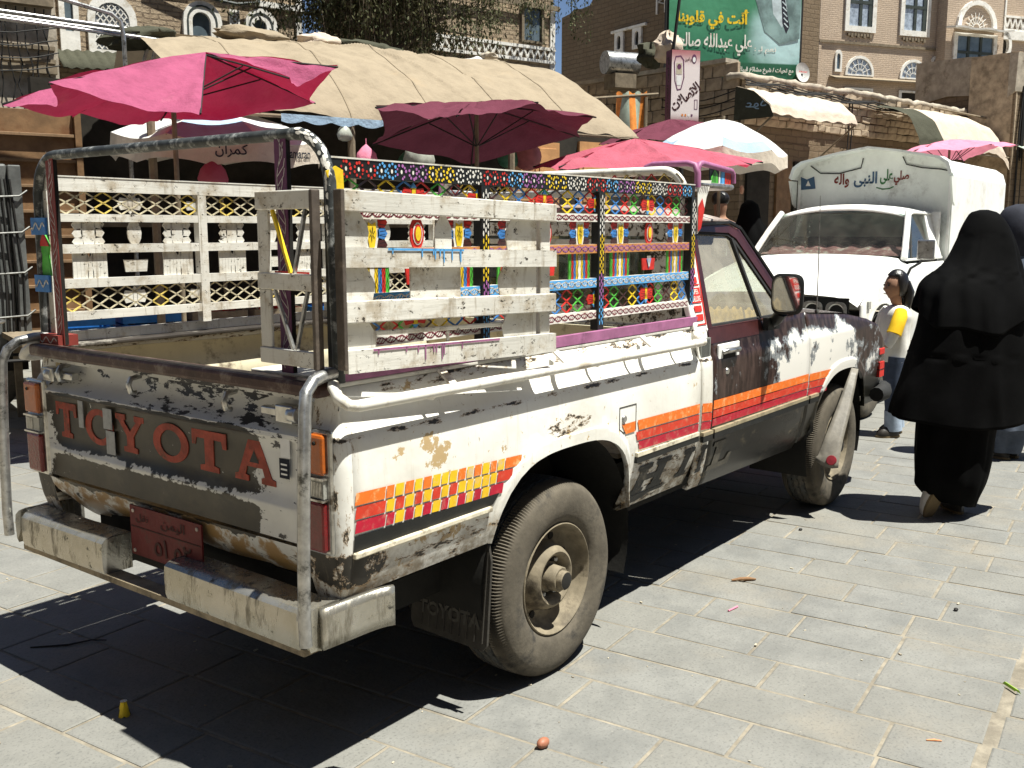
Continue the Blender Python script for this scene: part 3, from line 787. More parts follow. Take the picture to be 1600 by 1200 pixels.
# side tube rail along the bed with its stays
for sgn in (-1, 1):
    tr_ = MB()
    yy = sgn * .868
    tr_.tube([(-1.03, sgn * .775, 1.205), (-1.055, sgn * .80, 1.20), (-1.07, sgn * .835, 1.176), (-1.062, yy, 1.158), (-1.03, yy, 1.152), (-.5, yy, 1.150), (.3, yy, 1.148), (.93, yy, 1.146), (.985, yy, 1.146), (1.015, sgn * .85, 1.15), (1.03, sgn * .81, 1.16)], .0165, 10)
    ra = tr_.build('side_rail', 'white', truck, 50)
    for x in (-.62, -.02, .58):
        s2 = MB(); s2.beam((x, sgn * .80, 1.198), (x - .015, sgn * .865, 1.16), .026, .008); s2.build('rail_stay', 'white', ra)
    for x in (-.72, -.28, .18, .45, .82):
        s2 = MB(); s2.tube([(x, sgn * .795, 1.135), (x + .01, sgn * .845, 1.128), (x + .012, sgn * .862, 1.142)], .007, 6); s2.build('rail_hook', 'white', ra, 50)

# rear step bumper: two boxes on a low beam, with upright tubes
bmp_ = MB(); bmp_.box(-1.160, -1.10, -.77, .77, .462, .482)
def bumper_mat():
    m, nt, b = newmat('dented grimy chrome bumper'); v = coord(nt)
    n = noise(nt, 6, 9, .72, v); st_ = noise(nt, 10, 7, .7, v, stretch=(2, 2, .45))
    c = mix(nt, mrange(nt, n, .35, .65), (.46, .44, .39), (.36, .34, .28))
    dk = mrange(nt, st_, .52, .66); sp = mrange(nt, noise(nt, 12, 9, .75, v), .58, .66)
    c = mix(nt, mth(nt, 'MULTIPLY', dk, .8), c, (.17, .15, .11)); c = mix(nt, mth(nt, 'MULTIPLY', sp, .85), c, (.045, .042, .038))
    setv(b.inputs['Base Color'], c); b.inputs['Metallic'].default_value = .75
    setv(b.inputs['Roughness'], mrange(nt, mth(nt, 'MAXIMUM', dk, sp), 0, 1, .25, .6))
    bump(nt, b, mth(nt, 'ADD', noise(nt, 3.5, 4, .5, v), mth(nt, 'MULTIPLY', n, .3)), .5, .02)
    return m
MT['bumper'] = bumper_mat()
bumper = bmp_.build('rear_bumper', 'dust', truck)
def bump_block(ya, yb, end):
    mb = MB()
    prof = [(-1.06, .605), (-1.13, .605), (-1.155, .600), (-1.167, .588), (-1.170, .56), (-1.168, .50), (-1.162, .482), (-1.06, .482)]
    n = 15
    def fn(u, v):
        x, z = prof[round(v * 7)]; y = ya + (yb - ya) * u
        q = 0
        if end:
            d = (yb - y) * (1 if yb > ya else -1)
            if d < .05: q = .04 * (1 - d / .05) ** 2
        x += q; z += .004 * math.sin(11 * y) * math.sin(3 * x * 9) - .008 * (abs(y) - .3)
        return (x, y, z)
    mb.grid(fn, n, 8)
    for y in (ya, yb): mb.add([(x, y, z) for x, z in prof], [tuple(range(8))])
    return mb
for sgn in (-1, 1):
    mb = bump_block(sgn * .22 if sgn > 0 else -.135, sgn * .80, True)
    blk = mb.build('bumper_step', 'bumper', bumper, 35)
    e = MB()
    def efn(u, v, s=sgn):
        x = -1.13 + .235 * u; z = .60 - .115 * v - .0 * u
        y = s * (.80 + .022 * math.sin(u * PI * .5)); z += .012 * u * (1 - v) + .012 * u * v
        return (x, y + s * .03 * (u ** 6), z)
    e.grid(efn, 12, 5)
    eo = e.build('bumper_end', 'bumper', bumper, 50); eo.modifiers.new('t', 'SOLIDIFY').thickness = .02
    u_ = MB()
    yp_ = sgn * .812
    u_.tube([(-1.00, sgn * .772, 1.232), (-1.06, sgn * .78, 1.232), (-1.115, sgn * .79, 1.222), (-1.150, sgn * .80, 1.195), (-1.166, yp_, 1.15), (-1.178, yp_, .95), (-1.186, yp_, .75), (-1.190, yp_, .60), (-1.188, yp_, .515)], .0175, 12)
    u_.build('upright_tube', 'steel', bumper, 50)
    br = MB(); br.box(-1.06, -.75, sgn * .42 - .025, sgn * .42 + .025, .49, .54); br.build('bumper_bracket', 'dark', bumper)
# number plate
pm = MB(); pm.box(-1.098, -1.092, -.235, .155, .555, .722, 0)
pf = lambda y, z: (-1.1005, -y, z)
put_text(pm, 'اليمن', (.02, .15, .665, .705), pf, 1, .01, True)
put_text(pm, 'نقل', (-.12, -.05, .668, .70), pf, 1, .01, True)
put_text(pm, '٥١ ٥٢', (-.02, .18, .575, .635), pf, 1, .01)
pm.box(-1.0995, -1.0985, -.23, .15, .650, .654, 1)
for y in (-.215, .135):
    for z in (.57, .705): pm.revolve([(.0005, .003), (.006, .003), (.007, 0)], (-1.0985, y, z), (-1, 0, 0), 8, 2)
MT['plateink'] = M('worn plate ink', (.05, .015, .012), .7)
MT['screw'] = M('pale screw', (.5, .42, .36), .6)
pm.build('number_plate', ['platered', 'plateink', 'screw'], truck)

# underbody, axle, mud flaps, wheels
ub = MB(); ub.box(-.98, 3.4, -.55, .55, .46, .60); ub.box(-.98, 3.4, -.62, -.50, .40, .50); ub.box(-.98, 3.4, .50, .62, .40, .50)
ub.box(-1.0, 1.0, -.44, .44, .60, .69)
ub.build('chassis', 'dark', truck)
axl = MB()
axl.tube([(0, -.66, .36), (0, .66, .36)], .05, 10); axl.sphere((0, .1, .36), .13); axl.tube([(2.86, -.66, .36), (2.86, .66, .36)], .045, 10)
for sgn in (-1, 1): axl.tube([(-.62, sgn * .52, .50), (-.3, sgn * .52, .40), (0, sgn * .52, .36), (.3, sgn * .52, .40), (.6, sgn * .52, .50)], .03, 6)
axl.build('axle', 'dark', truck, 50)
for sgn in (-1, 1):
    for xc, a in ((.035, .47), (2.855, .45)):
        w = MB()
        def wf(u, v, xc=xc, a=a, sgn=sgn):
            t = PI * (-.12 + 1.24 * u); r = (a, a, .05)[round(v * 2)]; y = (.80, .46, .46)[round(v * 2)]
            return (xc + r * math.cos(t), sgn * y, .42 + r * math.sin(t))
        w.grid(wf, 25, 3); w.build('wheel_well', 'dark', truck, 40)
TR = .364
tprof = [(.208, .0), (.222, .012), (.240, .018), (.262, .022), (.300, .022), (.322, .016), (.330, .013), (.334, .010), (.352, -.004), (.3585, -.014), (.3615, -.026), (.362, -.048), (.354, -.050), (.354, -.058), (.3635, -.060), (.364, -.082), (.356, -.084), (.356, -.092), (.364, -.094), (.364, -.116), (.356, -.118), (.356, -.126), (.3635, -.128), (.362, -.150), (.354, -.152), (.354, -.160), (.3615, -.162), (.3585, -.175), (.345, -.19), (.30, -.205), (.25, -.195), (.21, -.18)]
def tyre_mesh():
    mb = MB(); n = 384; k = len(tprof)
    def fn(u, v):
        i = round(u * n); j = round(v * (k - 1)); r, h = tprof[j]
        th = 2 * PI * u
        if j in (8, 9, 10) or j in (25, 26, 27):
            if i % 2: r -= .0085; h += (.0015 if j < 15 else 0)
        if 11 <= j <= 24: h += .0035 * (1 if (i // 5) % 2 else -1) * (1 if j not in (11, 24) else 0)
        return (r * math.cos(th), -h, r * math.sin(th))
    mb.grid(fn, n, k, 0, True, lambda i, j: 1 if (j < 8 or j > 27) else (0 if (11 <= j < 25) else 1))
    return mb.mesh('tyre', ['rubber2', 'tyredusty'], 45)
MT['rimdust'] = M('dusty painted rim', (.215, .18, .125), .75, .1, .35, 9, .3, 40, dirt=(.065, .052, .038), ds=6)
MT['rubber2'] = M('dusty tread rubber', (.055, .055, .052), .85, 0, .3, 8, .3, 90, dirt=(.10, .085, .065), ds=6)
rprof = [(.2085, -.004), (.207, .006), (.203, .008), (.197, .002), (.193, -.018), (.186, -.040), (.172, -.062), (.150, -.072), (.133, -.070), (.125, -.050), (.117, -.022), (.108, -.006), (.098, -.001), (.088, -.006), (.080, -.020), (.074, -.045), (.066, -.058), (.01, -.060)]
def rim_mesh():
    mb = MB()
    mb.revolve([(r, h) for r, h in rprof], (0, 0, 0), (0, -1, 0), 48)
    return mb.mesh('rim', 'rimdust', 45)
def hub_mesh():
    mb = MB()
    mb.revolve([(.058, -.06), (.058, -.035), (.050, -.030), (.047, .018), (.044, .022), (.036, .022), (.0355, .040), (.033, .044), (.0005, .044)], (0, 0, 0), (0, -1, 0), 12)
    mb.revolve([(.031, .0445), (.022, .047), (.0005, .047)], (0, 0, 0), (0, -1, 0), 16, 1)
    return mb.mesh('hub', ['rimdust', 'dark'], 35)
def nuts_mesh():
    mb = MB()
    for k in range(6):
        a = R_(60 * k + 20); mb.revolve([(.011, -.06), (.011, -.03), (.007, -.026), (.0005, -.026)], (.068 * math.cos(a), 0, .068 * math.sin(a)), (0, -1, 0), 6)
    return mb.mesh('wheel_nuts', 'steel', 30)
def holes_mesh():
    mb = MB()
    for k in range(8):
        a = R_(45 * k); mb.revolve([(.0005, -.066), (.014, -.066), (.016, -.070)], (.148 * math.cos(a), 0, .148 * math.sin(a)), (0, -1, 0), 10)
    return mb.mesh('rim_holes', 'dark', 40)
TYM, RIM, HUB, NUT, HOL = tyre_mesh(), rim_mesh(), hub_mesh(), nuts_mesh(), holes_mesh()
def wheel(parent, x, y, z, sgn, rot=0, sc=1.0):
    w = link('wheel', TYM, parent, None, (x, y, z))
    w.rotation_euler = (0, rot, 0 if sgn < 0 else PI)
    if sgn > 0: w.rotation_euler = (0, 0, PI)
    w.scale = (sc, sc, sc)
    for nm, me in (('rim', RIM), ('hub', HUB), ('wheel_nuts', NUT), ('rim_holes', HOL)):
        q = link(nm, me, w)
        if nm in ('rim_holes', 'wheel_nuts'): q['kind'] = 'stuff'
    return w
for x in (0, 2.86):
    wheel(truck, x, -.800, .3615, -1, .4); wheel(truck, x, .800, .3615, 1)
# rear mud flaps with raised lettering
MT['rubber3'] = M('worn raised rubber', (.07, .065, .055), .8)
MT['flaprub'] = M('dusty rubber flap', (.045, .04, .033), .85, 0, .3, 9, .3, 50)
for sgn in (-1, 1):
    f = MB()
    pl_ = [(-.17, .62), (-.175, .27), (-.16, .245), (.15, .235), (.168, .255), (.165, .54), (.15, .59), (.10, .62)]
    f.prism(pl_, lambda a, b: (-.40 - .10 * (.6 - b), sgn * .655 + a * -sgn * -1, b), (.010, 0, 0))
    for k in range(9):
        a = -.15 + .034 * k
        f.beam((-.4375, sgn * .655 + a, .262), (-.402, sgn * .655 + a, .57), .004, .006)
    put_text(f, 'TOYOTA', (-.14, .14, .305, .355), lambda u, v: (-.40 - .10 * (.6 - v) - .005, sgn * .655 - u, v), 1, .035)
    f.build('mud_flap', ['flaprub', 'rubber3'], truck)
MT['decalgrey'] = M('faded grey lettering', (.11, .10, .08), .6, 0, .4, 14, .1)
MT['pillarwhite'] = M('white pillar paint', (.74, .72, .68), .45, 0, .06, 5, .05)
MT['trimglint'] = M('dirty moulding highlight', (.40, .34, .22), .4, .2, .35, 12, .2, 50, dirt=(.08, .065, .045), ds=12)
MT['greyplastic'] = M('grey plastic', (.22, .23, .21), .6)
# ------------------------------------------------------------------ painted rack over the bed
def rbox(name, mats, parent, x0, x1, y0, y1, z0, z1, bevel=.002, deco=None):
    mb = MB(); mb.box(x0, x1, y0, y1, z0, z1)
    if deco: deco(mb)
    return mb.build(name, mats, parent, None, bevel if not deco else None)
PAL = ['wood_white', 'redpaint', 'blue', 'yellow', 'green', 'purple', 'maroon', 'black', 'white', 'orange']
PI_ = {n: i for i, n in enumerate(PAL)}
# rear hoop
hp = MB()
def hoop_pts(x, ytop, z0, ztop, r, n=7, lean=.0):
    L = [(x, -ytop - lean, z0), (x, -ytop - lean * .2, ztop - r)]
    for k in range(1, n):
        a = R_(90 * k / n); L.append((x, -(ytop - r + r * math.cos(a)), ztop - r + r * math.sin(a)))
    L.append((x, -(ytop - r), ztop))
    return L + [(p[0], -p[1], p[2]) for p in reversed(L)]
hp.tube(hoop_pts(-1.015, .762, 1.205, 1.875, .13, lean=.02), .0168, 12)
hoop = hp.build('rear_hoop', 'postgrey', truck, 50)
# white flecks painted down its right bend
fk = MB(); rr = random.Random(9)
for k in range(60):
    if rr.random() < .6:
        a = R_(rr.uniform(2, 85)); ct = Vector((-1.015, -(.632 + .13 * math.cos(a)), 1.745 + .13 * math.sin(a))); rd = Vector((0, -math.cos(a), math.sin(a))); tg_ = Vector((0, math.sin(a), math.cos(a)))
    else:
        ct = Vector((-1.015, -.765, rr.uniform(1.60, 1.745))); rd = Vector((0, -1, 0)); tg_ = Vector((0, 0, 1))
    f_ = R_(rr.uniform(5, 85)); nn = Vector((-math.cos(f_), 0, 0)) + rd * math.sin(f_); q = nn.cross(tg_)
    w, h = rr.uniform(.003, .006), rr.uniform(.007, .013); o_ = ct + nn * .0172
    fk.add([o_ + q * (w * math.cos(t)) + tg_ * (h * math.sin(t)) for t in [2 * PI * i / 7 for i in range(7)]], [tuple(range(7))])
tag(fk.build('paint_fleck', 'white', hoop), kind='stuff')
# square inner posts of the hoop with painted waves
def wave_post(y, base, wave, z0=1.21):
    mb = MB(); mb.box(-1.024, -1.010, y - .024, y + .024, z0, 1.868, 2); mb.box(-1.0265, -1.0245, y - .024, y + .024, z0, 1.866, 0)
    zz = z0 + .03
    pts = [(y + .015 * math.sin(26 * z), z) for z in [z0 + .02 + .012 * i for i in range(int((1.85 - z0) / .012))]]
    mb.ribbon(pts, .0028, lambda a, b: (-1.0275, a, b), 1)
    while zz < 1.84:
        s = math.sin(26 * zz)
        mb.ribbon([(y + .016 * s, zz), (y - .015 * s, zz + .03), (y - .020 * s, zz + .05)], .0026, lambda a, b: (-1.0275, a, b), 1); zz += .026
    return mb.build('hoop_post', [base, 'whiteline', 'dark'], hoop)
MT['whiteline'] = M('white brush line', (.55, .50, .48), .6, 0, .2, 20, .05)
MT['purpdark'] = M('dull purple paint', (.13, .04, .10), .55, 0, .2, 10, .1)
MT['brickred'] = M('brick red paint', (.20, .035, .028), .55, 0, .2, 10, .1)
wave_post(-.580, 'purpdark', 0); wave_post(.655, 'brickred', 0)
# cut-out figures between hoop and left post
def vfig(mb, y, z, w, h, m):
    mb.prism([(y - w / 2, z), (y + w / 2, z), (y + w * .35, z + h * .5), (y + w / 2, z + h), (y - w / 2, z + h), (y - w * .35, z + h * .5)], lambda a, b: (-1.02, a, b), (.006, 0, 0), m)
for zc in (1.63, 1.427):
    fgm = MB(); fgm.box(-1.040, -1.032, .685, .785, zc - .03, zc + .03, 2)
    fgm.ribbon([(.69 + .009 * i, zc + .012 * math.sin(i * 1.2)) for i in range(11)], .006, lambda a, b: (-1.0415, a, b), 8)
    fgm.build('blue_clamp', PAL, hoop)
fg2 = MB(); fg2.prism([(.70, 1.455), (.765, 1.455), (.752, 1.53), (.768, 1.56), (.733, 1.61), (.70, 1.56), (.712, 1.53)], lambda a, b: (-1.022, a, b), (.006, 0, 0), 4)
fg2.prism([(.70, 1.56), (.768, 1.56), (.733, 1.61)], lambda a, b: (-1.0245, a, b), (.002, 0, 0), 1)
fg2.build('cut_out_figure', PAL, hoop)
# base angle of the left post
lb = MB(); lb.box(-1.045, -.97, .64, .80, 1.206, 1.245, 0)
lb.ribbon([(.65 + .01 * i, 1.226 + .010 * math.sin(i * 1.1)) for i in range(14)], .005, lambda a, b: (-1.0465, a, b), 1)
lb.build('post_foot', ['brickred', 'whiteline'], hoop)

POSTX = (-.985, -.355, .335, 1.07)
MESHC = ['green', 'maroon', 'yellow', 'blue', 'redpaint']
def diamond_mesh(y, x0, x1, z0, z1, parent, colored, seed=0):
    mb = MB(); w = .070; n = round((x1 - x0) / w); w = (x1 - x0) / n; rows = 2; h = (z1 - z0) / rows
    rj = random.Random(int(x0 * 100) + int(z0 * 1000))
    mats = ['green', 'maroon', 'yellow', 'blue', 'redpaint'] if colored else ['meshdirty', 'meshdirty', 'meshyel', 'meshdirty', 'meshdirty']
    for i in range(n):
        c = (i + seed) % 5
        for r in range(rows):
            a = x0 + i * w; b = z0 + r * h
            for (p, q) in (((a, b + h / 2), (a + w / 2, b + h)), ((a + w / 2, b + h), (a + w, b + h / 2)), ((a, b + h / 2), (a + w / 2, b)), ((a + w / 2, b), (a + w, b + h / 2))):
                mb.beam((p[0] + rj.uniform(-.002, .002), y, p[1]), (q[0] + rj.uniform(-.002, .002), y, q[1]), .005, .0036, c, up=(0, 1, 0))
    return tag(mb.build('wire_mesh', mats, parent), kind='stuff')
MT['meshdirty'] = M('dirty cream mesh paint', (.52, .46, .32), .7, 0, .3, 30, .1)
MT['meshyel'] = M('dirty yellow mesh paint', (.62, .47, .12), .7, 0, .3, 30, .1)
def waves(mb, x0, x1, z0, z1, fn, m, per=.085, k=3, w=.0035):
    n = int((x1 - x0) / .008); h = z1 - z0
    for j in range(2):
        pts = [(x0 + (x1 - x0) * i / n, (z0 + z1) / 2 + h * .36 * math.sin(2 * PI * (x0 + (x1 - x0) * i / n) / per + j * PI)) for i in range(n + 1)]
        mb.ribbon(pts[::2], w, fn, m)
    x = x0 + .01
    while x < x1 - .02:
        for q in range(k):
            xx = x + q * .012
            mb.ribbon([(xx, z0 + h * .2), (xx + .008, z0 + h * .45), (xx + .014, z0 + h * .75)], w * .8, fn, m)
        x += per / 2
def flower_row(mb, x0, x1, z0, z1, fn):
    cols = [PI_['redpaint']] * 3 + [PI_['blue']] * 2 + [PI_['purple']] * 3 + [PI_['yellow']] * 3 + [PI_['white']] * 3
    zc = (z0 + z1) / 2; r = (z1 - z0) * .42; n = int((x1 - x0) / .0425); rj = random.Random(14)
    lilac = len(PAL)
    for i in range(n):
        xc = x0 + (i + .5 + rj.uniform(-.10, .10)) * (x1 - x0) / n; c = cols[i % len(cols)]
        if c == PI_['purple']: c = lilac
        if c == PI_['blue']: c = lilac + 1
        for k in range(9):
            a = 2 * PI * k / 9 + rj.uniform(-.14, .14); r1 = r * rj.uniform(.86, 1.06); sz = rj.uniform(.75, 1.2)
            if rj.random() < .05: continue
            cx, cz = xc + r1 * .86 * math.cos(a), zc + r1 * math.sin(a)
            mb.fan([(cx + .0040 * sz * math.cos(a + t) * 1.1, cz + .0040 * sz * math.sin(a + t) * 1.15) for t in [2 * PI * q / 6 for q in range(6)]], fn, c)
        mb.fan([(xc + .0042 * math.cos(t), zc + .0062 * math.sin(t)) for t in [2 * PI * q / 8 for q in range(8)]], fn, PI_['white'])
MT['lilac'] = M('lilac paint', (.36, .13, .36), .55, 0, .15, 20, .05)
MT['skyblue'] = M('bright blue paint', (.10, .36, .70), .55, 0, .15, 20, .05)
PALX = PAL + ['lilac', 'skyblue']
def figure_plate(parent, y, xc, zc, h, kind, out, colored):
    """thin cut-metal ornaments welded between the rails"""
    d = (0, -out * .005, 0); mb = MB()
    fn = lambda a, b: (xc + a, y, zc + b)
    f2 = lambda a, b: (xc + a, y + out * .0022, zc + b)
    f3 = lambda a, b: (xc + a, y + out * .0034, zc + b)
    def P(poly, m): mb.prism(poly, fn, d, m if colored else 0)
    def ell(cx, cz, rx, rz, n=14): return [(cx + rx * math.cos(2 * PI * i / n), cz + rz * math.sin(2 * PI * i / n)) for i in range(n)]
    H = h / 2
    if kind == 'heart':
        P([(-.018, -H), (.018, -H), (.030, 0), (.026, H * .8), (.012, H), (0, H * .72), (-.012, H), (-.026, H * .8), (-.030, 0)], PI_['white'])
        cs = (PI_['redpaint'], PI_['blue'], PI_['maroon'], PI_['redpaint'], PI_['blue'], PI_['maroon'])
        for k, (sx, zz) in enumerate(((-1, .62), (-1, -.05), (-1, -.68), (1, .68), (1, .02), (1, -.66))):
            P([(sx * .024, (zz - .24) * H), (sx * .052, (zz - .34) * H), (sx * .064, zz * H), (sx * .052, (zz + .34) * H), (sx * .024, (zz + .24) * H)], cs[k])
            if colored:
                for q in (-.12, .1): mb.ribbon([(sx * .030, (zz + q) * H), (sx * .055, (zz + q * 1.6) * H)], .002, f3, PI_['black'])
        if colored:
            mb.fan([(-.010, -H * .8), (.010, -H * .8), (.019, 0), (.015, H * .7), (0, H * .55), (-.015, H * .7), (-.019, 0)], f2, PI_['yellow'])
            for q in range(6):
                a = q * PI / 3; mb.ribbon([(.004 * math.cos(a), .004 * math.sin(a)), (.011 * math.cos(a + .4), .02 * math.sin(a + .4))], .0022, f3, PI_['black'])
    elif kind == 'disc':
        P(ell(0, 0, .030, H), PI_['redpaint'])
        if colored:
            mb.fan(ell(0, 0, .021, H * .7), f2, PI_['white']); mb.fan(ell(0, 0, .017, H * .6), f3, PI_['redpaint'])
            mb.fan(ell(0, 0, .012, H * .45), lambda a, b: (xc + a, y + out * .0046, zc + b), PI_['yellow'])
    elif kind == 'bars':
        xs = (-.060, -.044, -.030, -.014, .014, .030, .044); cs = ('green', 'redpaint', 'blue', 'yellow', 'yellow', 'blue', 'redpaint', 'green')
        P([(-.012, -H), (.012, -H), (.012, -H * .5), (.006, 0), (.012, H * .6), (.012, H), (0, H * .6), (-.012, H), (-.012, H * .6), (-.006, 0), (-.012, -H * .5)], PI_['white'])
        for k, a in enumerate((-.061, -.046, -.031, -.016, .016, .031, .046, .061)):
            P([(a - .0075, -H), (a + .0068, -H), (a + .0068, H), (a - .0075, H)], PI_[cs[k]])
            if colored: mb.ribbon([(a + .004 * math.sin(q * 1.3), -H * .9 + q * H * .18) for q in range(11)], .0022, f3, PI_['black'] if k % 2 else PI_['maroon'])
    elif kind == 'butterfly':
        for k, (sx, c) in enumerate(((-1, 'redpaint'), (1, 'redpaint'))):
            P([(sx * .008, -H * .5), (sx * .04, -H * .62), (sx * .052, 0), (sx * .04, H * .62), (sx * .008, H * .5)], PI_[c])
            if colored:
                for q in (-.3, 0, .3): mb.ribbon([(sx * .012, q * H * .5), (sx * .042, q * H)], .002, f3, PI_['black'])
        P([(-.010, -H * .6), (.010, -H * .6), (.010, H * .6), (-.010, H * .6)], PI_['yellow'])
        for s in (-1, 1): P([(-.013, s * H * .6), (0, s * H), (.013, s * H * .6)][::s], PI_['skyblue'] if 'skyblue' in PI_ else PI_['blue'])
        if colored: mb.fan(ell(0, 0, .006, .009, 8), f3, PI_['orange'])
    elif kind == 'vase':
        P([(-.045, -H * .6), (.045, -H * .6), (.052, H * .4), (-.052, H * .4)], PI_['redpaint'])
        if colored:
            mb.fan([(-.02, H * .38), (.02, H * .38), (0, -H * .5)], f2, PI_['blue'])
            for q in range(4): mb.ribbon([(-.016 + q * .008, H * .6), (q * .003 - .004, -H * .3)], .0025, f3, PI_['white'])
    elif kind == 'tulip':
        P([(-.012, -H), (.012, -H), (.03, H * .3), (.022, H), (0, H * .6), (-.022, H), (-.03, H * .3)], PI_['yellow'])
    return mb.build('ornament', PALX, parent)
def rack_side(sgn):
    out = sgn; yo = sgn * .742; colored = sgn < 0
    fnd = lambda a, b: (a, yo + out * .0135, b)       # painted face of the rails
    t = .012
    main = MB(); main.box(-1.0, 1.09, sgn * .742 - t, sgn * .742 + t, 1.757, 1.757 + .05, 0)
    if colored: flower_row(main, -.965, 1.06, 1.757, 1.806, fnd)
    rk = main.build('side_rack', (['black'] + PALX[1:]) if colored else ['wood_white'] + PALX[1:], truck)
    cap = MB(); cap.box(-1.0, 1.09, sgn * .742 - t - .002, sgn * .742 + t + .002, 1.8075, 1.812); cap.build('rack_cap', 'wood_white', rk)
    rails = ((1.647, 1.676, 'white', 'maroonline'), (1.532, 1.565, 'orangepurp', 'lilac'), (1.405, 1.439, 'skyblue', 'white'), (1.286, 1.318, 'white', 'maroonline'))
    for z0, z1, base, line in rails:
        b = MB(); b.box(-1.0, 1.09, sgn * .742 - t, sgn * .742 + t, z0, z1, 0)
        if colored:
            b.fan([(-1.0, z0), (1.09, z0), (1.09, z1), (-1.0, z1)], lambda a, c: (a, yo + out * .0128, c), 1)
            waves(b, -.98, 1.06, z0 + .002, z1 - .002, fnd, 2)
        b.build('rack_rail', ['wood_white', base, line], rk)
    b = MB(); b.box(-1.0, 1.085, sgn * .775 - .012, sgn * .775 + .012, 1.2065, 1.243); b.build('rack_base', 'purple' if colored else 'wood_white', rk)
    for k, x in enumerate(POSTX):
        p = MB(); p.box(x - .020, x + .020, sgn * .745 - .017, sgn * .745 + .017, 1.243, 1.756, 0)
        if colored:
            q = random.Random(k)
            ff = lambda a, c: (a, yo + out * .0215, c)
            z = 1.27; j = 0; seq = (PI_['skyblue'] if 0 else 11, 11, 10, 10, 3, 3, 3, 8, 8, 8)
            while z < 1.73:
                c = seq[min(9, int((z - 1.27) / .46 * 10))]
                for w in range(3):
                    xx = x + (w - 1) * .011 + q.uniform(-.002, .002); zz = z + (w % 2) * .012
                    ff_ = [(xx + .0036 * math.cos(tt), zz + .0095 * math.sin(tt)) for tt in [2 * PI * i / 6 for i in range(6)]]
                    p.fan(ff_, ff, c)
                z += .024
        p.build('rack_post', (['black'] if colored else ['wood_white']) + PALX[1:], rk)
    for i in range(3):
        x0, x1 = POSTX[i] + .02, POSTX[i + 1] - .02
        diamond_mesh(yo, x0, x1, 1.676, 1.757, rk, colored, i); diamond_mesh(yo, x0, x1, 1.318, 1.405, rk, colored, i + 2)
        L = x1 - x0; yf = yo + out * .004
        for k, fx in enumerate((.20, .52, .84)):
            kd = 'heart' if k != 1 else 'disc'
            if i == 2: kd = ('heart', 'disc', 'heart')[k]
            figure_plate(rk, yf, x0 + L * fx, 1.606, .096, kd, out, colored)
            figure_plate(rk, yf, x0 + L * fx, 1.4855, .094, 'vase' if k == 1 else 'bars', out, colored)
        figure_plate(rk, yf, x0 + L * .5, 1.716, .076, 'butterfly', out, colored)
        figure_plate(rk, yf, x0 + L * .5, 1.362, .080, 'butterfly', out, colored)
        if i < 2:
            figure_plate(rk, yf, x1 - .0, 1.714, .060, 'butterfly', out, colored); figure_plate(rk, yf, x1 - .0, 1.360, .062, 'butterfly', out, colored)
    return rk
PI_['skyblue'] = 11
MT['maroonline'] = M('maroon brush line', (.22, .03, .05), .6, 0, .2, 20, .05)
MT['orangepurp'] = M('dull orange paint', (.55, .24, .08), .6, 0, .25, 10, .05)
rk_r = rack_side(-1); rk_l = rack_side(1)
# yellow painted loop where hoop and rack meet
yl = MB(); yl.prism([(-1.035, 1.77), (-1.0, 1.785), (-.975, 1.775), (-.972, 1.70), (-.985, 1.66), (-1.005, 1.65), (-1.0, 1.72), (-1.02, 1.73)], lambda a, b: (a, -.770, b), (0, -.004, 0), 0)
yl.build('yellow_bracket', 'yellow', rk_r)
# front hoop between rack and cab with mesh and small plates
fh_ = MB(); fh_.tube(hoop_pts(1.10, .700, 1.205, 1.875, .11), .020, 10)
fhp = fh_.build('front_hoop', 'white', truck, 50)
b = MB(); b.box(1.075, 1.095, -.72, .72, 1.768, 1.795); b.build('hoop_bar', 'white', fhp, None, .002)
b = MB(); b.box(1.075, 1.095, -.72, .72, 1.55, 1.575); b.build('hoop_bar', 'white', fhp, None, .002)
def fmesh():
    mb = MB(); n = 22
    for i in range(n):
        y = -.70 + i * 1.4 / n; w = 1.4 / n
        for (p, q) in (((y, 1.828), (y + w / 2, 1.862)), ((y + w / 2, 1.862), (y + w, 1.828)), ((y, 1.828), (y + w / 2, 1.796)), ((y + w / 2, 1.796), (y + w, 1.828))):
            mb.beam((1.085, p[0], p[1]), (1.085, q[0], q[1]), .004, .006, i % 3, up=(1, 0, 0))
    return mb.build('wire_mesh', ['meshdirty', 'meshyel', 'redpaint'], fhp)
tag(fmesh(), kind='stuff')
# purple tubes of the small carrier over the cab
cr = MB()
cr.tube([(1.105, -.48, 1.80), (1.105, -.48, 1.865), (1.11, -.50, 1.893), (1.115, -.53, 1.905), (1.12, -.70, 1.905), (1.12, -.735, 1.895), (1.12, -.75, 1.86), (1.12, -.75, 1.80)], .014, 8)
car = cr.build('cab_carrier', 'purple', truck, 50)
c2 = MB(); c2.tube([(1.125, -.745, 1.80), (1.13, -.745, 1.88), (1.145, -.745, 1.900), (1.17, -.745, 1.905), (1.46, -.745, 1.885), (1.48, -.745, 1.87), (1.485, -.745, 1.83)], .0135, 8); c2.build('carrier_tube', 'purple', car, 50)
c3 = MB(); c3.tube([(1.13, -.745, 1.815), (1.47, -.745, 1.812), (1.495, -.73, 1.812), (1.50, -.70, 1.812), (1.50, .70, 1.812), (1.13, .74, 1.815)], .0125, 8); c3.build('carrier_tube', 'steel', car, 50)
c4 = MB(); c4.tube([(1.13, .745, 1.80), (1.14, .745, 1.88), (1.17, .745, 1.905), (1.46, .745, 1.885), (1.49, .745, 1.82)], .0135, 8); c4.build('carrier_tube', 'purple', car, 50)
pl_ = MB()
fnp = lambda a, b: (a, -.742, b)
pl_.prism([(1.25, 1.822), (1.47, 1.820), (1.468, 1.878), (1.25, 1.888)], fnp, (0, .004, 0), 7)
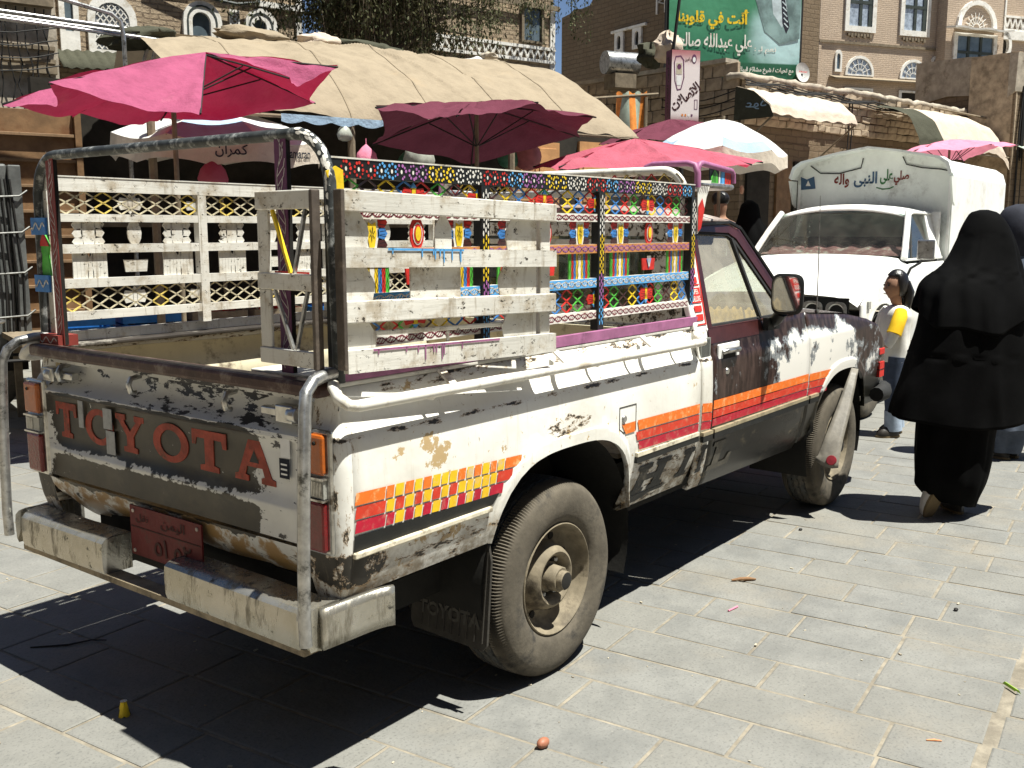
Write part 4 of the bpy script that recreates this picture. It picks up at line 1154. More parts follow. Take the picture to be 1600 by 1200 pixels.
f2 = lambda a, b: (a, -.7445, b)
pl_.fan([(1.255, 1.825), (1.33, 1.824), (1.325, 1.865), (1.295, 1.884), (1.26, 1.85)], f2, 4)
pl_.fan([(1.335, 1.824), (1.35, 1.823), (1.352, 1.884), (1.337, 1.885)], f2, 8)
pl_.fan([(1.352, 1.823), (1.395, 1.823), (1.395, 1.881), (1.354, 1.884)], f2, 11)
pl_.fan([(1.40, 1.823), (1.46, 1.822), (1.458, 1.876), (1.40, 1.88)], f2, 1)
f3 = lambda a, b: (a, -.7458, b)
for k in range(4):
    pl_.ribbon([(1.265 + .012 * k, 1.83), (1.29 + .004 * k, 1.872)], .0025, f3, 7)
    pl_.ribbon([(1.36 + .006 * math.sin(q), 1.828 + q * .007) for q in range(8)], .003, f3, 8)
    pl_.ribbon([(1.415 + .01 * k, 1.83 + .01 * (k % 2)), (1.42 + .01 * k, 1.866)], .0025, f3, 6)
pl_.build('painted_plate', PALX, car)
gs = MB(); fng = lambda a, b: (a, -.755, b)
gs.prism([(1.115, 1.83), (1.245, 1.835), (1.20, 1.76), (1.15, 1.62), (1.12, 1.60)], fng, (0, .004, 0), 8)
fng2 = lambda a, b: (a, -.7575, b)
gs.fan([(1.12, 1.72), (1.155, 1.755), (1.18, 1.71), (1.15, 1.625), (1.122, 1.61)], fng2, 1)
for k in range(5): gs.ribbon([(1.13 + .018 * k, 1.78), (1.145 + .014 * k, 1.80), (1.14 + .018 * k, 1.815)], .004, fng2, 6)
gs.build('gusset_plate', PALX, car)

# the gate leaf swung against the right side, and the narrow leaf across the rear
def slat_gate(name, x0, y0, x1, y1, dz, label=None):
    a = Vector((x0, y0, 0)); b = Vector((x1, y1, 0)); d = (b - a); L = d.length; d.normalize(); n = Vector((d.y, -d.x, 0))
    def P(u, v, w=0): p = a + d * u + n * w; return Vector((p.x, p.y, v - dz * u / L))
    return P, L
def gbox(P, u0, u1, z0, z1, w0, w1, name, mats, parent, bevel=.003, deco=None):
    mb = MB()
    vs = [P(u, z, w) for (u, w, z) in ((u0, w0, z0), (u1, w0, z0), (u1, w1, z0), (u0, w1, z0), (u0, w0, z1), (u1, w0, z1), (u1, w1, z1), (u0, w1, z1))]
    mb.add(vs, [(0, 3, 2, 1), (4, 5, 6, 7), (0, 1, 5, 4), (1, 2, 6, 5), (2, 3, 7, 6), (3, 0, 4, 7)])
    if deco: deco(mb)
    return mb.build(name, mats, parent, None, None if deco else bevel)
P, L = slat_gate('gate', -1.055, -.800, -.150, -.848, .022)
MT['gatepost'] = M('rusty grey angle post', (.11, .09, .075), .6, .3, .3, 14, .2, 50, dirt=(.25, .2, .15), ds=9)
leaf = gbox(P, 0, .013, 1.248, 1.722, .02, .052, 'gate_leaf', 'gatepost', truck)
rng = random.Random(2)
def drips(P, u0, u1, zt, zb, w, mi, n, band=True):
    def f(mb):
        fn = lambda a, b: P(a, b, w)
        if band: mb.fan([(u0, zt - .006), (u1, zt - .006), (u1, zt + .0005), (u0, zt + .0005)], fn, mi)
        for k in range(n):
            x = rng.uniform(u0, u1); l = rng.uniform(.3, 1) * (zt - zb)
            mb.fan([(x - .003, zt), (x - .002, zt - l), (x, zt - l - .004), (x + .002, zt - l), (x + .003, zt)], fn, mi)
    return f
boards = ((1.665, 1.722, None), (1.520, 1.572, drips(P, .16, .46, 1.572, 1.535, .0525, 1, 9)), (1.372, 1.432, None), (1.208 + .03, 1.300, drips(P, .10, .62, 1.300, 1.255, .0525, 2, 9)))
for z0, z1, dc in boards:
    gbox(P, .0135, L, z0, z1, .030, .050, 'gate_board', ['wood_white', 'skyblue', 'purple'], leaf, .003, dc)
# backing plates with cut corners, seen between the boards
def plate(u0, u1, z0, z1, cut=None):
    mb = MB(); u0 *= .915 if u0 > .05 else 1; u1 *= .915
    if cut == 'r': poly = [(u0, z0), (u1 - .01, z0), (u1, z0 + (z1 - z0) * .45), (u1 - .005, z1 - .04), (u1 - .035, z1), (u0, z1)]
    elif cut == 'arch': poly = [(u0, z0), (u1, z0), (u1, z1 - .04), (u1 - .02, z1 - .01), ((u0 + u1) / 2, z1), (u0 + .02, z1 - .01), (u0, z1 - .04)]
    elif cut == 'l': poly = [(u0 + .01, z0), (u1, z0), (u1, z1), (u0 + .03, z1), (u0 + .004, z1 - .04), (u0, z0 + .05)]
    else: poly = [(u0, z0), (u1, z0), (u1, z1), (u0, z1)]
    q0 = P(0, 0, .022); q1 = P(0, 0, .026)
    mb.prism(poly, lambda a, b: P(a, b, .027), q0 - q1, 0); mb.build('gate_plate', 'wood_white', leaf)
for u0, u1, z0, z1, c in ((.029, .125, 1.565, 1.672, 'r'), (.40, .475, 1.565, 1.672, 'arch'), (.74, .905, 1.565, 1.672, 'l'), (.029, .145, 1.425, 1.527, 'r'), (.29, .515, 1.425, 1.527, None), (.70, .905, 1.425, 1.527, 'l'), (.029, .150, 1.292, 1.379, 'r'), (.72, .905, 1.292, 1.379, 'l')):
    plate(u0, u1, z0, z1, c)
gbox(P, L - .055, L - .004, 1.242, 1.715, .003, .026, 'gate_stile', 'wood_white', leaf)
gbox(P, .13, .68, 1.332, 1.346, .012, .021, 'gate_bar', 'wood_white', leaf)
gbox(P, .42, .43, 1.29, 1.331, .012, .020, 'gate_bar', 'wood_white', leaf)
# narrow leaf across the right rear
P2, L2 = slat_gate('gate', -1.068, -.775, -1.055, -.522, 0)
lf2 = gbox(P2, 0, .014, 1.245, 1.722, -.020, .008, 'narrow_gate', 'gatepost', truck)
for z0, z1, dc in ((1.672, 1.722, None), (1.455, 1.500, None), (1.248, 1.292, None)):
    gbox(P2, .0145, L2, z0, z1, -.018, .002, 'gate_board', 'wood_white', lf2)
for z0, z1 in ((1.293, 1.454), (1.501, 1.671)):
    gbox(P2, L2 - .052, L2 - .002, z0, z1, -.014, -.004, 'gate_stile', 'wood_white', lf2)
    v = MB(); v.beam(P2(.10, z0, -.006), P2(.045, z1, -.006), .009, .009); v.build('gate_brace', 'steel', lf2)
    v = MB(); v.beam(P2(.115, z0, -.006), P2(.19, z1, -.006), .009, .009); v.build('gate_brace', 'yellow' if z0 > 1.4 else 'steel', lf2)
r2 = MB(); r2.beam(P2(.05, 1.502, .004), P2(.20, 1.502, .004), .002, .006); r2.build('paint_drip', 'redpaint', lf2)

# ------------------------------------------------------------------ cab
cbot = lambda x: .47 - .03 * max(0, min(1, (x - 1.1) / 1.2))
def ftop(x):
    if x < 2.3: return 1.185
    return lerp_tab([(3.60, .86), (3.52, .95), (3.42, 1.035), (3.25, 1.085), (2.9, 1.135), (2.3, 1.175)], x)
for sgn in (-1, 1):
    mb = side_sheet(xs_range(1.036, 1.140, 4), lambda x: 1.185, cbot, None, wc, sgn, HI)
    pnl = mb.build('cab_corner_panel', 'body', truck, 40); pnl.modifiers.new('t', 'SOLIDIFY').thickness = .012
    mb = side_sheet(xs_range(1.147, 2.282, 24), lambda x: 1.185, cbot, None, wc, sgn, HI)
    door = mb.build('door', 'door', truck, 40); door.modifiers.new('t', 'SOLIDIFY').thickness = .012
    axf = [2.855 + .43 * s for s in (-1, -.99, -.96, -.9, -.8, -.6, -.3, 0, .3, .6, .8, .9, .96, .99, 1)]
    mb = side_sheet(xs_range(2.289, 3.56, 28, axf), ftop, lambda x: .47 if x < 2.9 else .54, FA, wc, sgn, HI)
    fen = mb.build('front_fender', 'door', truck, 40); fen.modifiers.new('t', 'SOLIDIFY').thickness = .012
    w2 = lambda z: wc(z)
    sk = skin(wc, .003, sgn)
    for row, (z1, z0) in enumerate(((.868, .828), (.824, .789), (.784, .750))):
        for nm_, x0, x1, par in (('door_stripe', 1.150, 2.278, door), ('panel_stripe', 1.040, 1.136, pnl), ('fender_stripe', 2.294, (2.62, 2.60, 2.575)[row], fen)):
            s2 = MB(); dz = -.010 * (x0 - 1.04); quad_decal(s2, (x0, z0 + dz), (x1, z0 + dz - .008), (x1, z1 + dz - .008), (x0, z1 + dz), sk, 0, 10, 2)
            s2.build(nm_, ('stripe_o', 'stripe_r', 'stripe_c')[row], par)
    for nm_, x0, x1, par in (('door_moulding', 1.152, 2.276, door), ('panel_moulding', 1.042, 1.134, pnl), ('fender_moulding', 2.296, 2.42, fen)):
        s2 = MB(); yo_ = sgn * .8455; s2.box(x0, x1, yo_ - .009, yo_ + .009, .722, .738, 0); s2.box(x0, x1, yo_ - .0075, yo_ + .0075, .694, .7215, 1); s2.build(nm_, ['trimglint', 'black'], par)  # lighter strip on the top edge is a painted highlight
    if sgn < 0:
        s2 = MB(); slab_italic(s2, LL, 1.165, .22, .535, .13, lambda a, b: (a, -(wc(b) + .0045), b)); s2.build('door_lettering', 'decalgrey', door)
        s2 = MB(); slab_italic(s2, LI, 1.043, .055, .55, .12, lambda a, b: (a, -(wc(b) + .0045), b)); s2.build('panel_lettering', 'decal', pnl)
    # maroon belt strip under the window, handle, lock
    bs2 = MB(); quad_decal(bs2, (1.152, 1.118), (1.72, 1.120), (1.72, 1.186), (1.152, 1.186), skin(wc, .0025, sgn), 0, 6, 5); bs2.build('belt_paint', 'maroon', door)
    hd = MB(); yy = sgn * (wc(1.07) + .004)
    hd.box(1.20, 1.42, yy - .006, yy + .006, 1.035, 1.112, 0)
    ho = hd.build('door_handle', 'plasticwhite', door, None, .01)
    h2 = MB(); h2.tube([(1.235, yy + sgn * .012, 1.075), (1.25, yy + sgn * .026, 1.082), (1.37, yy + sgn * .026, 1.080), (1.385, yy + sgn * .012, 1.073)], .012, 8); h2.build('handle_grip', 'chrome', ho, 50)
    h3 = MB(); h3.box(1.245, 1.375, yy + sgn * .0065 - .001, yy + sgn * .0065 + .001, 1.042, 1.066); h3.build('handle_recess', 'dark', ho)
    k2 = MB(); k2.revolve([(.0005, .006), (.013, .006), (.016, 0)], (1.285, sgn * wc(.99), .985), (0, sgn, 0), 12); k2.build('door_lock', 'chrome', door, 40)
    # vent grille behind the door
    vg = MB(); yv = sgn * (wc(1.10) + .003)
    vg.box(1.045, 1.135, yv - .006, yv + .004, 1.055, 1.150, 0)
    for k in range(8): vg.box(1.052 + k * .0095, 1.0555 + k * .0095, yv + sgn * .004 - .003, yv + sgn * .004 + .003, 1.062, 1.143, 1)
    vg.build('vent_grille', ['greyplastic', 'dark'] if 'greyplastic' in MT else ['steel', 'dark'], pnl)
# greenhouse geometry (right side y < 0), mirrored
RT = 1.70
def side_pt(x, z):                        # plan half width of the greenhouse at height z
    return .800 - (.155) * max(0, (z - 1.185)) / .46
def gh(sgn):
    Q = lambda x, z, o=0: (x, sgn * (side_pt(x, z) + o), z)
    out = []
    # rear quarter pillar: white with red bars
    mb = MB(); poly = [(1.040, 1.180), (1.175, 1.180), (1.275, 1.645), (1.10, 1.66), (1.055, 1.60)]
    mb.prism(poly, Q, (0, -sgn * .03, 0), 0)
    pil = mb.build('rear_pillar', 'pillarwhite', truck, None, .006)
    s2 = MB()
    for k, zz in enumerate((1.225, 1.262, 1.385, 1.425, 1.465, 1.50)):
        xs = 1.06 + .012 * (zz - 1.2); xe = 1.150 + .21 * (zz - 1.2) * .95
        w = .026
        s2.add([Q(xs + .02, zz, .003), Q(xe - .015, zz, .003), Q(xe - .009, zz + w, .003), Q(xs + .02, zz + w, .003)], [(0, 1, 2, 3)], 0)
    for zz in (1.205, 1.375): s2.add([Q(1.07, zz, .003), Q(1.148 + .2 * (zz - 1.2), zz, .003), Q(1.148 + .2 * (zz - 1.2), zz + .006, .003), Q(1.07, zz + .006, .003)], [(0, 1, 2, 3)], 0)
    s2.ribbon([(1.150, 1.205), (1.255, 1.60)], .007, lambda a, b: Q(a, b, .003), 0)
    if sgn < 0:
        s2.add([Q(1.075, 1.300, .003), Q(1.165, 1.300, .003), Q(1.180, 1.365, .003), Q(1.075, 1.365, .003)], [(0, 1, 2, 3)], 0)
        put_text(s2, 'SUPER', (1.088, 1.158, 1.337, 1.359), lambda u, v: Q(u, v, .0045), 1, .01)
        put_text(s2, 'DELUXE', (1.083, 1.160, 1.306, 1.329), lambda u, v: Q(u, v, .0045), 1, .01)
    s2.build('pillar_sticker', ['redpaint', 'white'], pil)
    # window frame (door): rear post, top, front post; vent frame; A pillar
    def strip(pts, w, name, mat, th=.022, o=.004):
        m3 = MB()
        for p, q in zip(pts[:-1], pts[1:]):
            m3.beam(Q(p[0], p[1], o - th / 2), Q(q[0], q[1], o - th / 2), th, w, up=(1, 0, .3))
        return m3
    T1 = [(1.165, 1.185), (1.262, 1.632)]
    def band(poly_o, poly_i, name, mat, o=.005, th=.02):
        m3 = MB(); m3.ring(poly_o, poly_i, lambda a, b: Q(a, b, o), (0, -sgn * th, 0), 0); return m3.build(name, mat, truck, None, .003)
    outer = [(1.160, 1.186), (1.258, 1.640), (1.300, 1.652), (1.66, 1.640), (1.745, 1.615), (2.13, 1.186)]
    inner = [(1.200, 1.190), (1.288, 1.600), (1.315, 1.610), (1.625, 1.603), (1.695, 1.575), (2.06, 1.190)]
    band(outer, inner, 'window_frame', 'maroon')
    ro = [(1.196, 1.188), (1.286, 1.606), (1.312, 1.615), (1.628, 1.608), (1.70, 1.580), (2.065, 1.188)]
    ri = [(1.214, 1.200), (1.300, 1.590), (1.32, 1.597), (1.615, 1.590), (1.665, 1.570), (2.02, 1.200)]
    band(ro, ri, 'window_seal', 'rubber', -.002, .016)
    vb = MB(); vb.beam(Q(1.735, 1.195, -.006), Q(1.655, 1.575, -.006), .018, .02, up=(1, 0, 0)); vb.build('vent_post', 'rubber', truck)
    gl = MB(); gl.add([Q(a, b, -.012) for a, b in ((1.20, 1.188), (1.735, 1.188), (1.655, 1.60), (1.29, 1.605))], [(0, 1, 2, 3)]); gl.build('side_glass', 'dustyglass', truck)
    g2 = MB(); g2.add([Q(a, b, -.012) for a, b in ((1.74, 1.188), (2.06, 1.188), (1.70, 1.575), (1.662, 1.59))], [(0, 1, 2, 3)]); g2.build('vent_glass', 'dustyglass', truck)
    dg = MB(); dg.beam(Q(1.262, 1.64, .010), Q(1.66, 1.655, .010), .012, .012); dg.beam(Q(1.66, 1.655, .010), Q(1.765, 1.625, .010), .012, .012); dg.beam(Q(1.765, 1.625, .01), Q(2.16, 1.19, .01), .012, .012)
    dg.build('rain_gutter', 'black', truck)
    ap = MB(); ap.prism([(2.125, 1.184), (2.20, 1.180), (1.80, 1.640), (1.745, 1.622)], lambda a, b: Q(a, b, -.004), (0, -sgn * .04, 0), 0); ap.build('windscreen_pillar', 'maroon', truck, None, .004)
gh(-1); gh(1)
# roof with slightly crowned centre, windscreen, rear window, cowl, bonnet
rf = MB()
def rfn(u, v):
    x = 1.075 + .74 * u; s = (v - .5) * 2
    ys = s * (.655 - .02 * u)
    e = abs(s)
    z = 1.668 + .070 * (1 - e ** 2.6) - .045 * max(0, (u - .72) / .28) ** 2 - .03 * max(0, (.12 - u) / .12) ** 2
    return (x, ys, z)
rf.grid(rfn, 16, 21)
MT['roofpaint'] = M('dusty brown roof paint', (.30, .235, .20), .35, 0, .2, 4, .1, 20, dirt=(.55, .5, .46), ds=3)
rfo = rf.build('roof', 'roofpaint', truck, 40); rfo.modifiers.new('t', 'SOLIDIFY').thickness = .02
ws = MB()
def wsf(u, v):
    s = (u - .5) * 2; x = 1.80 + .40 * v + .05 * (1 - s * s); y = s * (.625 + .14 * v); return (x, y, 1.640 - .455 * v)
ws.grid(wsf, 9, 5); ws.build('windscreen', 'glass', truck, 40)
rw = MB(); rw.ring([(-.77, 1.19), (.77, 1.19), (.64, 1.655), (-.64, 1.655)], [(-.60, 1.27), (.60, 1.27), (.53, 1.59), (-.53, 1.59)], lambda a, b: (1.055 + .05 * (b - 1.19), a, b), (.02, 0, 0)); rwo = rw.build('cab_rear_wall', 'body', truck)
g3 = MB(); g3.add([(1.066, -.61, 1.262), (1.066, .61, 1.262), (1.082, .54, 1.598), (1.082, -.54, 1.598)], [(0, 1, 2, 3)]); g3.build('rear_glass', 'glass', rwo)
lw_ = MB(); lw_.box(1.037, 1.05, -.80, .80, .60, 1.19); lw_.build('cab_back_panel', 'body', truck)
bn = MB()
def bnf(u, v):
    x = 2.17 + 1.40 * u; s = (v - .5) * 2; e = abs(s)
    hw = .80 - .02 * u
    z = ftop(x) + .008 + .035 * (1 - e ** 2) * (1 - .3 * u)
    return (x, s * hw, z if x > 2.3 else 1.183 + .035 * (1 - e * e))
bn.grid(bnf, 20, 15)
bn.build('bonnet', 'door', truck, 40)
MT['bonnet'] = MT['door']
nose = MB(); nose.box(3.545, 3.56, -.80, .80, .56, .90); nose.build('front_panel', 'dark', truck)
gr = MB()
for k in range(7): gr.box(3.56, 3.572, -.46, .46, .66 + k * .028, .674 + k * .028)
tag(gr.build('grille', 'chrome', truck), kind='stuff')
for sgn in (-1, 1):
    h = MB(); h.revolve([(.0005, .02), (.07, .012), (.085, 0)], (3.56, sgn * .58, .76), (1, 0, 0), 20); h.build('headlight', 'lampclear', truck, 40)
    l = MB(); l.box(3.46, 3.555, sgn * .838 - .012, sgn * .838 + .012, .842, .882); l.build('side_marker', 'orangelens', truck, None, .004) if 'orangelens' in MT else l.build('side_marker', 'redpaint', truck, None, .004)
    l = MB(); l.box(3.47, 3.56, sgn * .838 - .012, sgn * .838 + .012, .70, .795, 0); l.box(3.468, 3.562, sgn * .838 - .0135, sgn * .838 + .0135, .745, .750, 1); l.build('front_indicator', ['redpaint', 'black'], truck)
    b2 = MB(); b2.tube([(3.40, sgn * .86, .60), (3.52, sgn * .86, .60), (3.62, sgn * .83, .60), (3.66, sgn * .75, .60)], [.045, .055, .06, .06], 10); b2.build('bumper_tip', 'rubber', truck, 50)
fbm = MB(); fbm.box(3.60, 3.68, -.78, .78, .54, .66); fbm.build('front_bumper', 'bumper', truck, None, .015)
# interior: bench seat with gold fur cover, far door trim, dash, wheel
se = MB()
def sef(u, v):
    y = -.66 + 1.32 * u; t = v
    pts = [(1.75, .86), (1.72, .93), (1.55, .96), (1.30, .94), (1.24, 1.0), (1.20, 1.20), (1.16, 1.33), (1.12, 1.36), (1.09, 1.33)]
    k = t * 8; i = min(7, int(k)); f = k - i
    x = pts[i][0] + (pts[i + 1][0] - pts[i][0]) * f; z = pts[i][1] + (pts[i + 1][1] - pts[i][1]) * f
    return (x, y, z + .012 * math.sin(5 * y) + .008 * math.sin(31 * y + 17 * t))
se.grid(sef, 30, 25); se.build('bench_seat', 'gold', truck, 60)
it = MB(); it.box(1.15, 2.20, -.74, .74, .50, .70); it.box(2.02, 2.20, -.72, .72, .85, 1.17); it.build('dashboard', 'dark', truck)
fd = MB(); fd.box(1.15, 2.05, .765, .775, .70, 1.18); fd.build('door_trim', 'beige', truck); fd2 = MB(); fd2.box(1.15, 2.05, -.775, -.765, .70, 1.17); fd2.build('door_trim', 'beige', truck)
stw = MB(); stw.tube([(1.86 + .05 * math.sin(a), .36 + .18 * math.cos(a), 1.12 + .17 * math.sin(a)) for a in [2 * PI * k / 24 for k in range(25)]], .012, 6); stw.build('steering_wheel', 'black', truck, 50)
fu = MB(); fu.grid(lambda u, v: (1.17 + .80 * u, -.70 - .03 * v, 1.175 + .085 * math.sin(PI * min(1, v * 1.1)) * (.7 + .3 * math.sin(3 * u + 1)) + .01 * math.sin(60 * u)), 40, 8); fu.build('sill_fur', 'gold', truck, 60)
# door mirror
mr = MB()
def mrf(u, v):
    a = 2 * PI * u; sq = lambda c: math.copysign(abs(c) ** .45, c)
    s = (.0, .80, 1.0, .97, .80, .45, .01)[round(v * 6)]; x = (-.002, 0, .012, .03, .06, .085, .095)[round(v * 6)]
    if round(v * 6) == 0: s = .9; x = .004
    return (1.70 + x + .02 * math.cos(a) * 0, -.935 + .080 * s * sq(math.cos(a)), 1.315 + .098 * s * sq(math.sin(a)) + .06 * 0)
mr.grid(mrf, 28, 7, 0, True)
mir = mr.build('door_mirror', 'black', truck, 50)
mg = MB(); mg.prism([(-.935 + .068 * math.copysign(abs(math.cos(a)) ** .5, math.cos(a)), 1.315 + .084 * math.copysign(abs(math.sin(a)) ** .5, math.sin(a))) for a in [2 * PI * k / 24 for k in range(24)]], lambda a, b: (1.701, a, b), (.004, 0, 0))
MT['mirror'] = M('mirror glass', (.6, .6, .6), .05, 1.0, 0, 5, 0)
mg.build('mirror_glass', 'mirror', mir)
ma = MB(); ma.tube([(1.74, -.90, 1.225), (1.76, -.87, 1.19), (1.80, -.83, 1.17)], .03, 8); ma.box(1.72, 1.86, -.845, -.815, 1.135, 1.195); ma.build('mirror_arm', 'black', mir, 50)
# strip mud flap hung from the front arch, and the aerial
sf = MB()
def sff(u, v):
    c = [(2.93, .815), (2.84, .72), (2.74, .60), (2.62, .47), (2.55, .36), (2.535, .30)]
    k = v * 5; i = min(4, int(k)); f = k - i
    x = c[i][0] + (c[i + 1][0] - c[i][0]) * f; z = c[i][1] + (c[i + 1][1] - c[i][1]) * f
    w = .035 + .10 * v
    return (x + .02 * (u - .5), -.872 - .012 * math.sin(v * 3) - w * (u - .5) * .95, z - w * (u - .5) * .22 - .02 * (v > .9) * (4 * (u - .5) ** 2) * -1)
sf.grid(sff, 5, 14)
MT['flapgrey'] = M('scuffed grey rubber strip', (.17, .155, .13), .5, 0, .3, 12, .2, 60)
sfo = sf.build('strip_flap', 'flapgrey', truck, 50); sfo.modifiers.new('t', 'SOLIDIFY').thickness = .008
rfx = MB(); rfx.revolve([(.0005, .008), (.026, .007), (.029, 0)], (2.535, -.900, .345), (-1, -.15, .45), 16); rfx.build('flap_reflector', 'redrefl', truck, 40) if 'redrefl' in MT else rfx.build('flap_reflector', 'dkred', truck, 40)
an = MB(); an.tube([(2.50, -.79, 1.165), (2.50, -.79, 1.185)], .012, 8); an.tube([(2.50, -.79, 1.18), (2.49, -.79, 1.50), (2.46, -.795, 1.80)], [.0035, .003, .002], 6); an.build('aerial', 'steel', truck, 50)
# ------------------------------------------------------------------ buildings
def arch_poly(u0, u1, z0, z1, n=10, point=0.0):
    """outline of a round-headed (or slightly pointed) opening"""
    r = (u1 - u0) / 2; uc = (u0 + u1) / 2; zs = z1 - r * (1 + point)
    P = [(u0, z0), (u1, z0)]
    for k in range(n + 1):
        a = PI * k / n; P.append((uc + r * math.cos(a), zs + r * (1 + point) * math.sin(a) ** (1 - .25 * point)))
    return P
def rect_poly(u0, u1, z0, z1): return [(u0, z0), (u1, z0), (u1, z1), (u0, z1)]
def fr(o): return lambda a, b: (a, o, b)
MT['pane'] = M('window pane', (.10, .13, .15), .08, 0, .3, 3, 0, spec=.6)
MT['panelight'] = M('curtained window pane', (.33, .38, .45), .15, 0, .4, 9, 0, spec=.6)
MT['winframe'] = M('dark green window frame', (.04, .05, .045), .6)
def window(parent, poly_o, poly_i, front, s, frame='gypsum', pane='pane', proud=.05, tracery=None, name='window'):
    """surround proud of the wall; s = local y direction that looks out of the wall"""
    m = MB(); m.ring(poly_o, poly_i, fr(front + s * proud), (0, -s * (proud + .02), 0), 0)
    w = m.build(name, frame, parent)
    g = MB(); g.add([(a, front + s * .012, b) for a, b in poly_i], [tuple(range(len(poly_i))) if s < 0 else tuple(reversed(range(len(poly_i))))]); g.build('pane', pane, w)
    if tracery:
        t = MB()
        for a, b in tracery: t.beam((a[0], front + s * .03, a[1]), (b[0], front + s * .03, b[1]), .014, .02, 0, up=(0, 1, 0))
        tag(t.build('tracery', 'gypsum', w), kind='stuff')
    return w
def fan_tracery(u0, u1, z0, z1, k=7):
    uc = (u0 + u1) / 2; r = (u1 - u0) / 2; h = z1 - z0; L = []
    for i in range(1, k):
        a = PI * i / k; L.append(((uc + .3 * r * math.cos(a), z0 + .3 * h * math.sin(a)), (uc + .97 * r * math.cos(a), z0 + .95 * h * math.sin(a))))
    for rr in (.3, .65):
        pts = [(uc + rr * r * math.cos(PI * i / 10), z0 + rr * h * math.sin(PI * i / 10)) for i in range(11)]; L += list(zip(pts[:-1], pts[1:]))
    return L
def lattice_tracery(u0, u1, z0, z1):
    L = []; uc = (u0 + u1) / 2; r = (u1 - u0) / 2; zc = z1 - r
    n = 7; w = u1 - u0; h = z1 - z0
    def clip(p): return p[1] < zc or (p[0] - uc) ** 2 + (p[1] - zc) ** 2 < (r * .97) ** 2
    for d in (-1, 1):
        for k in range(-8, 9):
            pts = []
            for t in range(25):
                u = u0 + w * t / 24; z = z0 + h * .5 + d * (u - uc) * 1.3 + k * h * .16
                if z0 < z < z1 and clip((u, z)): pts.append((u, z))
            if len(pts) > 1: L.append((pts[0], pts[-1]))
    return L
# --- tower house on the left
S = -17.3; S2 = -12.1
th_ = thing('tower_house', 'pale brick tower house with white arched fan windows rising behind the long tan awning', 'building', (7.768, 9.66, 0), S)
w = MB(); w.box(-3.5, .12, 0, 5, 0, 8); w.build('wall', 'brick_light', th_)
w = MB(); w.box(.06, .16, -.035, -.003, 2.5, 8); w.build('corner_trim', 'gypsum', th_)
window(th_, arch_poly(-3.00, -2.34, 4.02, 4.86), arch_poly(-2.90, -2.44, 4.10, 4.74), 0, -1, tracery=lattice_tracery(-2.90, -2.44, 4.10, 4.74), pane='panelight')
for u0, u1 in ((-1.69, -1.12), (-.76, -.26)):
    window(th_, arch_poly(u0, u1, 4.14, 4.92), arch_poly(u0 + .13, u1 - .17, 4.20, 4.76), 0, -1, proud=.07)
    q = MB(); q.ring(arch_poly(u0 + .05, u1 - .07, 4.14, 4.86), arch_poly(u0 + .075, u1 - .095, 4.14, 4.835), fr(-.078), (0, .006, 0), 0); q.build('arch_line', 'winframe', th_)
window(th_, arch_poly(-3.36, -3.11, 3.95, 5.2), arch_poly(-3.29, -3.18, 4.30, 5.08), 0, -1, proud=.05)
w = MB(); w.box(-3.50, -3.42, -.03, -.003, 3.2, 8); w.build('corner_trim', 'gypsum', th_)
q = MB(); q.ring(rect_poly(-.99, -.84, 4.35, 4.86), rect_poly(-.965, -.865, 4.40, 4.82), fr(-.04), (0, .03, 0))
for k in range(6):
    z = 4.41 + k * .07
    q.beam((-.965, -.03, z), (-.865, -.03, z + .07), .02, .012, 0, up=(0, 1, 0)); q.beam((-.865, -.03, z), (-.965, -.03, z + .07), .02, .012, 0, up=(0, 1, 0))
tag(q.build('gypsum_lattice', 'gypsum', th_), kind='stuff')
w = MB(); w.box(-.58, .18, -.08, -.003, 4.95, 5.03); w.build('string_course', 'gypsum', th_)
w = MB(); w.box(-2.2, -.58, -.06, -.003, 5.06, 5.12); w.build('string_course', 'gypsum', th_)
pipe_ = MB(); pipe_.tube([(-2.2, -.07, 5.10), (-1.5, -.10, 4.98), (-.9, -.10, 4.93), (-.55, -.08, 5.0), (-.5, -.08, 5.6)], .025, 6); pipe_.build('drain_pipe', 'winframe', th_, 50)
# dark corrugated sheet that paints in the sill shadow band below the windows
w = MB()
def lf(u, v): return (-3.45 + 1.25 * u, -.05 - .5 * v, 4.03 + .06 * u - .30 * v + .012 * math.sin(60 * u))
w.grid(lf, 60, 3); lo_ = w.build('sill_shadow_sheet', 'rag', th_, 50); lo_.modifiers.new('t', 'SOLIDIFY').thickness = .01
w = MB(); w.box(-3.0, -2.35, -.10, -.003, 2.3, 3.35); w.build('cement_patch', 'cement', th_)
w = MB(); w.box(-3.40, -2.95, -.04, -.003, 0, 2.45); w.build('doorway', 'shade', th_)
w = MB(); w.box(-3.42, -2.55, -.16, -.04, 2.46, 2.52); w.build('lintel', 'plank', th_)
# house plate and small notice
w = MB(); w.box(-2.95, -2.70, -.125, -.105, 2.66, 2.76, 0); put_text(w, '28-71', (-2.93, -2.72, 2.68, 2.74), fr(-.1275), 1, .02); w.build('number_sign', ['black', 'white'], th_)
w = MB(); w.box(-2.55, -2.38, -.125, -.105, 2.10, 2.34, 0)
for k in range(3): w.box(-2.50, -2.43, -.1275, -.126, 2.14 + .06 * k, 2.18 + .06 * k, 1)
w.build('notice_board', ['plasticwhite', 'black'], th_)
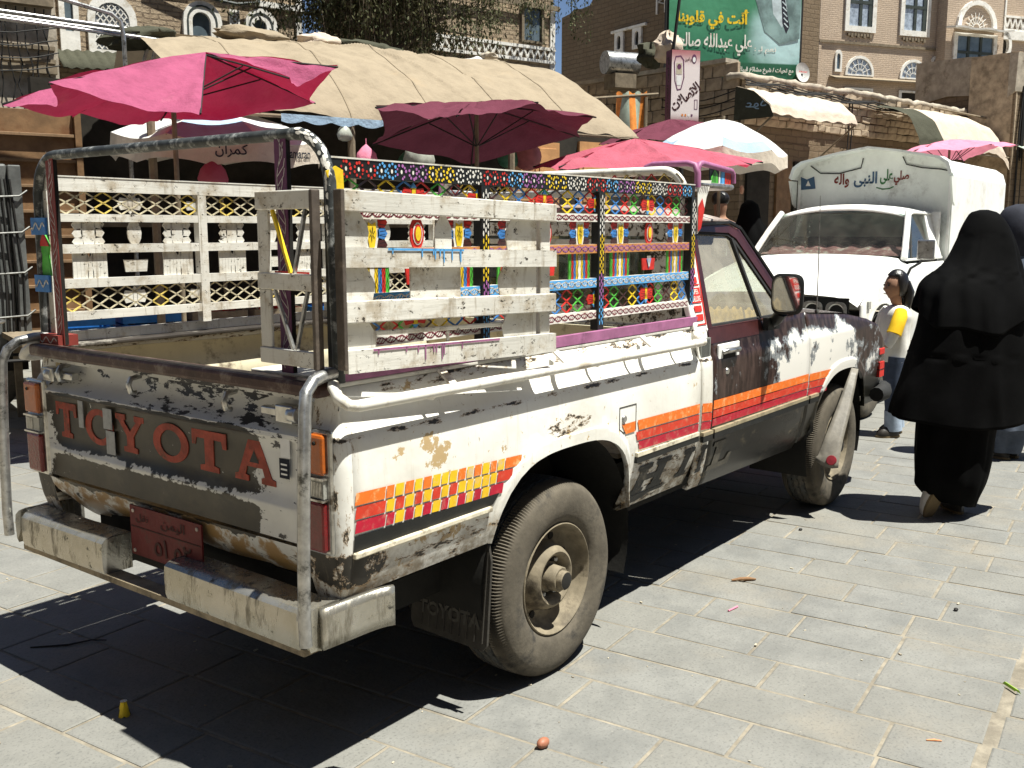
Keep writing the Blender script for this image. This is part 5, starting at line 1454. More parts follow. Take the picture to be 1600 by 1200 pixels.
# --- rougher cement house at the far left edge
ch = thing('cement_house', 'rough grey cement house hung with rods and cables at the left edge', 'building', (7.768, 9.66, 0), S)
w = MB(); w.box(-7.5, -3.52, -.6, 4, 0, 5.2); w.build('wall', 'cement', ch)
for (z, h, o) in ((3.62, .10, .10), (3.92, .05, .06), (4.45, .22, .14), (3.76, .05, .04)):
    w = MB(); w.box(-5.2, -3.56, -.6 - o, -.603, z, z + h); w.build('timber_lintel', 'plank', ch)
rq = random.Random(4)
for k in range(9):
    u = -4.55 + k * .11; w = MB()
    pts = [(u, -.68, 4.42)]
    for j in range(1, 7): pts.append((u + rq.uniform(-.04, .04), -.70 - rq.uniform(0, .05), 4.42 - j * .24))
    w.tube(pts, .009, 5); w.build('reinforcing_rod', 'wire', ch)
for k in range(5):
    z = 4.35 - k * .16; w = MB()
    w.tube([(-5.1 + 1.55 * t / 9, -.74 - .02 * k, z - .12 * math.sin(PI * t / 9) + rq.uniform(-.01, .01)) for t in range(10)], .008, 5); w.build('cable', 'wire', ch)
# pipe canopy frame at the upper left corner
pf_ = thing('pipe_frame', 'bare bent steel pipe canopy frame jutting in at the top left corner', 'pipe frame', (2.9, 6.0, 0), S)
for k, (ue, z, n0) in enumerate(((.08, 3.55, .30), (.09, 3.47, .10), (.08, 3.40, -.15))):
    t = MB(); t.tube([(-2.2, n0, z + .07), (ue - .05, n0, z), (ue - .01, n0, z - .012), (ue, n0, z - .05), (ue - .06, n0 + .06, z - .30), (ue - .10, n0 + .12, z - .55)], .019, 8); t.build('bent_pipe', 'canvaspipe' if 'canvaspipe' in MT else 'steel', pf_, 50)
t = MB(); t.tube([(-.30, -.2, 0), (-.30, -.2, 3.40), (-.32, -.2, 3.52), (-.40, -.2, 3.58), (-1.6, -.2, 3.80)], .021, 8); t.build('upright_pipe', 'steel', pf_, 50)

# --- brown shutter stack at the left
sd_ = thing('ribbed_shutter', 'brown wooden shutter wall of wide planks with projecting ledges at left', 'shutter', (1.962, 6.548, 0), S)
for k in range(9):
    z0 = .62 + k * .235
    w = MB(); w.box(-1.0, .36, 0, .03, z0, z0 + .228); w.build('plank', 'browndoor', sd_, None, .004)
    w = MB(); w.box(-1.0, .36, -.045, -.002, z0 - .018, z0 + .012); w.build('ledge', 'ledge', sd_, None, .004)
w = MB(); w.box(.362, .42, -.06, .04, .55, 2.78); w.build('side_post', 'browndoor', sd_)
for u in (-.6, .30):
    w = MB(); w.box(u - .04, u + .04, .035, .10, 0, .62); w.build('leg', 'plank', sd_)

# --- sunlit brick house behind the tree
bh = thing('brick_house', 'pale sunlit brick house with a white zigzag band half hidden behind the tree', 'building', (10.51, 7.731, 0), S)
w = MB(); w.box(-1.3, 1.11, 0, 4, 0, 5.05); w.box(-1.3, 1.11, .004, 4, 5.05, 9); w.build('wall', 'brick_light', bh)
w = MB(); w.box(-1.3, 1.13, -.05, -.003, 4.42, 4.47); w.box(-1.3, 1.13, -.05, -.003, 4.63, 4.68)
k = -1.28
while k < 1.05: w.beam((k, -.03, 4.48), (k + .07, -.03, 4.62), .03, .03, 0, up=(0, 1, 0)); w.beam((k + .07, -.03, 4.62), (k + .14, -.03, 4.48), .03, .03, 0, up=(0, 1, 0)); k += .14
tag(w.build('zigzag_band', 'gypsum', bh), kind='stuff')
window(bh, rect_poly(.42, .88, 4.72, 5.35), rect_poly(.47, .83, 4.76, 5.30), 0, -1, frame='plank')
w = MB(); w.box(-1.3, 1.18, -.09, -.055, 5.28, 5.36); w.build('cornice', 'plank', bh)
w = MB(); w.box(1.03, 1.13, -.03, -.003, 3.6, 5.28); w.build('corner_trim', 'gypsum', bh)

# --- shaded mud brick house (its left wall faces us)
mh = thing('mud_house', 'brown mud brick house wall in shade with a white double niche window', 'building', (19.399, 10.932, 0), 70)
w = MB()
top = [(2.46, 7.30), (2.10, 7.34), (1.90, 7.42), (1.55, 7.38), (1.2, 7.40), (1.05, 7.55), (.85, 7.75), (.60, 7.95), (-1.0, 8.2), (-2.5, 8.4)]
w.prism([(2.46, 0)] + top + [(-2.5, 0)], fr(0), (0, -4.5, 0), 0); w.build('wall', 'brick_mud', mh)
w = MB(); w.box(-1.12, .22, .003, .07, 6.52, 6.58); w.build('niche_lintel', 'gypsum', mh)
for u0 in (-.96, -.26):
    window(mh, rect_poly(u0, u0 + .34, 6.02, 6.515), arch_poly(u0 + .09, u0 + .25, 6.12, 6.44), 0, 1, name='window', proud=.06) if False else None
    m = MB()
    P_o = [(u0, 6.02), (u0 + .34, 6.02), (u0 + .34, 6.515), (u0, 6.515)]
    m.ring([(u0, 6.02), (u0 + .17, 6.02), (u0 + .34, 6.02), (u0 + .34, 6.27), (u0 + .34, 6.515), (u0 + .17, 6.515), (u0, 6.515), (u0, 6.27)],
           [(u0 + .10, 6.12), (u0 + .17, 6.10), (u0 + .24, 6.12), (u0 + .25, 6.27), (u0 + .23, 6.40), (u0 + .17, 6.44), (u0 + .11, 6.40), (u0 + .09, 6.27)], fr(.06), (0, -.055, 0)); wn = m.build('window', 'gypsum', mh)
    g_ = MB(); g_.add([(u0 + .09, .012, 6.10), (u0 + .25, .012, 6.10), (u0 + .25, .012, 6.44), (u0 + .09, .012, 6.44)], [(3, 2, 1, 0)]); g_.build('pane', 'shade', wn)
w = MB(); w.tube([(-.35, .05, 6.0), (-.35, .05, 4.8)], .02, 6); w.build('drain_pipe', 'gypsum', mh)
w = MB()
for s in (-1, 1):
    for k in range(5): w.beam((-1.75, .03, 6.9 + k * .14), (-1.55, .03, 6.97 + k * .14), .03, .03, 0, up=(0, 1, 0)); w.beam((-1.55, .03, 6.97 + k * .14), (-1.75, .03, 7.04 + k * .14), .03, .03, 0, up=(0, 1, 0))
w.beam((-1.50, .03, 6.7), (-1.50, .03, 8), .04, .04, 0, up=(0, 1, 0)); w.beam((-1.80, .03, 6.7), (-1.80, .03, 8), .04, .04, 0, up=(0, 1, 0))
tag(w.build('gypsum_lattice', 'gypsum', mh), kind='stuff')

# --- low stone block shop building: shaded left wall, sunlit right wall
sb_ = thing('stone_shop', 'low stone block shop building with a sunlit front and a shaded side under the billboard', 'building', (12.034, 4.104, 0), S2)
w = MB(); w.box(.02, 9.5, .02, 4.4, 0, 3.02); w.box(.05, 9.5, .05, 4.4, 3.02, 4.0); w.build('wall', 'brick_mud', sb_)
BLK = {}
rb0 = random.Random(31)
for L in (.15, .20, .26, .32):
    for h in (.12, .20):
        k = MB(); k.box(-L / 2 + .006, L / 2 - .006, -.02, .05, -h / 2 + .006, h / 2 - .006)
        k.V = [(x + rb0.uniform(-.008, .008), y + rb0.uniform(-.012, .006), z + rb0.uniform(-.007, .007)) for x, y, z in k.V]
        BLK[L, h] = k.mesh('stone_block', 'stone_block')
rb_ = random.Random(12)
def course(face, u0, u1, z, h):
    u = u0
    while u < u1 - .1:
        L = rb_.choice((.15, .20, .26, .32) if h < .15 else (.20, .26, .32))
        o = link('stone_block', BLK[L, h], sb_, .012)
        d = rb_.uniform(-.018, .014)
        if face == 'r': o.location = (u + L / 2, .005 + d, z + rb_.uniform(-.008, .008)); o.rotation_euler = (0, rb_.uniform(-.04, .04), 0)
        else: o.location = (.005 + d, u + L / 2, z + rb_.uniform(-.004, .004)); o.rotation_euler = (0, 0, -PI / 2)
        u += L
for r in range(6): course('r', .02, 7.0, 3.33 + .12 * r, .12)
for r in range(6): course('l', .08, 3.6, 3.12 + .2 * r, .20)
w = MB()
def cap(u, v):
    return (-.06 + 7.4 * u, -.05 + .35 * v, 4.03 + .05 * mnoise.noise((u * 30, v * 3, 1)) + .03 * math.sin(v * PI) + (.02 if .4 < u < .55 else 0))
w.grid(cap, 60, 5); co_ = w.build('parapet_cap', 'cement', sb_, 60); co_.modifiers.new('t', 'SOLIDIFY').thickness = .09
w = MB(); w.box(-.04, .30, .32, 4.3, 4.235, 4.30); w.build('parapet_cap', 'cement', sb_)
# shop doors, and dark panels painted as the shade in openings, at street level
for u0, u1, m in ((.15, .75, 'shade'), (.95, 1.35, 'browndoor'), (1.45, 2.7, 'shade'), (3.0, 4.3, 'shade'), (4.6, 5.2, 'browndoor')):
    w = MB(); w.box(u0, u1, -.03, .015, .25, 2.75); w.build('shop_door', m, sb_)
w = MB(); w.box(-.4, 9, -1.2, .0, 0, .24); w.build('shop_step', 'cement', sb_)
# cables along the front
for k in range(4):
    t = MB(); t.tube([(-.05 + 7 * j / 24, -.07 - .01 * k, 3.93 - .03 * k - .02 * math.sin(j * 1.3 + k) - .11 * (j / 24)) for j in range(25)], .011, 5); t.build('cable', 'wire', sb_)
for j, (u, z) in enumerate(((2.95, 2.6), (3.05, 2.7))):
    t = MB(); t.tube([(u, -.06, 3.85), (u + .02, -.06, 3.3), (u - .02, -.06, z)], .012, 5); t.build('cable', 'wire', sb_)
for j in range(3):
    t = MB(); t.tube([(-.07, .1 + 1.5 * k / 8, 3.78 - .12 * j - .10 * math.sin(PI * k / 8)) for k in range(9)], .010, 5); t.build('cable', 'wire', sb_)
t = MB(); t.tube([(5.6, -.2, 3.93), (8.1, -.5, 3.80)], .022, 6); t.build('loose_pole', 'canvaspole' if 'canvaspole' in MT else 'plank', sb_)

# --- distant brown tower with white trimmed windows
it_ = thing('tower_house', 'tall tan brick tower house with white trimmed windows and half round fanlights at upper right', 'building', (26.548, 8.189, 0), -32.5)
w = MB(); w.box(-.33, 4.12, 0, 6, 0, 11); w.build('wall', 'brick_tower', it_)
for u0, u1, z0 in ((.50, 1.60, 7.36), (2.48, 3.58, 7.36)):
    wn = window(it_, rect_poly(u0, u1, z0, 9.0), rect_poly(u0 + .14, u1 - .14, z0 + .16, 8.9), 0, -1, pane='panelight', proud=.06)
    f = MB(); um = (u0 + u1) / 2
    f.box(um - .05, um + .05, -.04, -.015, z0 + .16, 8.9); f.box(u0 + .14, u1 - .14, -.045, -.016, 8.15, 8.24); f.box(u1 - .27, u1 - .14, -.04, -.017, z0 + .16, 8.9)
    f.build('mullion', 'winframe', wn)
    f = MB()
    for k in range(8): f.box(u0 + .12 + k * .11, u0 + .20 + k * .11, -.06, -.003, z0 - .12 - .04 * (k % 2), z0 - .05)
    tag(f.build('brick_corbel', 'plank', it_), kind='stuff')
w = MB(); w.box(-.35, 4.14, -.05, -.003, 7.00, 7.07); w.build('string_course', 'brickdark' if 'brickdark' in MT else 'plank', it_)
window(it_, arch_poly(.22, .46, 6.20, 6.82, 8, .6), arch_poly(.28, .40, 6.28, 6.72, 8, .6), 0, -1)
window(it_, arch_poly(3.75, 3.97, 6.26, 6.84, 8, .6), arch_poly(3.81, 3.92, 6.34, 6.74, 8, .6), 0, -1)
for u0, u1 in ((.60, 1.62), (2.58, 3.60)):
    window(it_, arch_poly(u0, u1, 6.12, 6.70), arch_poly(u0 + .07, u1 - .07, 6.16, 6.62), 0, -1, pane='panelight', tracery=fan_tracery(u0 + .07, u1 - .07, 6.16, 6.62), proud=.05)
    window(it_, rect_poly(u0 + .0, u1 - .0, 5.0, 5.78), rect_poly(u0 + .10, u1 - .10, 5.05, 5.72), 0, -1, pane='shade')
w = MB()
def lg(u, v): return (.05 + 3.9 * u, -.30 * v - .003, 6.06 - .10 * v)
w.grid(lg, 12, 3); lo2 = w.build('ledge_roof', 'canvas', it_); lo2.modifiers.new('t', 'SOLIDIFY').thickness = .04
w = MB(); w.box(-.36, -.27, -.03, -.002, 4.0, 11); w.build('corner_trim', 'brick_tower', it_)
w = MB(); w.box(4.05, 4.14, -.03, -.002, 7.1, 11); w.build('corner_trim', 'gypsum', it_)
i2 = thing('tower_house', 'brick tower house with big white arched and round windows at the right edge', 'building', (-2.85 + 30.558 * 1.07, -2.784 + 7.820 * 1.07, 1.616 * (1 - 1.07)), -32.5); i2.scale = (1.07, 1.07, 1.07)
w = MB(); w.box(-.30, 1.78, 0, 6, 0, 11); w.box(1.80, 5, .4, 6, 0, 11); w.build('wall', 'brick_tower', i2)
window(i2, arch_poly(.02, 1.44, 7.20, 8.00), arch_poly(.16, 1.30, 7.24, 7.88), 0, -1, pane='brick_tower', tracery=fan_tracery(.3, 1.16, 7.24, 7.7, 9), proud=.08)
w = MB()
def lg2(u, v): return (-.38 + 2.1 * u, -.35 * v - .09, 7.18 - .05 * v + .02 * math.sin(14 * u))
w.grid(lg2, 16, 3); lo3 = w.build('ledge_roof', 'gypsum', i2); lo3.modifiers.new('t', 'SOLIDIFY').thickness = .05
wn = window(i2, rect_poly(-.05, 1.50, 6.2, 7.10), rect_poly(.08, 1.38, 6.25, 7.02), 0, -1, pane='pane', proud=.06)
f = MB()
for u in (.50, .94): f.box(u - .04, u + .04, -.04, -.015, 6.25, 7.02)
f.box(.08, 1.38, -.042, -.016, 6.55, 6.62); f.build('mullion', 'winframe', wn)
n = 18
window(i2, [(2.10 + .30 * math.cos(2 * PI * k / n), 6.92 + .42 * math.sin(2 * PI * k / n)) for k in range(n)], [(2.10 + .20 * math.cos(2 * PI * k / n), 6.92 + .28 * math.sin(2 * PI * k / n)) for k in range(n)], .4, -1, pane='shade', proud=.12)
q = MB(); q.box(1.82, 3.2, .33, .397, 7.35, 7.41); q.box(1.82, 3.2, .33, .397, 7.72, 7.78)
for k in range(7): q.beam((1.82 + k * .2, .36, 7.42), (1.92 + k * .2, .36, 7.71), .05, .05, 0, up=(0, 1, 0)); q.beam((1.92 + k * .2, .36, 7.71), (2.02 + k * .2, .36, 7.42), .05, .05, 0, up=(0, 1, 0))
tag(q.build('gypsum_lattice', 'gypsum', i2), kind='stuff')
q = MB(); q.box(1.82, 3.2, .28, .397, 7.10, 7.34); q.build('gypsum_panel', 'gypsum', i2)
w = MB(); w.box(1.74, 1.79, -.03, -.002, 7.2, 11); w.build('corner_trim', 'gypsum', i2)
# --- shaded brick block with a cement top, and the sunlit pier at its right
jb = thing('brick_annex', 'flat roofed brick annex in shade with a grey cement rendered top at right', 'building', (19.001, 1.598, 0), 60)
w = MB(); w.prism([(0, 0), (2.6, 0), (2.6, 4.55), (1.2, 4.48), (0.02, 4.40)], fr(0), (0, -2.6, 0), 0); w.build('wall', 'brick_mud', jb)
w = MB(); w.prism([(-.0, 4.30), (.25, 4.15), (.9, 4.32), (1.7, 4.40), (2.6, 4.30), (2.62, 5.20), (1.9, 5.16), (1.2, 5.12), (.5, 5.03), (-.02, 5.03)], fr(.03), (0, -2.7, 0), 0); w.build('cement_top', 'cement', jb)
rp = thing('pier_house', 'narrow sunlit tan house front with drainpipes and cables at the right edge', 'building', (19.001, 1.598, 0), -14)
w = MB(); w.box(.02, 4, 0, .95, 0, 5.05); w.build('wall', 'stone_block', rp)
for u in (.12, .30):
    t = MB(); t.tube([(u, -.06, .5), (u, -.06, 3.6), (u + .06, -.06, 4.4)], .022, 6); t.build('drain_pipe', 'wire', rp, 50)
t = MB()
for k in range(5): t.tube([(.20 + .02 * k, -.07, 4.2 - .2 * j + .05 * math.sin(j * 2 + k)) for j in range(7)], .012, 5)
t.tube([(.16, -.08, 4.25), (.36, -.08, 4.25), (.38, -.08, 4.15), (.5, -.08, 4.1)], .014, 5)
tag(t.build('cable_bundle', 'wire', rp), kind='stuff')
w = MB(); w.box(.40, 3, -.03, -.003, .2, 2.85); w.build('shop_opening', 'shade', rp)
w = MB()
def cg(u, v): return (.10 + 3 * u, -.05 - .85 * v, 3.25 - .38 * v + .012 * math.sin(120 * u))
w.grid(cg, 90, 3); ca_ = w.build('sheet_awning', 'greenmetal', rp); ca_.modifiers.new('t', 'SOLIDIFY').thickness = .012

# --- signs
sg = thing('light_box_sign', 'tall maroon and white box sign with a drawn telephone beside the billboard', 'sign', (9.226, 3.656, 0), -37.5)
MT['signface'] = None
def signface():
    m, nt, b = newmat('printed sign face')
    x, y, z = xyz(nt, coord(nt))
    c = mix(nt, mrange(nt, z, 3.0, 3.16), (.22, .05, .06), (.74, .66, .64))
    c = mix(nt, mrange(nt, z, 3.72, 3.95), c, (.40, .14, .15))
    c = mix(nt, mrange(nt, noise(nt, 5, 5), .5, .8, 0, .3), c, (.5, .42, .38))
    setv(b.inputs['Base Color'], c); b.inputs['Roughness'].default_value = .5
    return m
MT['signface'] = signface()
w = MB(); w.box(-.17, .24, .0, .17, 3.0, 3.95, 1); w.box(-.165, .235, -.004, -.001, 3.005, 3.945, 0)
w.box(-.1735, -.1705, .004, .166, 3.005, 3.945, 2)
body = w.build('sign_box', ['signface', 'maroon', 'signside'] if 'signside' in MT else ['signface', 'maroon', 'purpdark'], sg)
w = MB(); F_ = fr(-.006)
ca, sa = math.cos(R_(38)), math.sin(R_(38))
put_text(w, 'للاتصالات', (-.24, .24, -.07, .07), lambda u, v: (.035 + u * ca - v * sa, -.0065, 3.36 + u * sa + v * ca), 0, .03, True)
w.build('sign_lettering', 'maroon', body); w = MB(); put_text(w, 'ابو امين', (.02, .13, 3.80, 3.86), F_, 0, .02, True); w.build('sign_lettering', 'maroon', body); w = MB()
put_text(w, 'خدمات الهاتف والفاكس', (-.14, .20, 3.025, 3.06), F_, 1, .01, True)
w.build('sign_lettering', ['maroon', 'white'], body); w = MB()
# telephone outline
ph = [(-.11, 3.86), (-.04, 3.87), (.0, 3.82), (.01, 3.60), (-.03, 3.45), (-.08, 3.44), (-.115, 3.55), (-.13, 3.78), (-.11, 3.86)]
w.ribbon(ph, .014, F_, 2)
w.fan([(-.10, 3.64), (-.02, 3.64), (-.02, 3.78), (-.10, 3.78)], F_, 3); w.fan([(-.09, 3.50), (-.03, 3.50), (-.025, 3.62), (-.095, 3.62)], F_, 4)
w.fan([(-.06 + .03 * math.cos(t), 3.735 + .035 * math.sin(t)) for t in [2 * PI * k / 10 for k in range(10)]], fr(-.0075), 2)
w.fan([(.15 + .035 * math.cos(t), 3.84 + .06 * math.sin(t)) for t in [2 * PI * k / 12 for k in range(12)]], F_, 2)
w.fan([(.15 + .022 * math.cos(t), 3.83 + .035 * math.sin(t)) for t in [2 * PI * k / 12 for k in range(12)]], fr(-.0075), 4)
w.ribbon([(.17, 3.20), (.21, 3.20), (.21, 3.32), (.17, 3.32), (.17, 3.20)], .008, F_, 2)
for k, c in enumerate((5, 5, 4, 2)): w.fan([(.0 + k * .045 + .014 * math.cos(t), 3.12 + .018 * math.sin(t)) for t in [2 * PI * q / 8 for q in range(8)]], F_, c)
tag(w.build('sign_drawing', ['maroon', 'white', 'purpdark', 'beige', 'plasticwhite', 'orange'], body), kind='stuff')
w = MB(); put_text(w, 'ابو امين للاتصالات', (3.10, 3.86, .05, .12), lambda u, v: (-.175, v, u), 0, .03, True); w.build('side_lettering', 'blackprint' if 'blackprint' in MT else 'black', body)
w = MB(); w.tube([(.05, .09, 3.0), (.05, .09, 2.2), (.3, 1.5, 2.2)], .03, 8); w.build('sign_post', 'wire', sg)
# billboard
bb_ = thing('billboard', 'green poster billboard with yellow and white writing on the shop roof', 'billboard', (13.845, 5.028, 0), -40)
def posterface():
    m, nt, b = newmat('printed green poster')
    x, y, z = xyz(nt, coord(nt))
    n = noise(nt, 1.4, 4, .5)
    c = mix(nt, mrange(nt, mth(nt, 'ADD', z, mth(nt, 'MULTIPLY', n, .8)), 4.9, 5.9), (.03, .16, .085), (.06, .25, .13))
    d = mth(nt, 'ADD', mth(nt, 'POWER', mth(nt, 'SUBTRACT', x, .85), 2.0), mth(nt, 'MULTIPLY', mth(nt, 'POWER', mth(nt, 'SUBTRACT', z, 4.95), 2.0), .9))
    c = mix(nt, mrange(nt, mth(nt, 'ADD', d, mth(nt, 'MULTIPLY', mth(nt, 'SUBTRACT', n, .5), .5)), .62, .05), c, (.42, .62, .62))
    c = mix(nt, mrange(nt, z, 4.53, 4.50), c, (.02, .11, .055))
    setv(b.inputs['Base Color'], c); b.inputs['Roughness'].default_value = .4
    bump(nt, b, noise(nt, 2.2, 3, .5), .35, .06)
    return m
MT['poster'] = posterface()
w = MB()
def pf2(u, v): return (-1.32 + 2.46 * u, -.012 * math.sin(9 * u + 3 * v) * math.sin(PI * u) - .002, 4.27 + 2.2 * v - .05 * math.sin(PI * u) * (1 - v) ** 3)
w.grid(pf2, 24, 16); po = w.build('poster_sheet', 'poster', bb_, 60)
w = MB(); T_ = fr(-.022)
slant = fr(-.0165)
for (txt, bx_, mi, bd) in (('أنت في قلوبنا', (-1.17, .16, 5.05, 5.40), 0, .035), ('علي عبدالله صالح', (-1.16, .22, 4.62, 4.98), 1, .02), ('نعم لـ :', (.27, .68, 4.67, 4.80), 1, .02), ('مع تحيات / شيخ مشائخ قبيلة همدان .. احمد عات', (-.72, 1.03, 4.33, 4.45), 1, .03)):
    w = MB(); put_text(w, txt, bx_, slant, 0, bd, True); w.build('poster_lettering', ('yellow', 'white')[mi], bb_)
# suit lapels and striped tie of the printed portrait (face out of the frame)
w = MB(); T2 = fr(-.0155)
w.fan([(.25, 5.60), (.45, 5.05), (.75, 4.85), (1.12, 4.95), (1.13, 6.3), (.30, 6.3)], T2, 0)
w.fan([(.52, 5.9), (.60, 5.35), (.78, 5.12), (.86, 5.45), (.75, 5.9)], fr(-.0162), 1)
w.fan([(.74, 5.62), (.80, 5.66), (.92, 5.15), (.86, 5.02), (.78, 5.2)], fr(-.0169), 2)
for k in range(5): w.ribbon([(.77 + .012 * k, 5.56 - .09 * k), (.84 + .012 * k, 5.50 - .09 * k)], .02, fr(-.0176), 1)
w.fan([(.62 + .12 * math.cos(t), 5.86 + .14 * math.sin(t)) for t in [2 * PI * k / 14 for k in range(14)]], fr(-.0183), 3)
MT['suit'] = M('printed grey suit', (.20, .30, .29), .5, 0, .5, 2.5, .0); MT['suitlight'] = M('printed pale shirt', (.50, .60, .62), .5); MT['printskin'] = M('printed skin', (.42, .25, .19), .5)
w.build('poster_picture', ['suit', 'suitlight', 'navy', 'printskin'], bb_)
w = MB()
for u in (-1.34, 1.16): w.box(u - .03, u + .03, .02, .08, 4.0, 6.6)
w.box(-1.31, 1.13, .02, .06, 4.30, 4.36); w.box(-1.31, 1.13, .02, .06, 6.3, 6.36); w.build('poster_frame', 'wire', bb_)
ds = thing('satellite_dish', 'round white satellite dish standing on the shop roof right of the billboard', 'satellite dish', (14.72, 4.22, 4.38), -40)
w = MB(); w.revolve([(.0005, -.035), (.09, -.025), (.165, .0), (.172, .004), (.17, -.012), (.09, -.04), (.0005, -.05)], (0, 0, 0), (.35, -1, .12), 24); MT['dishgrey'] = M('dish grey paint', (.52, .52, .50), .6)
d_ = w.build('dish', 'dishgrey', ds, 50)
w = MB(); put_text(w, 'SUPLOSAT', (-.10, .10, -.01, .018), lambda u, v: (u, -.02 + .35 * u + .12 * v, v), 0, .03); w.build('dish_lettering', 'redpaint', d_)
w = MB(); w.tube([(0, .03, -.02), (0, .10, -.40)], .02, 8); w.build('mast', 'wire', ds)
# rooftop tanks and bundles behind the light box sign
wt = thing('water_tank', 'silver barrel water tank lying on the roof left of the light box sign', 'water tank', (12.05, 6.35, 4.40), 60)
w = MB(); w.tube([(0, -.30, .0), (0, .30, .0)], .19, 16); w.build('barrel', 'steel', wt, 50)
w = MB(); w.box(-.2, .2, -.2, .2, -.42, -.19); w.build('stand', 'plank', wt)
for k, (x, y, z, sc, lb, mt) in enumerate(((11.55, 5.15, 4.45, (.28, .22, .22), 'grey tarpaulin bundle heaped on the roof edge behind the box sign', 'canvas_pale'), (11.75, 5.6, 4.42, (.22, .2, .18), 'dark cloth bundle on the roof edge beside the water tank', 'rag'))):
    w = MB()
    def bf(a, t, sc=sc, k=k):
        th = 2 * PI * a; p = PI * (t - .5); d = 1 + .5 * mnoise.noise((math.cos(th) * 2.5, math.sin(th) * 2.5, t * 5 + k * 9)) + .2 * mnoise.noise((th * 5, t * 12, k))
        return (math.cos(th) * math.cos(p) * sc[0] * d, math.sin(th) * math.cos(p) * sc[1] * d, math.sin(p) * sc[2] * d)
    w.grid(bf, 18, 11, 0, True); o = w.build('cloth_bundle', mt, None, 60, None, (x, y, z)); tag(o, lb, 'bundle')
pole = MB(); pole.tube([(0, 0, 0), (.22, -.25, 3.2)], .025, 8)
tag(pole.build('steel_pole', 'wire', None, 50, None, (11.3, 4.95, 4.3)), 'thin black pole leaning up from the roof left of the billboard', 'pole')
ln = thing('hung_cloth', 'yellow and pale green cloth draped over a rail beside the shaded stone wall', 'cloth', (8.95, 4.45, 0), -17)
w = MB()
def hc(u, v): return (-.15 + .55 * u, .1 * math.sin(u * 9) * v - .1 + .25 * v * 0, 3.42 + .05 * u - .95 * v * (.35 + .65 * u) + .02 * math.sin(u * 20))
w.grid(hc, 16, 12, 0, False, lambda i, j: (i // 3) % 2); w.build('drape', ['stripey', 'greenmetal'] if 'stripey' in MT else ['orange', 'greenmetal'], ln, 60)
w = MB(); w.tube([(-.7, -.1, 3.30), (.6, -.1, 3.46)], .02, 6); w.build('rail', 'plank', ln)
w = MB(); w.tube([(.38, -.1, 3.40), (.38, -.1, 0)], .025, 6); w.build('post', 'plank', ln)

# ------------------------------------------------------------------ awnings
A0 = (3.952, 3.956, 0)
MT['canvasseam'] = cloth('canvas seam', (.295, .24, .17), .1, (.36, .28, .19))
aw = thing('market_awning', 'long tan canvas awning sagging over the dark market stalls', 'awning', A0, S)
w = MB()
def awf(u, v):
    uu = -1.85 + 5.15 * u
    t = v
    n = 2.35 * t; z = 2.62 + (.86 + .14 * min(1, max(0, (uu + 2.2) / 2.2))) * math.sin(min(1, t * 1.02) * PI / 2) ** .75 + .04 * u
    ex = max(0, (u - .90) / .10)
    z -= .55 * ex ** 2 * (.3 + .7 * t)
    z += .016 * math.sin(4 * uu + 5 * t + 2 * math.sin(uu)) * (1 - t * .6) + .007 * math.sin(15 * uu - 9 * t) * math.sin(PI * t) + .035 * mnoise.noise((uu * 1.5, t * 4, 0)) + .016 * mnoise.noise((uu * 6, t * 9, 3))
    f = (uu * 2.0 + t * 2.4 + .3 * mnoise.noise((uu, t * 2, 7))) % 1.0
    z += .034 * math.exp(-((f - .5) / .07) ** 2) * math.sin(PI * min(1, max(0, (uu + .6) / 2.6))) * (.3 + .7 * math.sin(PI * t))
    f = (uu * 1.3 - t * .8 + .5 * mnoise.noise((uu * .7, t * 3, 2))) % 1.0
    z += .022 * math.exp(-((f - .5) / .05) ** 2) * t + .02 * abs(mnoise.noise((uu * 3, t * 6, 5)))
    if v < .02: z += .009 * math.sin(uu * 13 + 3 * math.sin(uu * 2))
    return (uu + .15 * t, n, z)
w.grid(awf, 260, 60); cvs = w.build('canvas', 'canvas', aw, 70)
for u in (.13, .30, .47, .63, .80):
    q = MB(); q.grid(lambda a, v, u=u: tuple(Vector(awf(u + .0020 * (a - .5) * 2, v)) + Vector((0, -.006, .003 if a in (0, 1) else .007))), 3, 60); q.build('seam', 'canvasseam', cvs, 60)
w = MB()
def awb(u, v): uu = -1.85 + 5.15 * u; return (uu + .15, 2.35 + .5 * v, 3.64 - .5 * v - .55 * max(0, (u - .9) / .1) ** 2)
w.grid(awb, 30, 3); w.build('canvas_back', 'canvas', aw, 70)
w = MB(); w.tube([(-2.3, .02, 2.60), (3.2, .02, 2.63)], .02, 6); w.build('eave_pole', 'plank', aw)
for u in (-2.1, -.3, 1.5, 3.1):
    w = MB(); w.tube([(u, .05, 0), (u, .05, 2.62)], .035, 6); w.build('post', 'plank', aw)
w = MB()
def trim(u, v): uu = -1.0 + 1.0 * u; return (uu, -.012, 2.625 - .05 * v * (1 + .6 * abs(math.sin(uu * 12))))
w.grid(trim, 40, 3); w.build('scalloped_trim', 'skycloth', aw, 60)
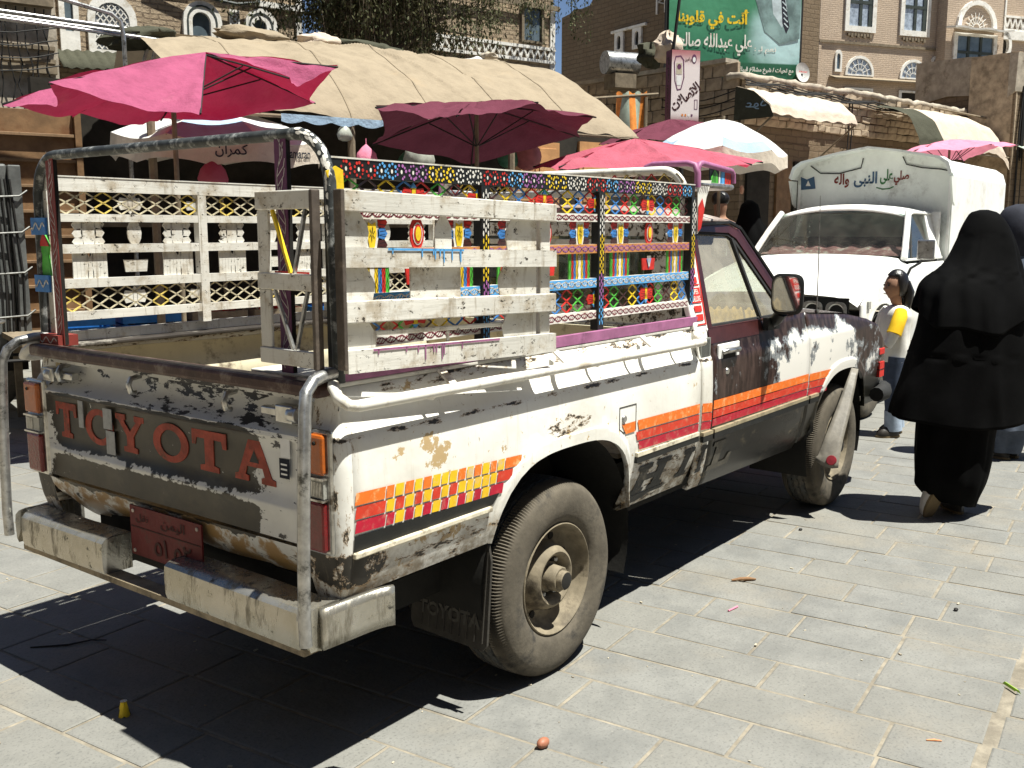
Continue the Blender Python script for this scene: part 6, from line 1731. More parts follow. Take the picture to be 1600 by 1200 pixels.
# things lying on the awning's ridge
def lump(name, lab, u, n, z, sx, sy, sz, mt, seed, rot=0):
    a = R_(S); x = A0[0] + u * math.cos(a) - n * math.sin(a); y = A0[1] + u * math.sin(a) + n * math.cos(a)
    m = MB()
    def bf(p, t):
        th = 2 * PI * p; ph = PI * (t - .5)
        d = 1 + .35 * mnoise.noise((math.cos(th) * 2 * sx / .3, math.sin(th) * 2, t * 5 + seed * 7)) + .12 * mnoise.noise((th * 4, t * 14, seed))
        return (math.cos(th) * math.cos(ph) * sx * d, math.sin(th) * math.cos(ph) * sy * d, math.sin(ph) * sz * d)
    m.grid(bf, 28, 14, 0, True)
    o = m.build(name, mt, None, 60, None, (x, y, z)); o.rotation_euler = (0, R_(rot), R_(S)); tag(o, lab, 'bundle', None)
lump('canvas_bundle', 'tan canvas folded in a heap on the awning ridge beside the white arched windows', -.35, 2.2, 3.66, .42, .2, .09, 'canvas', 1, 3)
lump('canvas_bundle', 'small tan canvas lump left of the striped tarpaulin roll', .38, 2.2, 3.68, .24, .18, .10, 'canvas_pale', 2)
lump('tarpaulin_roll', 'dark green checked tarpaulin roll lying along the awning ridge below the tree', 1.12, 2.2, 3.66, .52, .16, .085, 'rag', 3, 5)
lump('cloth_heap', 'white cloth with a grey stone on top at the right end of the awning ridge', 2.72, 2.25, 3.62, .42, .2, .10, 'whitecloth', 4, 4)
lump('canvas_bundle', 'dark sagging canvas corner over the left end of the tan awning', -1.62, 1.95, 3.48, .36, .3, .10, 'rag', 5, -8)
lump('roof_stone', 'grey stone weighing down the white cloth on the awning', 2.62, 2.12, 3.74, .11, .08, .05, 'cement', 6)
# right-hand awnings on the stone shop
def shop_awning(lab, u0, u1, prof, mats, side=None, puff=0.0, mf=None, tail=0):
    t = thing('shop_awning', lab, 'awning', (12.034, 4.104, 0), S2)
    m = MB(); k = len(prof)
    def f(u, v):
        q = v * (k - 1); i = min(k - 2, int(q)); r = q - i
        n = prof[i][0] + (prof[i + 1][0] - prof[i][0]) * r; z = prof[i][1] + (prof[i + 1][1] - prof[i][1]) * r
        uu = u0 + (u1 - u0) * u
        z += puff * math.sin(PI * u) + .025 * mnoise.noise((uu * 3, v * 5, u0)) - .03 * math.sin(PI * min(1, max(0, u))) * v + .012 * math.sin(uu * 18 + v * 6)
        z -= tail * max(0, (u - .75) / .25) ** 2
        return (uu, n, z)
    m.grid(f, 40, 22, 0, False, mf); m.build('canvas', mats, t, 60)
    s = MB(); s.tube([(u0 + .03, prof[-1][0] + .03, prof[-1][1] - .02), (u1 - .03, prof[-1][0] + .03, prof[-1][1] - .02)], .018, 6); s.build('front_pole', 'plank', t)
    for u in (u0 + .04, u1 - .04):
        s = MB(); s.tube([(u, -.05, prof[-1][1] - .55), (u, prof[-1][0] + .03, prof[-1][1] - .03)], .016, 6); s.build('strut', 'plank', t)
    if side:
        s = MB(); pts = [(n, z) for n, z in prof] + [(prof[-1][0], prof[-1][1] - .05), (-.06, prof[-1][1] - .05)]
        s.prism(pts, lambda a, b: (u0 + .01, a, b), (.01, 0, 0), 0); so = s.build('side_curtain', side, t)
        s = MB(); put_text(s, 'عود', (-.66, -.28, 3.42, 3.54), lambda a, b: (u0 + .006, a, b), 0, .01, True); s.build('chalk_lettering', 'skycloth', so)
    return t
shop_awning('pale pink beige canvas shop awning over the doorway below the billboard', -.30, 2.05, [(-.08, 3.80), (-.42, 3.70), (-.72, 3.48), (-.78, 3.34)], ['canvas_pale'], side='rag2' if 'rag2' in MT else 'rag')
shop_awning('rounded shop awning, olive at left and beige at right, above the white box van', 3.75, 7.6, [(-.08, 3.82), (-.4, 3.76), (-.75, 3.58), (-.95, 3.22), (-.97, 3.05)], ['olivecloth', 'canvas_pale'] if 'olivecloth' in MT else ['rag', 'canvas_pale'], None, .05, lambda i, j: 0 if i < 9 else 1, .5)
# ------------------------------------------------------------------ umbrellas
def frame_pt(o, yawd, u, n, z):
    a = R_(yawd); return Vector((o[0] + u * math.cos(a) - n * math.sin(a), o[1] + u * math.sin(a) + n * math.cos(a), z))
def fan_umbrella(lab, o, yawd, ctr, rim, mat, skip=(), sag=.10, pole=True, group=None, name='market_umbrella', pole_at=None, scal=.10, zbase=0):
    t = thing(name, lab, 'umbrella', (o[0], o[1], zbase), yawd, group)
    c = Vector(ctr) - Vector((0, 0, zbase)); R = [Vector(p) - Vector((0, 0, zbase)) for p in rim]; n = len(R)
    m = MB()
    for i in range(n):
        if i in skip: continue
        a, b = R[i], R[(i + 1) % n]
        def f(u, v, a=a, b=b, i=i):
            e = a.lerp(b, u)
            # scalloped edge pulled in between the rib ends, cloth sagging between the ribs
            e = e.lerp(c, scal * math.sin(PI * u) ** 1.0)
            p = c.lerp(e, v)
            p.z -= sag * math.sin(PI * u) * (v ** 1.6) + .05 * math.sin(PI * v) * -1 * .3
            p.z += .030 * mnoise.noise((u * 4 + i * 7, v * 5, 1.3)) * v + .016 * math.sin(u * 25 + i + 3 * v) * v * (1 - .5 * v) * abs(2 * u - 1)
            q_ = abs(mnoise.noise((u * 3 + i * 3.1, v * 2.2, 4.4))); p.z -= .05 * (1 - min(1, q_ / .16)) * v * (1 - v) * 2
            return p
        m.grid(f, 17, 13)
    m.build('canopy', mat, t, 70)
    for i in range(n):
        r = MB(); e = R[i]; r.tube([c - Vector((0, 0, .02)), c.lerp(e, .5) - Vector((0, 0, .01)), e - Vector((0, 0, .008))], .007, 5); r.build('rib', 'wire', t)
        hub = (c if not pole_at else Vector((pole_at[0], pole_at[1], c.z))) - Vector((0, 0, .38)); r = MB(); r.tube([hub, c.lerp(e, .45) - Vector((0, 0, .02))], .006, 5); r.build('stretcher', 'wire', t)
    if pole:
        px_, py_, pz_ = pole_at or (c.x, c.y, c.z - .012)
        p = MB(); p.tube([(px_, py_, -zbase + .02), (px_, py_, pz_)], .019, 8); p.build('pole', 'steel2' if 'steel2' in MT else 'plank', t, 50)
        p = MB(); p.revolve([(.22, 0), (.22, .08), (.06, .10), (.03, .3)], (px_, py_, -zbase), (0, 0, 1), 16); p.build('base', 'cement', t, 40)
    return t
fan_umbrella('large torn pink umbrella with dark red underside above the rear hoop', (1.501, 3.7), S,
             (.30, 0, 2.91), [(-1.08, 0, 2.45), (-.92, -.7, 2.51), (-.09, -1.0, 2.36), (.71, -.55, 2.70), (1.12, -.5, 2.82), (1.56, .9, 2.73), (.24, 1.0, 2.51), (-.48, .8, 2.49)], 'pinkcloth', skip=(2,), sag=.12, pole_at=(.05, .02, 2.66), scal=.14)
fan_umbrella('dark maroon umbrella tilted over the stalls in front of the tan awning', (3.929, 2.837), S,
             (.03, 0, 2.71), [(-1.31, -.7, 2.51), (-.77, -.95, 2.46), (.02, -.9, 2.62), (1.37, 0, 2.67), (1.91, .9, 2.58), (.62, 1.0, 2.26), (-.67, .6, 2.36)], 'marooncloth', sag=.05)
def dome_umbrella(lab, o, yawd, r, zr, zp, mats, n=8, val=.18, lean=(0, 0), texts=None, rot=0, zig=True):
    t = thing('market_umbrella', lab, 'umbrella', (o[0], o[1], 0), yawd)
    m = MB()
    T = Matrix.Translation((0, 0, zr)) @ Matrix.Rotation(R_(lean[0]), 4, 'X') @ Matrix.Rotation(R_(lean[1]), 4, 'Y')
    def rad(a): k = (a * n / (2 * PI) - rot) % 1.0; return 1 - .07 * math.sin(PI * k)
    def f(u, v):
        a = 2 * PI * u; rr = r * v * (rad(a) if v > .3 else 1)
        k = (a * n / (2 * PI) - rot) % 1.0
        z = (zp - zr) * (1 - v ** 1.7) - .05 * math.sin(PI * k) * v ** 2 + .008 * mnoise.noise((a * 3, v * 5, r))
        return T @ Vector((rr * math.cos(a), rr * math.sin(a), z))
    m.grid(f, n * 8 + 1, 12, 0, False, mats[1]); m.build('canopy', mats[0], t, 60)
    if val:
        m = MB()
        def g(u, v):
            a = 2 * PI * u; rr = r * rad(a) * (1 + .02 * v); k = (a * n / (2 * PI) - rot) % 1.0
            return T @ Vector((rr * math.cos(a), rr * math.sin(a), -.05 * math.sin(PI * k) - val * v * (1 - .12 * abs(math.sin(2 * PI * k))) + .0))
        m.grid(g, n * 8 + 1, 4); vo = m.build('valance', 'valance' if 'valance' in MT else 'whitecloth', t, 60)
        for (s_, a0, w_, h_, rtl) in (texts or []):
            m = MB()
            def tf(u, v, a0=a0, w_=w_):
                a = R_(a0) + u / r; rr = r * rad(a) * 1.0 + .022
                return T @ Vector((rr * math.cos(a), rr * math.sin(a), -.02 - val * .5 + v))
            put_text(m, s_, (-w_ / 2, w_ / 2, -h_ / 2, h_ / 2), tf, 0, .015, rtl); m.build('valance_lettering', 'navy', vo)
    for i in range(n):
        a = 2 * PI * (i + rot) / n; r_ = MB(); r_.tube([T @ Vector((.03 * math.cos(a), .03 * math.sin(a), zp - zr - .03)), T @ Vector((r * .55 * math.cos(a), r * .55 * math.sin(a), (zp - zr) * (1 - .55 ** 1.7) - .015)), T @ Vector((r * math.cos(a), r * math.sin(a), -.012))], .006, 5); r_.build('rib', 'wire', t)
    p = MB(); p.tube([(0, 0, .02), (0, 0, zr), T @ Vector((0, 0, zp - zr + .04))], .018, 8); p.build('pole', 'plank', t, 50)
    p = MB(); p.revolve([(.2, 0), (.2, .08), (.05, .1)], (0, 0, 0), (0, 0, 1), 14); p.build('base', 'cement', t, 40)
    return t
blotch = lambda n: (lambda i, j: 1 if (j > 6 and (i // 8) % 2 == 0) or (2 < j < 5 and i % 8 in (3, 4)) else 0)
MT['valance'] = cloth('cream valance', (.66, .58, .48), .2, (.45, .36, .28))
pK = frame_pt((2.651, 4.83), S, .10, 0, 0)
dome_umbrella('white and pale blue umbrella with a lettered cream valance behind the rear hoop', pK, S, .92, 2.43, 2.68, (['whitecloth', 'skycloth'], lambda i, j: 1 if j > 5 and (i // 8) % 2 else 0), 8, .19, (4, 0), [('كمران', -103, .26, .11, True), ('Kamaran', -62, .30, .08, False), ('KAMARAN', -150, .26, .05, False)])
pW = frame_pt((6.787, 1.906), S, .0, 0, 0)
dome_umbrella('white umbrella with pale blue edge above the crouching woman in black', pW, S, .68, 2.42, 2.74, (['whitecloth', 'skycloth'], lambda i, j: 1 if j > 8 and (i // 8) % 2 else 0), 8, .13, (2, 3))
fan_umbrella('faded pink red umbrella spread behind the front hoop of the rack', (5.253, 1.934), S, (-.09, 0, 2.44),
             [(-1.08, -.15, 2.15), (-.45, -.9, 2.15), (.35, -1.0, 2.18), (.95, -.6, 2.24), (1.22, .2, 2.34), (.9, .9, 2.34), (0, 1.0, 2.28), (-.8, .6, 2.20)], 'redcloth', sag=.06)
o4 = frame_pt((6.787, 1.906), S, .62, 1.5, 0)
fan_umbrella('small dark maroon umbrella half hidden behind the white umbrella', o4, S, (.1, 0, 2.92),
             [(-1.0, -.3, 2.58), (-.2, -.8, 2.70), (.7, -.5, 2.80), (1.05, .1, 2.92), (.5, .7, 2.80), (-.4, .7, 2.66)], 'marooncloth', sag=.05)
fan_umbrella('light pink umbrella cloth with a yellow fringed corner behind the white box van', tuple(frame_pt((12.034, 4.104), S2, 1.95, -2.5, 0))[:2], S2, (-.2, 0, 2.96),
             [(-1.6, -.2, 2.72), (-.6, -.8, 2.82), (.5, -.7, 2.88), (1.42, -.1, 2.98), (1.3, .5, 2.74), (-.3, .9, 2.78)], 'pinklight', sag=.05)

# ------------------------------------------------------------------ market stalls in the shade
stl = thing('market_stall', 'dark back wall of the market stalls under the tan awning with orange brown doors', 'stall', (6.343, 5.769, 0), S)
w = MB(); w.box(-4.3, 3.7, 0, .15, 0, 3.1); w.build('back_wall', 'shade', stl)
for u0, u1, z1 in ((1.34, 1.78, 2.78), (1.80, 2.20, 2.78), (2.55, 3.05, 2.82)):
    w = MB(); w.box(u0, u1, -.05, -.002, .1, z1); d = w.build('shop_door', 'orangedoor', stl)
    for k in range(3):
        q = MB(); q.box(u0 + .06, u1 - .06, -.065, -.052, .3 + k * .85, .3 + k * .85 + .70); q.build('door_panel', 'orangedoor', d, None, .006)
for k in range(4):
    w = MB(); w.box(-3.9 + k * 1.3, -2.8 + k * 1.3, -.35, -.002, 1.65 + .35 * (k % 2), 1.69 + .35 * (k % 2)); w.build('shelf', 'plank', stl)
# hanging goods and balls
MT['ballgreen'] = M('dull green ball', (.06, .18, .12), .5); MT['ballpink'] = M('dull pink ball', (.38, .12, .14), .5); MT['bagclear'] = M('grey plastic bag', (.40, .42, .36), .4, 0, .3, 9, .4, 30)
def ball(lab, u, n, z, r, mt, sc=(1, 1, 1)):
    m = MB(); m.sphere((0, 0, 0), r, 0, 18, 11, sc); p = frame_pt((6.343, 5.769), S, u, n, z); tag(m.build('hanging_ball', mt, None, 60, None, p), lab, 'ball')
ball('dull green ball hanging in the dark stall left of the maroon umbrella', -.62, -1.0, 2.33, .17, 'ballgreen')
ball('pink ball hung under the maroon umbrella near its pole', 1.05, -.9, 2.50, .17, 'ballpink')
ball('green ball beside the pink ball under the maroon umbrella', .84, -.8, 2.47, .13, 'ballgreen', (1.2, 1, .9))
def bag(lab, p, sz, mt, seed):
    m = MB()
    def f(u, v):
        th = 2 * PI * u; r = (.05, .35, .8, 1.0, .85, .3, .02)[round(v * 6)]; z = (0, -.12, -.35, -.65, -.9, -1.0, -1.0)[round(v * 6)]
        d = 1 + .2 * mnoise.noise((th, v * 4, seed)); return (sz * .5 * r * d * math.cos(th), sz * .4 * r * d * math.sin(th), sz * z)
    m.grid(f, 14, 7, 0, True); m.tube([(0, 0, 0), (0, 0, .05)], .006, 4)
    tag(m.build('hanging_bag', mt, None, 60, None, p), lab, 'bag')
bag('clear plastic bag tied under the awning eave left of the maroon umbrella', frame_pt(A0, S, .42, .05, 2.52), .36, 'bagclear', 1)
bag('pale knotted bag hanging from the awning eave beside the rear hoop', frame_pt(A0, S, -.38, .02, 2.58), .16, 'bagclear', 2)
bag('pink cloth scrap hung below the lettered valance', frame_pt((2.651, 4.83), S, -.22, -.75, 2.20), .26, 'pinkscrap' if 'pinkscrap' in MT else 'redcloth', 3)
bag('small pink bag hung at the left corner of the maroon umbrella', frame_pt((3.929, 2.837), S, -.72, .62, 2.36), .22, 'pinklight', 4)
# produce table
tb_ = thing('produce_table', 'low wooden market table with fruit crates seen through the rack of the truck', 'table', (2.307, 4.622, 0), S)
w = MB(); w.box(-1.4, 1.9, -.05, .95, .70, .745); w.build('table_top', 'plank', tb_)
for u in (-1.3, .2, 1.8):
    for n in (.02, .88):
        w = MB(); w.box(u - .03, u + .03, n - .03, n + .03, 0, .70); w.build('leg', 'plank', tb_)
def crate(u, n, lab, col, L=.50, W=.34, H=.16):
    p = frame_pt((2.307, 4.622), S, u, n, .747)
    t = thing('produce_crate', lab, 'crate', p, S)
    for (x0, x1, y0, y1) in ((-L / 2, L / 2, -W / 2, -W / 2 + .012), (-L / 2, L / 2, W / 2 - .012, W / 2), (-L / 2, -L / 2 + .012, -W / 2 + .013, W / 2 - .013), (L / 2 - .012, L / 2, -W / 2 + .013, W / 2 - .013)):
        for k in range(2):
            m = MB(); m.box(x0, x1, y0, y1, .012 + k * .082, .012 + k * .082 + .07); m.build('side_slat', col, t, None, .003)
    m = MB(); m.box(-L / 2, L / 2, -W / 2, W / 2, 0, .01); m.build('bottom', col, t)
    for sx in (-1, 1):
        for sy in (-1, 1):
            m = MB(); m.box(sx * (L / 2 - .03) - .012, sx * (L / 2 - .03) + .012, sy * (W / 2 - .025) - .012, sy * (W / 2 - .025) + .012, .012, H + .03); m.build('corner_post', col, t)
    return p
def produce(u, n, mt, name, lab, grp, r, sc=(1, 1, .9), cat='tomato', L=.50, W=.34):
    m = MB(); m.sphere((0, 0, 0), r, 0, 9, 6, sc); me = m.mesh(name, mt, 80); q = random.Random(int(u * 100))
    nx, ny = int(L * .9 / (2 * r)), int(W * .85 / (2 * r))
    for k in range(2):
        for i in range(nx - k):
            for j in range(ny - k):
                x = -L * .42 + (i + .5 + k * .5) * L * .84 / nx; y = -W * .4 + (j + .5 + k * .5) * W * .8 / ny
                p = frame_pt((2.307, 4.622), S, u + x, n + y, .747 + .115 + k * r * 1.5 + q.uniform(-.008, .008))
                o = link(name, me, None, None, p); o.rotation_euler = (q.uniform(-.5, .5), q.uniform(-.5, .5), q.uniform(0, 6)); tag(o, lab, cat, grp)
crate(-.92, .20, 'blue plastic crate at the left end of the produce table', 'bluecrate')
crate(-.36, .20, 'blue crate of pale potatoes second from the left on the table', 'bluecrate')
produce(-.36, .20, 'potato', 'potato', 'pale potato heaped in a blue crate on the produce table', 'potatoes in the crate', .040, (1.25, .95, .8), 'potato')
crate(.22, .20, 'wooden crate of red tomatoes in the middle of the produce table', 'plank')
produce(.22, .20, 'tomato', 'tomato', 'red tomato in the crate directly right of the potatoes', 'tomatoes in the middle crate', .036)
crate(.78, .20, 'wooden crate of red tomatoes toward the right of the produce table', 'plank')
produce(.78, .20, 'tomato', 'tomato', 'red tomato in the second tomato crate toward the gate leaf', 'tomatoes in the right crate', .036)
crate(1.36, .20, 'blue crate at the right end of the produce table behind the gate leaf', 'bluecrate')

# ------------------------------------------------------------------ grey van at the left edge and a barrow
gv = thing('cargo_truck', 'dark grey cargo truck with latch bars on its rear corner at the left edge', 'truck', (1.40, 5.90, 0), S); gv.scale = (.93, .93, .93)
w = MB(); w.box(-2.2, -.02, 0, 3.2, .62, 2.34); w.build('cargo_box', 'greymetal', gv, None, .02)
w = MB(); w.box(-.018, .09, -.05, .10, .62, 2.33); w.build('corner_post', 'greymetal', gv, None, .01)
for z in (.95, 1.35, 1.72, 2.05):
    w = MB(); w.tube([(-.5, -.03, z - .03), (.06, -.075, z), (.13, -.06, z + .05)], .010, 6); w.build('latch_bar', 'latch', gv, 50)
for k in range(4):
    w = MB(); w.tube([(-.12 + .05 * k, -.05, .7), (-.10 + .05 * k, -.06, 1.3), (-.13 + .04 * k, -.05, 2.2)], .012, 5); w.build('lock_rod', 'wire', gv, 50)
w = MB(); w.box(-2.2, .06, .1, 3.0, .42, .60); w.build('chassis', 'dark', gv)
for u in (-.35, -1.8):
    for n in (.15, 3.0):
        q = link('wheel', TYM, gv, None, (u, n, .37)); q.rotation_euler = (0, 0, 0 if n < 1 else PI); link('rim', RIM, q)
wbw = thing('wheelbarrow', 'small wheelbarrow with a pale green tray beside the rear hoop', 'wheelbarrow', frame_pt((2.307, 4.622), S, -1.85, .2, 0), S)
w = MB()
def trf(u, v):
    a = 2 * PI * u; s = .5 + .5 * v; return (.36 * s * math.cos(a), .25 * s * math.sin(a), .62 + .28 * v)
w.grid(trf, 20, 4, 0, True); w.add([(.18 * math.cos(2 * PI * k / 20), .125 * math.sin(2 * PI * k / 20), .62) for k in range(20)], [tuple(range(20))]); w.build('tray', 'traygreen' if 'traygreen' in MT else 'greenmetal', wbw, 50)
w = MB(); w.tube([(.37 * math.cos(2 * PI * k / 20), .26 * math.sin(2 * PI * k / 20), .90) for k in range(21)], .012, 6); w.build('tray_rim', 'steel', wbw, 50)
for sy in (-1, 1):
    w = MB(); w.tube([(.5, sy * .22, .60), (-.2, sy * .18, .60), (-.45, sy * .06, .22)], .015, 6); w.build('handle', 'wire', wbw, 50)
    w = MB(); w.tube([(.22, sy * .2, .60), (.25, sy * .22, 0)], .014, 6); w.build('leg', 'wire', wbw, 50)
w = MB(); w.revolve([(.06, -.03), (.18, -.035), (.20, 0), (.18, .035), (.06, .03)], (-.47, 0, .20), (0, 1, 0), 20); w.build('wheel', 'rubber', wbw, 50)

# ------------------------------------------------------------------ tree
def leafmat(name, c1, c2):
    m, nt, b = newmat(name)
    c = mix(nt, mrange(nt, noise(nt, 2.2, 4, .6), .35, .65), c1, c2)
    c = mix(nt, mrange(nt, noise(nt, 30, 2, .5), .55, .7, 0, .6), c, (.20, .19, .11))
    setv(b.inputs['Base Color'], c); b.inputs['Roughness'].default_value = .7; b.inputs['Specular IOR Level'].default_value = .15
    t = node(nt, 'BsdfTranslucent', {'Color': c}); mx = node(nt, 'MixShader', {0: .2, 1: b.outputs[0], 2: t.outputs[0]}); nt.links.new(mx.outputs[0], nt.nodes['Material Output'].inputs[0])
    return m
MT['leaf'] = leafmat('dry drooping leaves', (.045, .055, .025), (.105, .105, .05))
MT['bark'] = M('grey brown bark', (.11, .085, .06), .95, 0, .3, 8, .6, 20)
tr_t = thing('drooping_tree', 'large grey green tree with fine drooping branches hanging over the tan awning', 'tree', (7.35, 7.36, 0), S)
w = MB(); w.tube([(0, 0, 0), (.05, .02, 1.5), (-.05, 0, 3.2), (.1, .05, 4.6), (.15, 0, 6.0)], [.20, .17, .14, .11, .06], 10); w.build('trunk', 'bark', tr_t, 60)
rt = random.Random(21)
lim = MB(); lv = MB()
def leaf_at(p, s, d):
    ax = Vector((rt.uniform(-1, 1), rt.uniform(-1, 1), rt.uniform(-.9, .3))).normalized(); q = (ax + d * .8).normalized(); n = q.orthogonal().normalized(); n = Matrix.Rotation(rt.uniform(0, 6.28), 3, q) @ n
    a = p; b = p + q * s; mdl = p + q * s * .5
    lv.add([a, mdl + n * s * .2, b, mdl - n * s * .2], [(0, 1, 2, 3)])
for k in range(34):
    a = rt.uniform(0, 2 * PI); h = rt.uniform(3.9, 5.9); L = rt.uniform(.7, 1.95)
    base = Vector((.08, 0, h)); tip = base + Vector((math.cos(a) * L * 1.25 - (.35 if math.cos(a) < 0 else 0), math.sin(a) * L * .75, rt.uniform(.1, .9)))
    mid = base.lerp(tip, .5) + Vector((0, 0, .22)); lim.tube([base, mid, tip], [.045, .03, .014], 5)
    for s in range(24):
        st_ = base.lerp(tip, rt.uniform(.25, 1)) + Vector((rt.uniform(-.25, .25), rt.uniform(-.25, .25), rt.uniform(0, .3)))
        dl = rt.uniform(.5, 1.7); pts = [st_]; dx, dy = rt.uniform(-.2, .2), rt.uniform(-.2, .2)
        for j in range(1, 8):
            q = j / 7; pts.append(st_ + Vector((dx * q * 1.6, dy * q * 1.6, .12 * math.sin(q * 3) - dl * q * q)))
        if pts[-1].z < 3.55: continue
        lim.tube([pts[0], pts[3], pts[5], pts[7]], [.008, .005, .004, .002], 3, 0, False)
        for j in range(len(pts) - 1):
            for r in range(11):
                p = pts[j].lerp(pts[j + 1], rt.random()) + Vector((rt.gauss(0, .055), rt.gauss(0, .055), rt.gauss(0, .05)))
                leaf_at(p, rt.uniform(.04, .085), (pts[j + 1] - pts[j]).normalized())
lim.build('limbs', 'bark', tr_t, 60)
tag(lv.build('crown', 'leaf', tr_t), kind='stuff')
# a few loose sprays hanging in front of the brick house and sky gap
for (bx, by, bz, nst, lab) in ((11.2, 7.0, 5.95, 12, 'thin leafy spray hanging across the top of the sky gap'), (10.45, 7.25, 5.6, 26, 'ragged creeper hanging down the sunlit brick house')):
    lv = MB()
    for s in range(nst):
        st_ = Vector((rt.uniform(-.9, .9), rt.uniform(-.3, .1), rt.uniform(-.1, .3))); dl = rt.uniform(.3, 1.1)
        for j in range(7):
            for r in range(7):
                q = (j + rt.random()) / 7; leaf_at(st_ + Vector((rt.gauss(0, .05), rt.gauss(0, .05), -dl * q)), rt.uniform(.04, .08), Vector((0, 0, -1)))
        lv.tube([st_, st_ + Vector((0, 0, -dl))], .004, 3)
    o = lv.build('hanging_branch', ['leaf'], None, None, None, (bx, by, bz)); tag(o, lab, 'plant')
# ------------------------------------------------------------------ white box pickup facing us
MT['vanwhite'] = M('white van paint', (.80, .80, .77), .35, 0, .05, 3, .05, 20, dirt=(.66, .63, .56), ds=4)
MT['boxfront'] = M('greyish white box paint', (.74, .77, .72), .5, 0, .10, 3, .1, 20, dirt=(.40, .40, .36), ds=2.5)
wp = thing('pickup_truck', 'white pickup with a tall white gabled box and painted lettering parked behind the women', 'pickup truck')
YC = .66
def van_top(x): return lerp_tab([(6.50, 1.355), (6.2, 1.33), (5.8, 1.27), (5.45, 1.20), (5.30, 1.15), (5.22, 1.06)][::1], x) if False else (1.06 + (1.355 - 1.06) * (1 - ((6.55 - x) / 1.33) ** 2.2) if x < 6.55 else 1.36)
m = MB()
def hf(u, v):
    x = 5.22 + 1.33 * u; s = (v - .5) * 2; e = abs(s)
    z = van_top(x) + .035 * (1 - e ** 2) - .06 * max(0, e - .86) / .14
    return (x, YC + s * .77, z)
m.grid(hf, 16, 17); m.build('bonnet', 'vanwhite', wp, 50)
m = MB(); m.box(5.95, 6.35, YC - .42, YC - .415, 0, 0) if False else m.box(6.42, 6.44, YC - .5, YC + .5, 1.372, 1.378); m.build('vent_slot', 'dark', wp)
VAN = [(1.4, .755), (1.30, .77), (1.16, .79), (1.0, .80), (.8, .80), (.6, .77)]
VA = lambda x: arch(x, 5.78, .40, .50, .50, 2.4)
for sgn in (-1, 1):
    m = side_sheet(xs_range(5.22, 7.75, 40, [5.78 + .4 * s for s in (-1, -.98, -.9, .9, .98, 1)]), lambda x: min(van_top(x), 1.37) - .045, lambda x: .60, VA, lambda z: lerp_tab(VAN, z), sgn, HI, split=1.01)
    m.V = [(x, y + YC, z) for x, y, z in m.V]
    o = m.build('body_side', 'vanwhite', wp, 40); o.modifiers.new('t', 'SOLIDIFY').thickness = .012
    w = MB()
    def wf2(u, v, sgn=sgn):
        t = PI * (-.12 + 1.24 * u); r = (.43, .43, .05)[round(v * 2)]; y = (.79, .45, .45)[round(v * 2)]
        return (5.78 + r * math.cos(t), YC + sgn * y, .50 + r * math.sin(t))
    w.grid(wf2, 21, 3); w.build('wheel_well', 'dark', wp, 40)
    for x in (5.78, 9.0): wheel(wp, x, YC + sgn * .72, .40, sgn, 0, 1.1)
m = MB(); m.box(5.215, 5.235, YC - .70, YC + .70, .82, 1.07); fr_ = m.build('front_panel', 'black', wp)
m = MB(); m.box(5.20, 5.232, YC - .78, YC + .78, .70, .818); m.build('front_apron', 'vanwhite', wp, None, .01)
for s in (-1, 1):
    for k, off in enumerate((.60, .40)):
        y = YC + s * off; q = MB(); q.revolve([(.0005, -.012), (.045, -.008), (.068, .006)], (5.215, y, .955), (-1, 0, 0), 22); h = q.build('headlight', 'headglass' if 'headglass' in MT else 'chrome', wp, 50)
        q = MB(); q.ring([(y + .088 * math.copysign(abs(math.cos(a)) ** .6, math.cos(a)), .955 + .082 * math.copysign(abs(math.sin(a)) ** .6, math.sin(a))) for a in [2 * PI * i / 24 for i in range(24)]], [(y + .069 * math.cos(a), .955 + .069 * math.sin(a)) for a in [2 * PI * i / 24 for i in range(24)]], lambda a, b: (5.205, a, b), (.012, 0, 0)); q.build('headlight_rim', 'steel', h)
q = MB()
for k in range(6): q.box(5.206, 5.2145, YC - .30, YC + .30, .85 + k * .035, .864 + k * .035)
tag(q.build('grille', 'steel', fr_), kind='stuff')
q = MB(); q.box(5.08, 5.2, YC - .80, YC + .80, .50, .66); q.build('front_bumper', 'chrome', wp, None, .02)
for s in (-1, 1):
    q = MB(); q.box(5.36, 5.43, YC + s * .802 - .012, YC + s * .802 + .012, .975, 1.04); q.build('side_marker', 'lampclear', wp, None, .006)
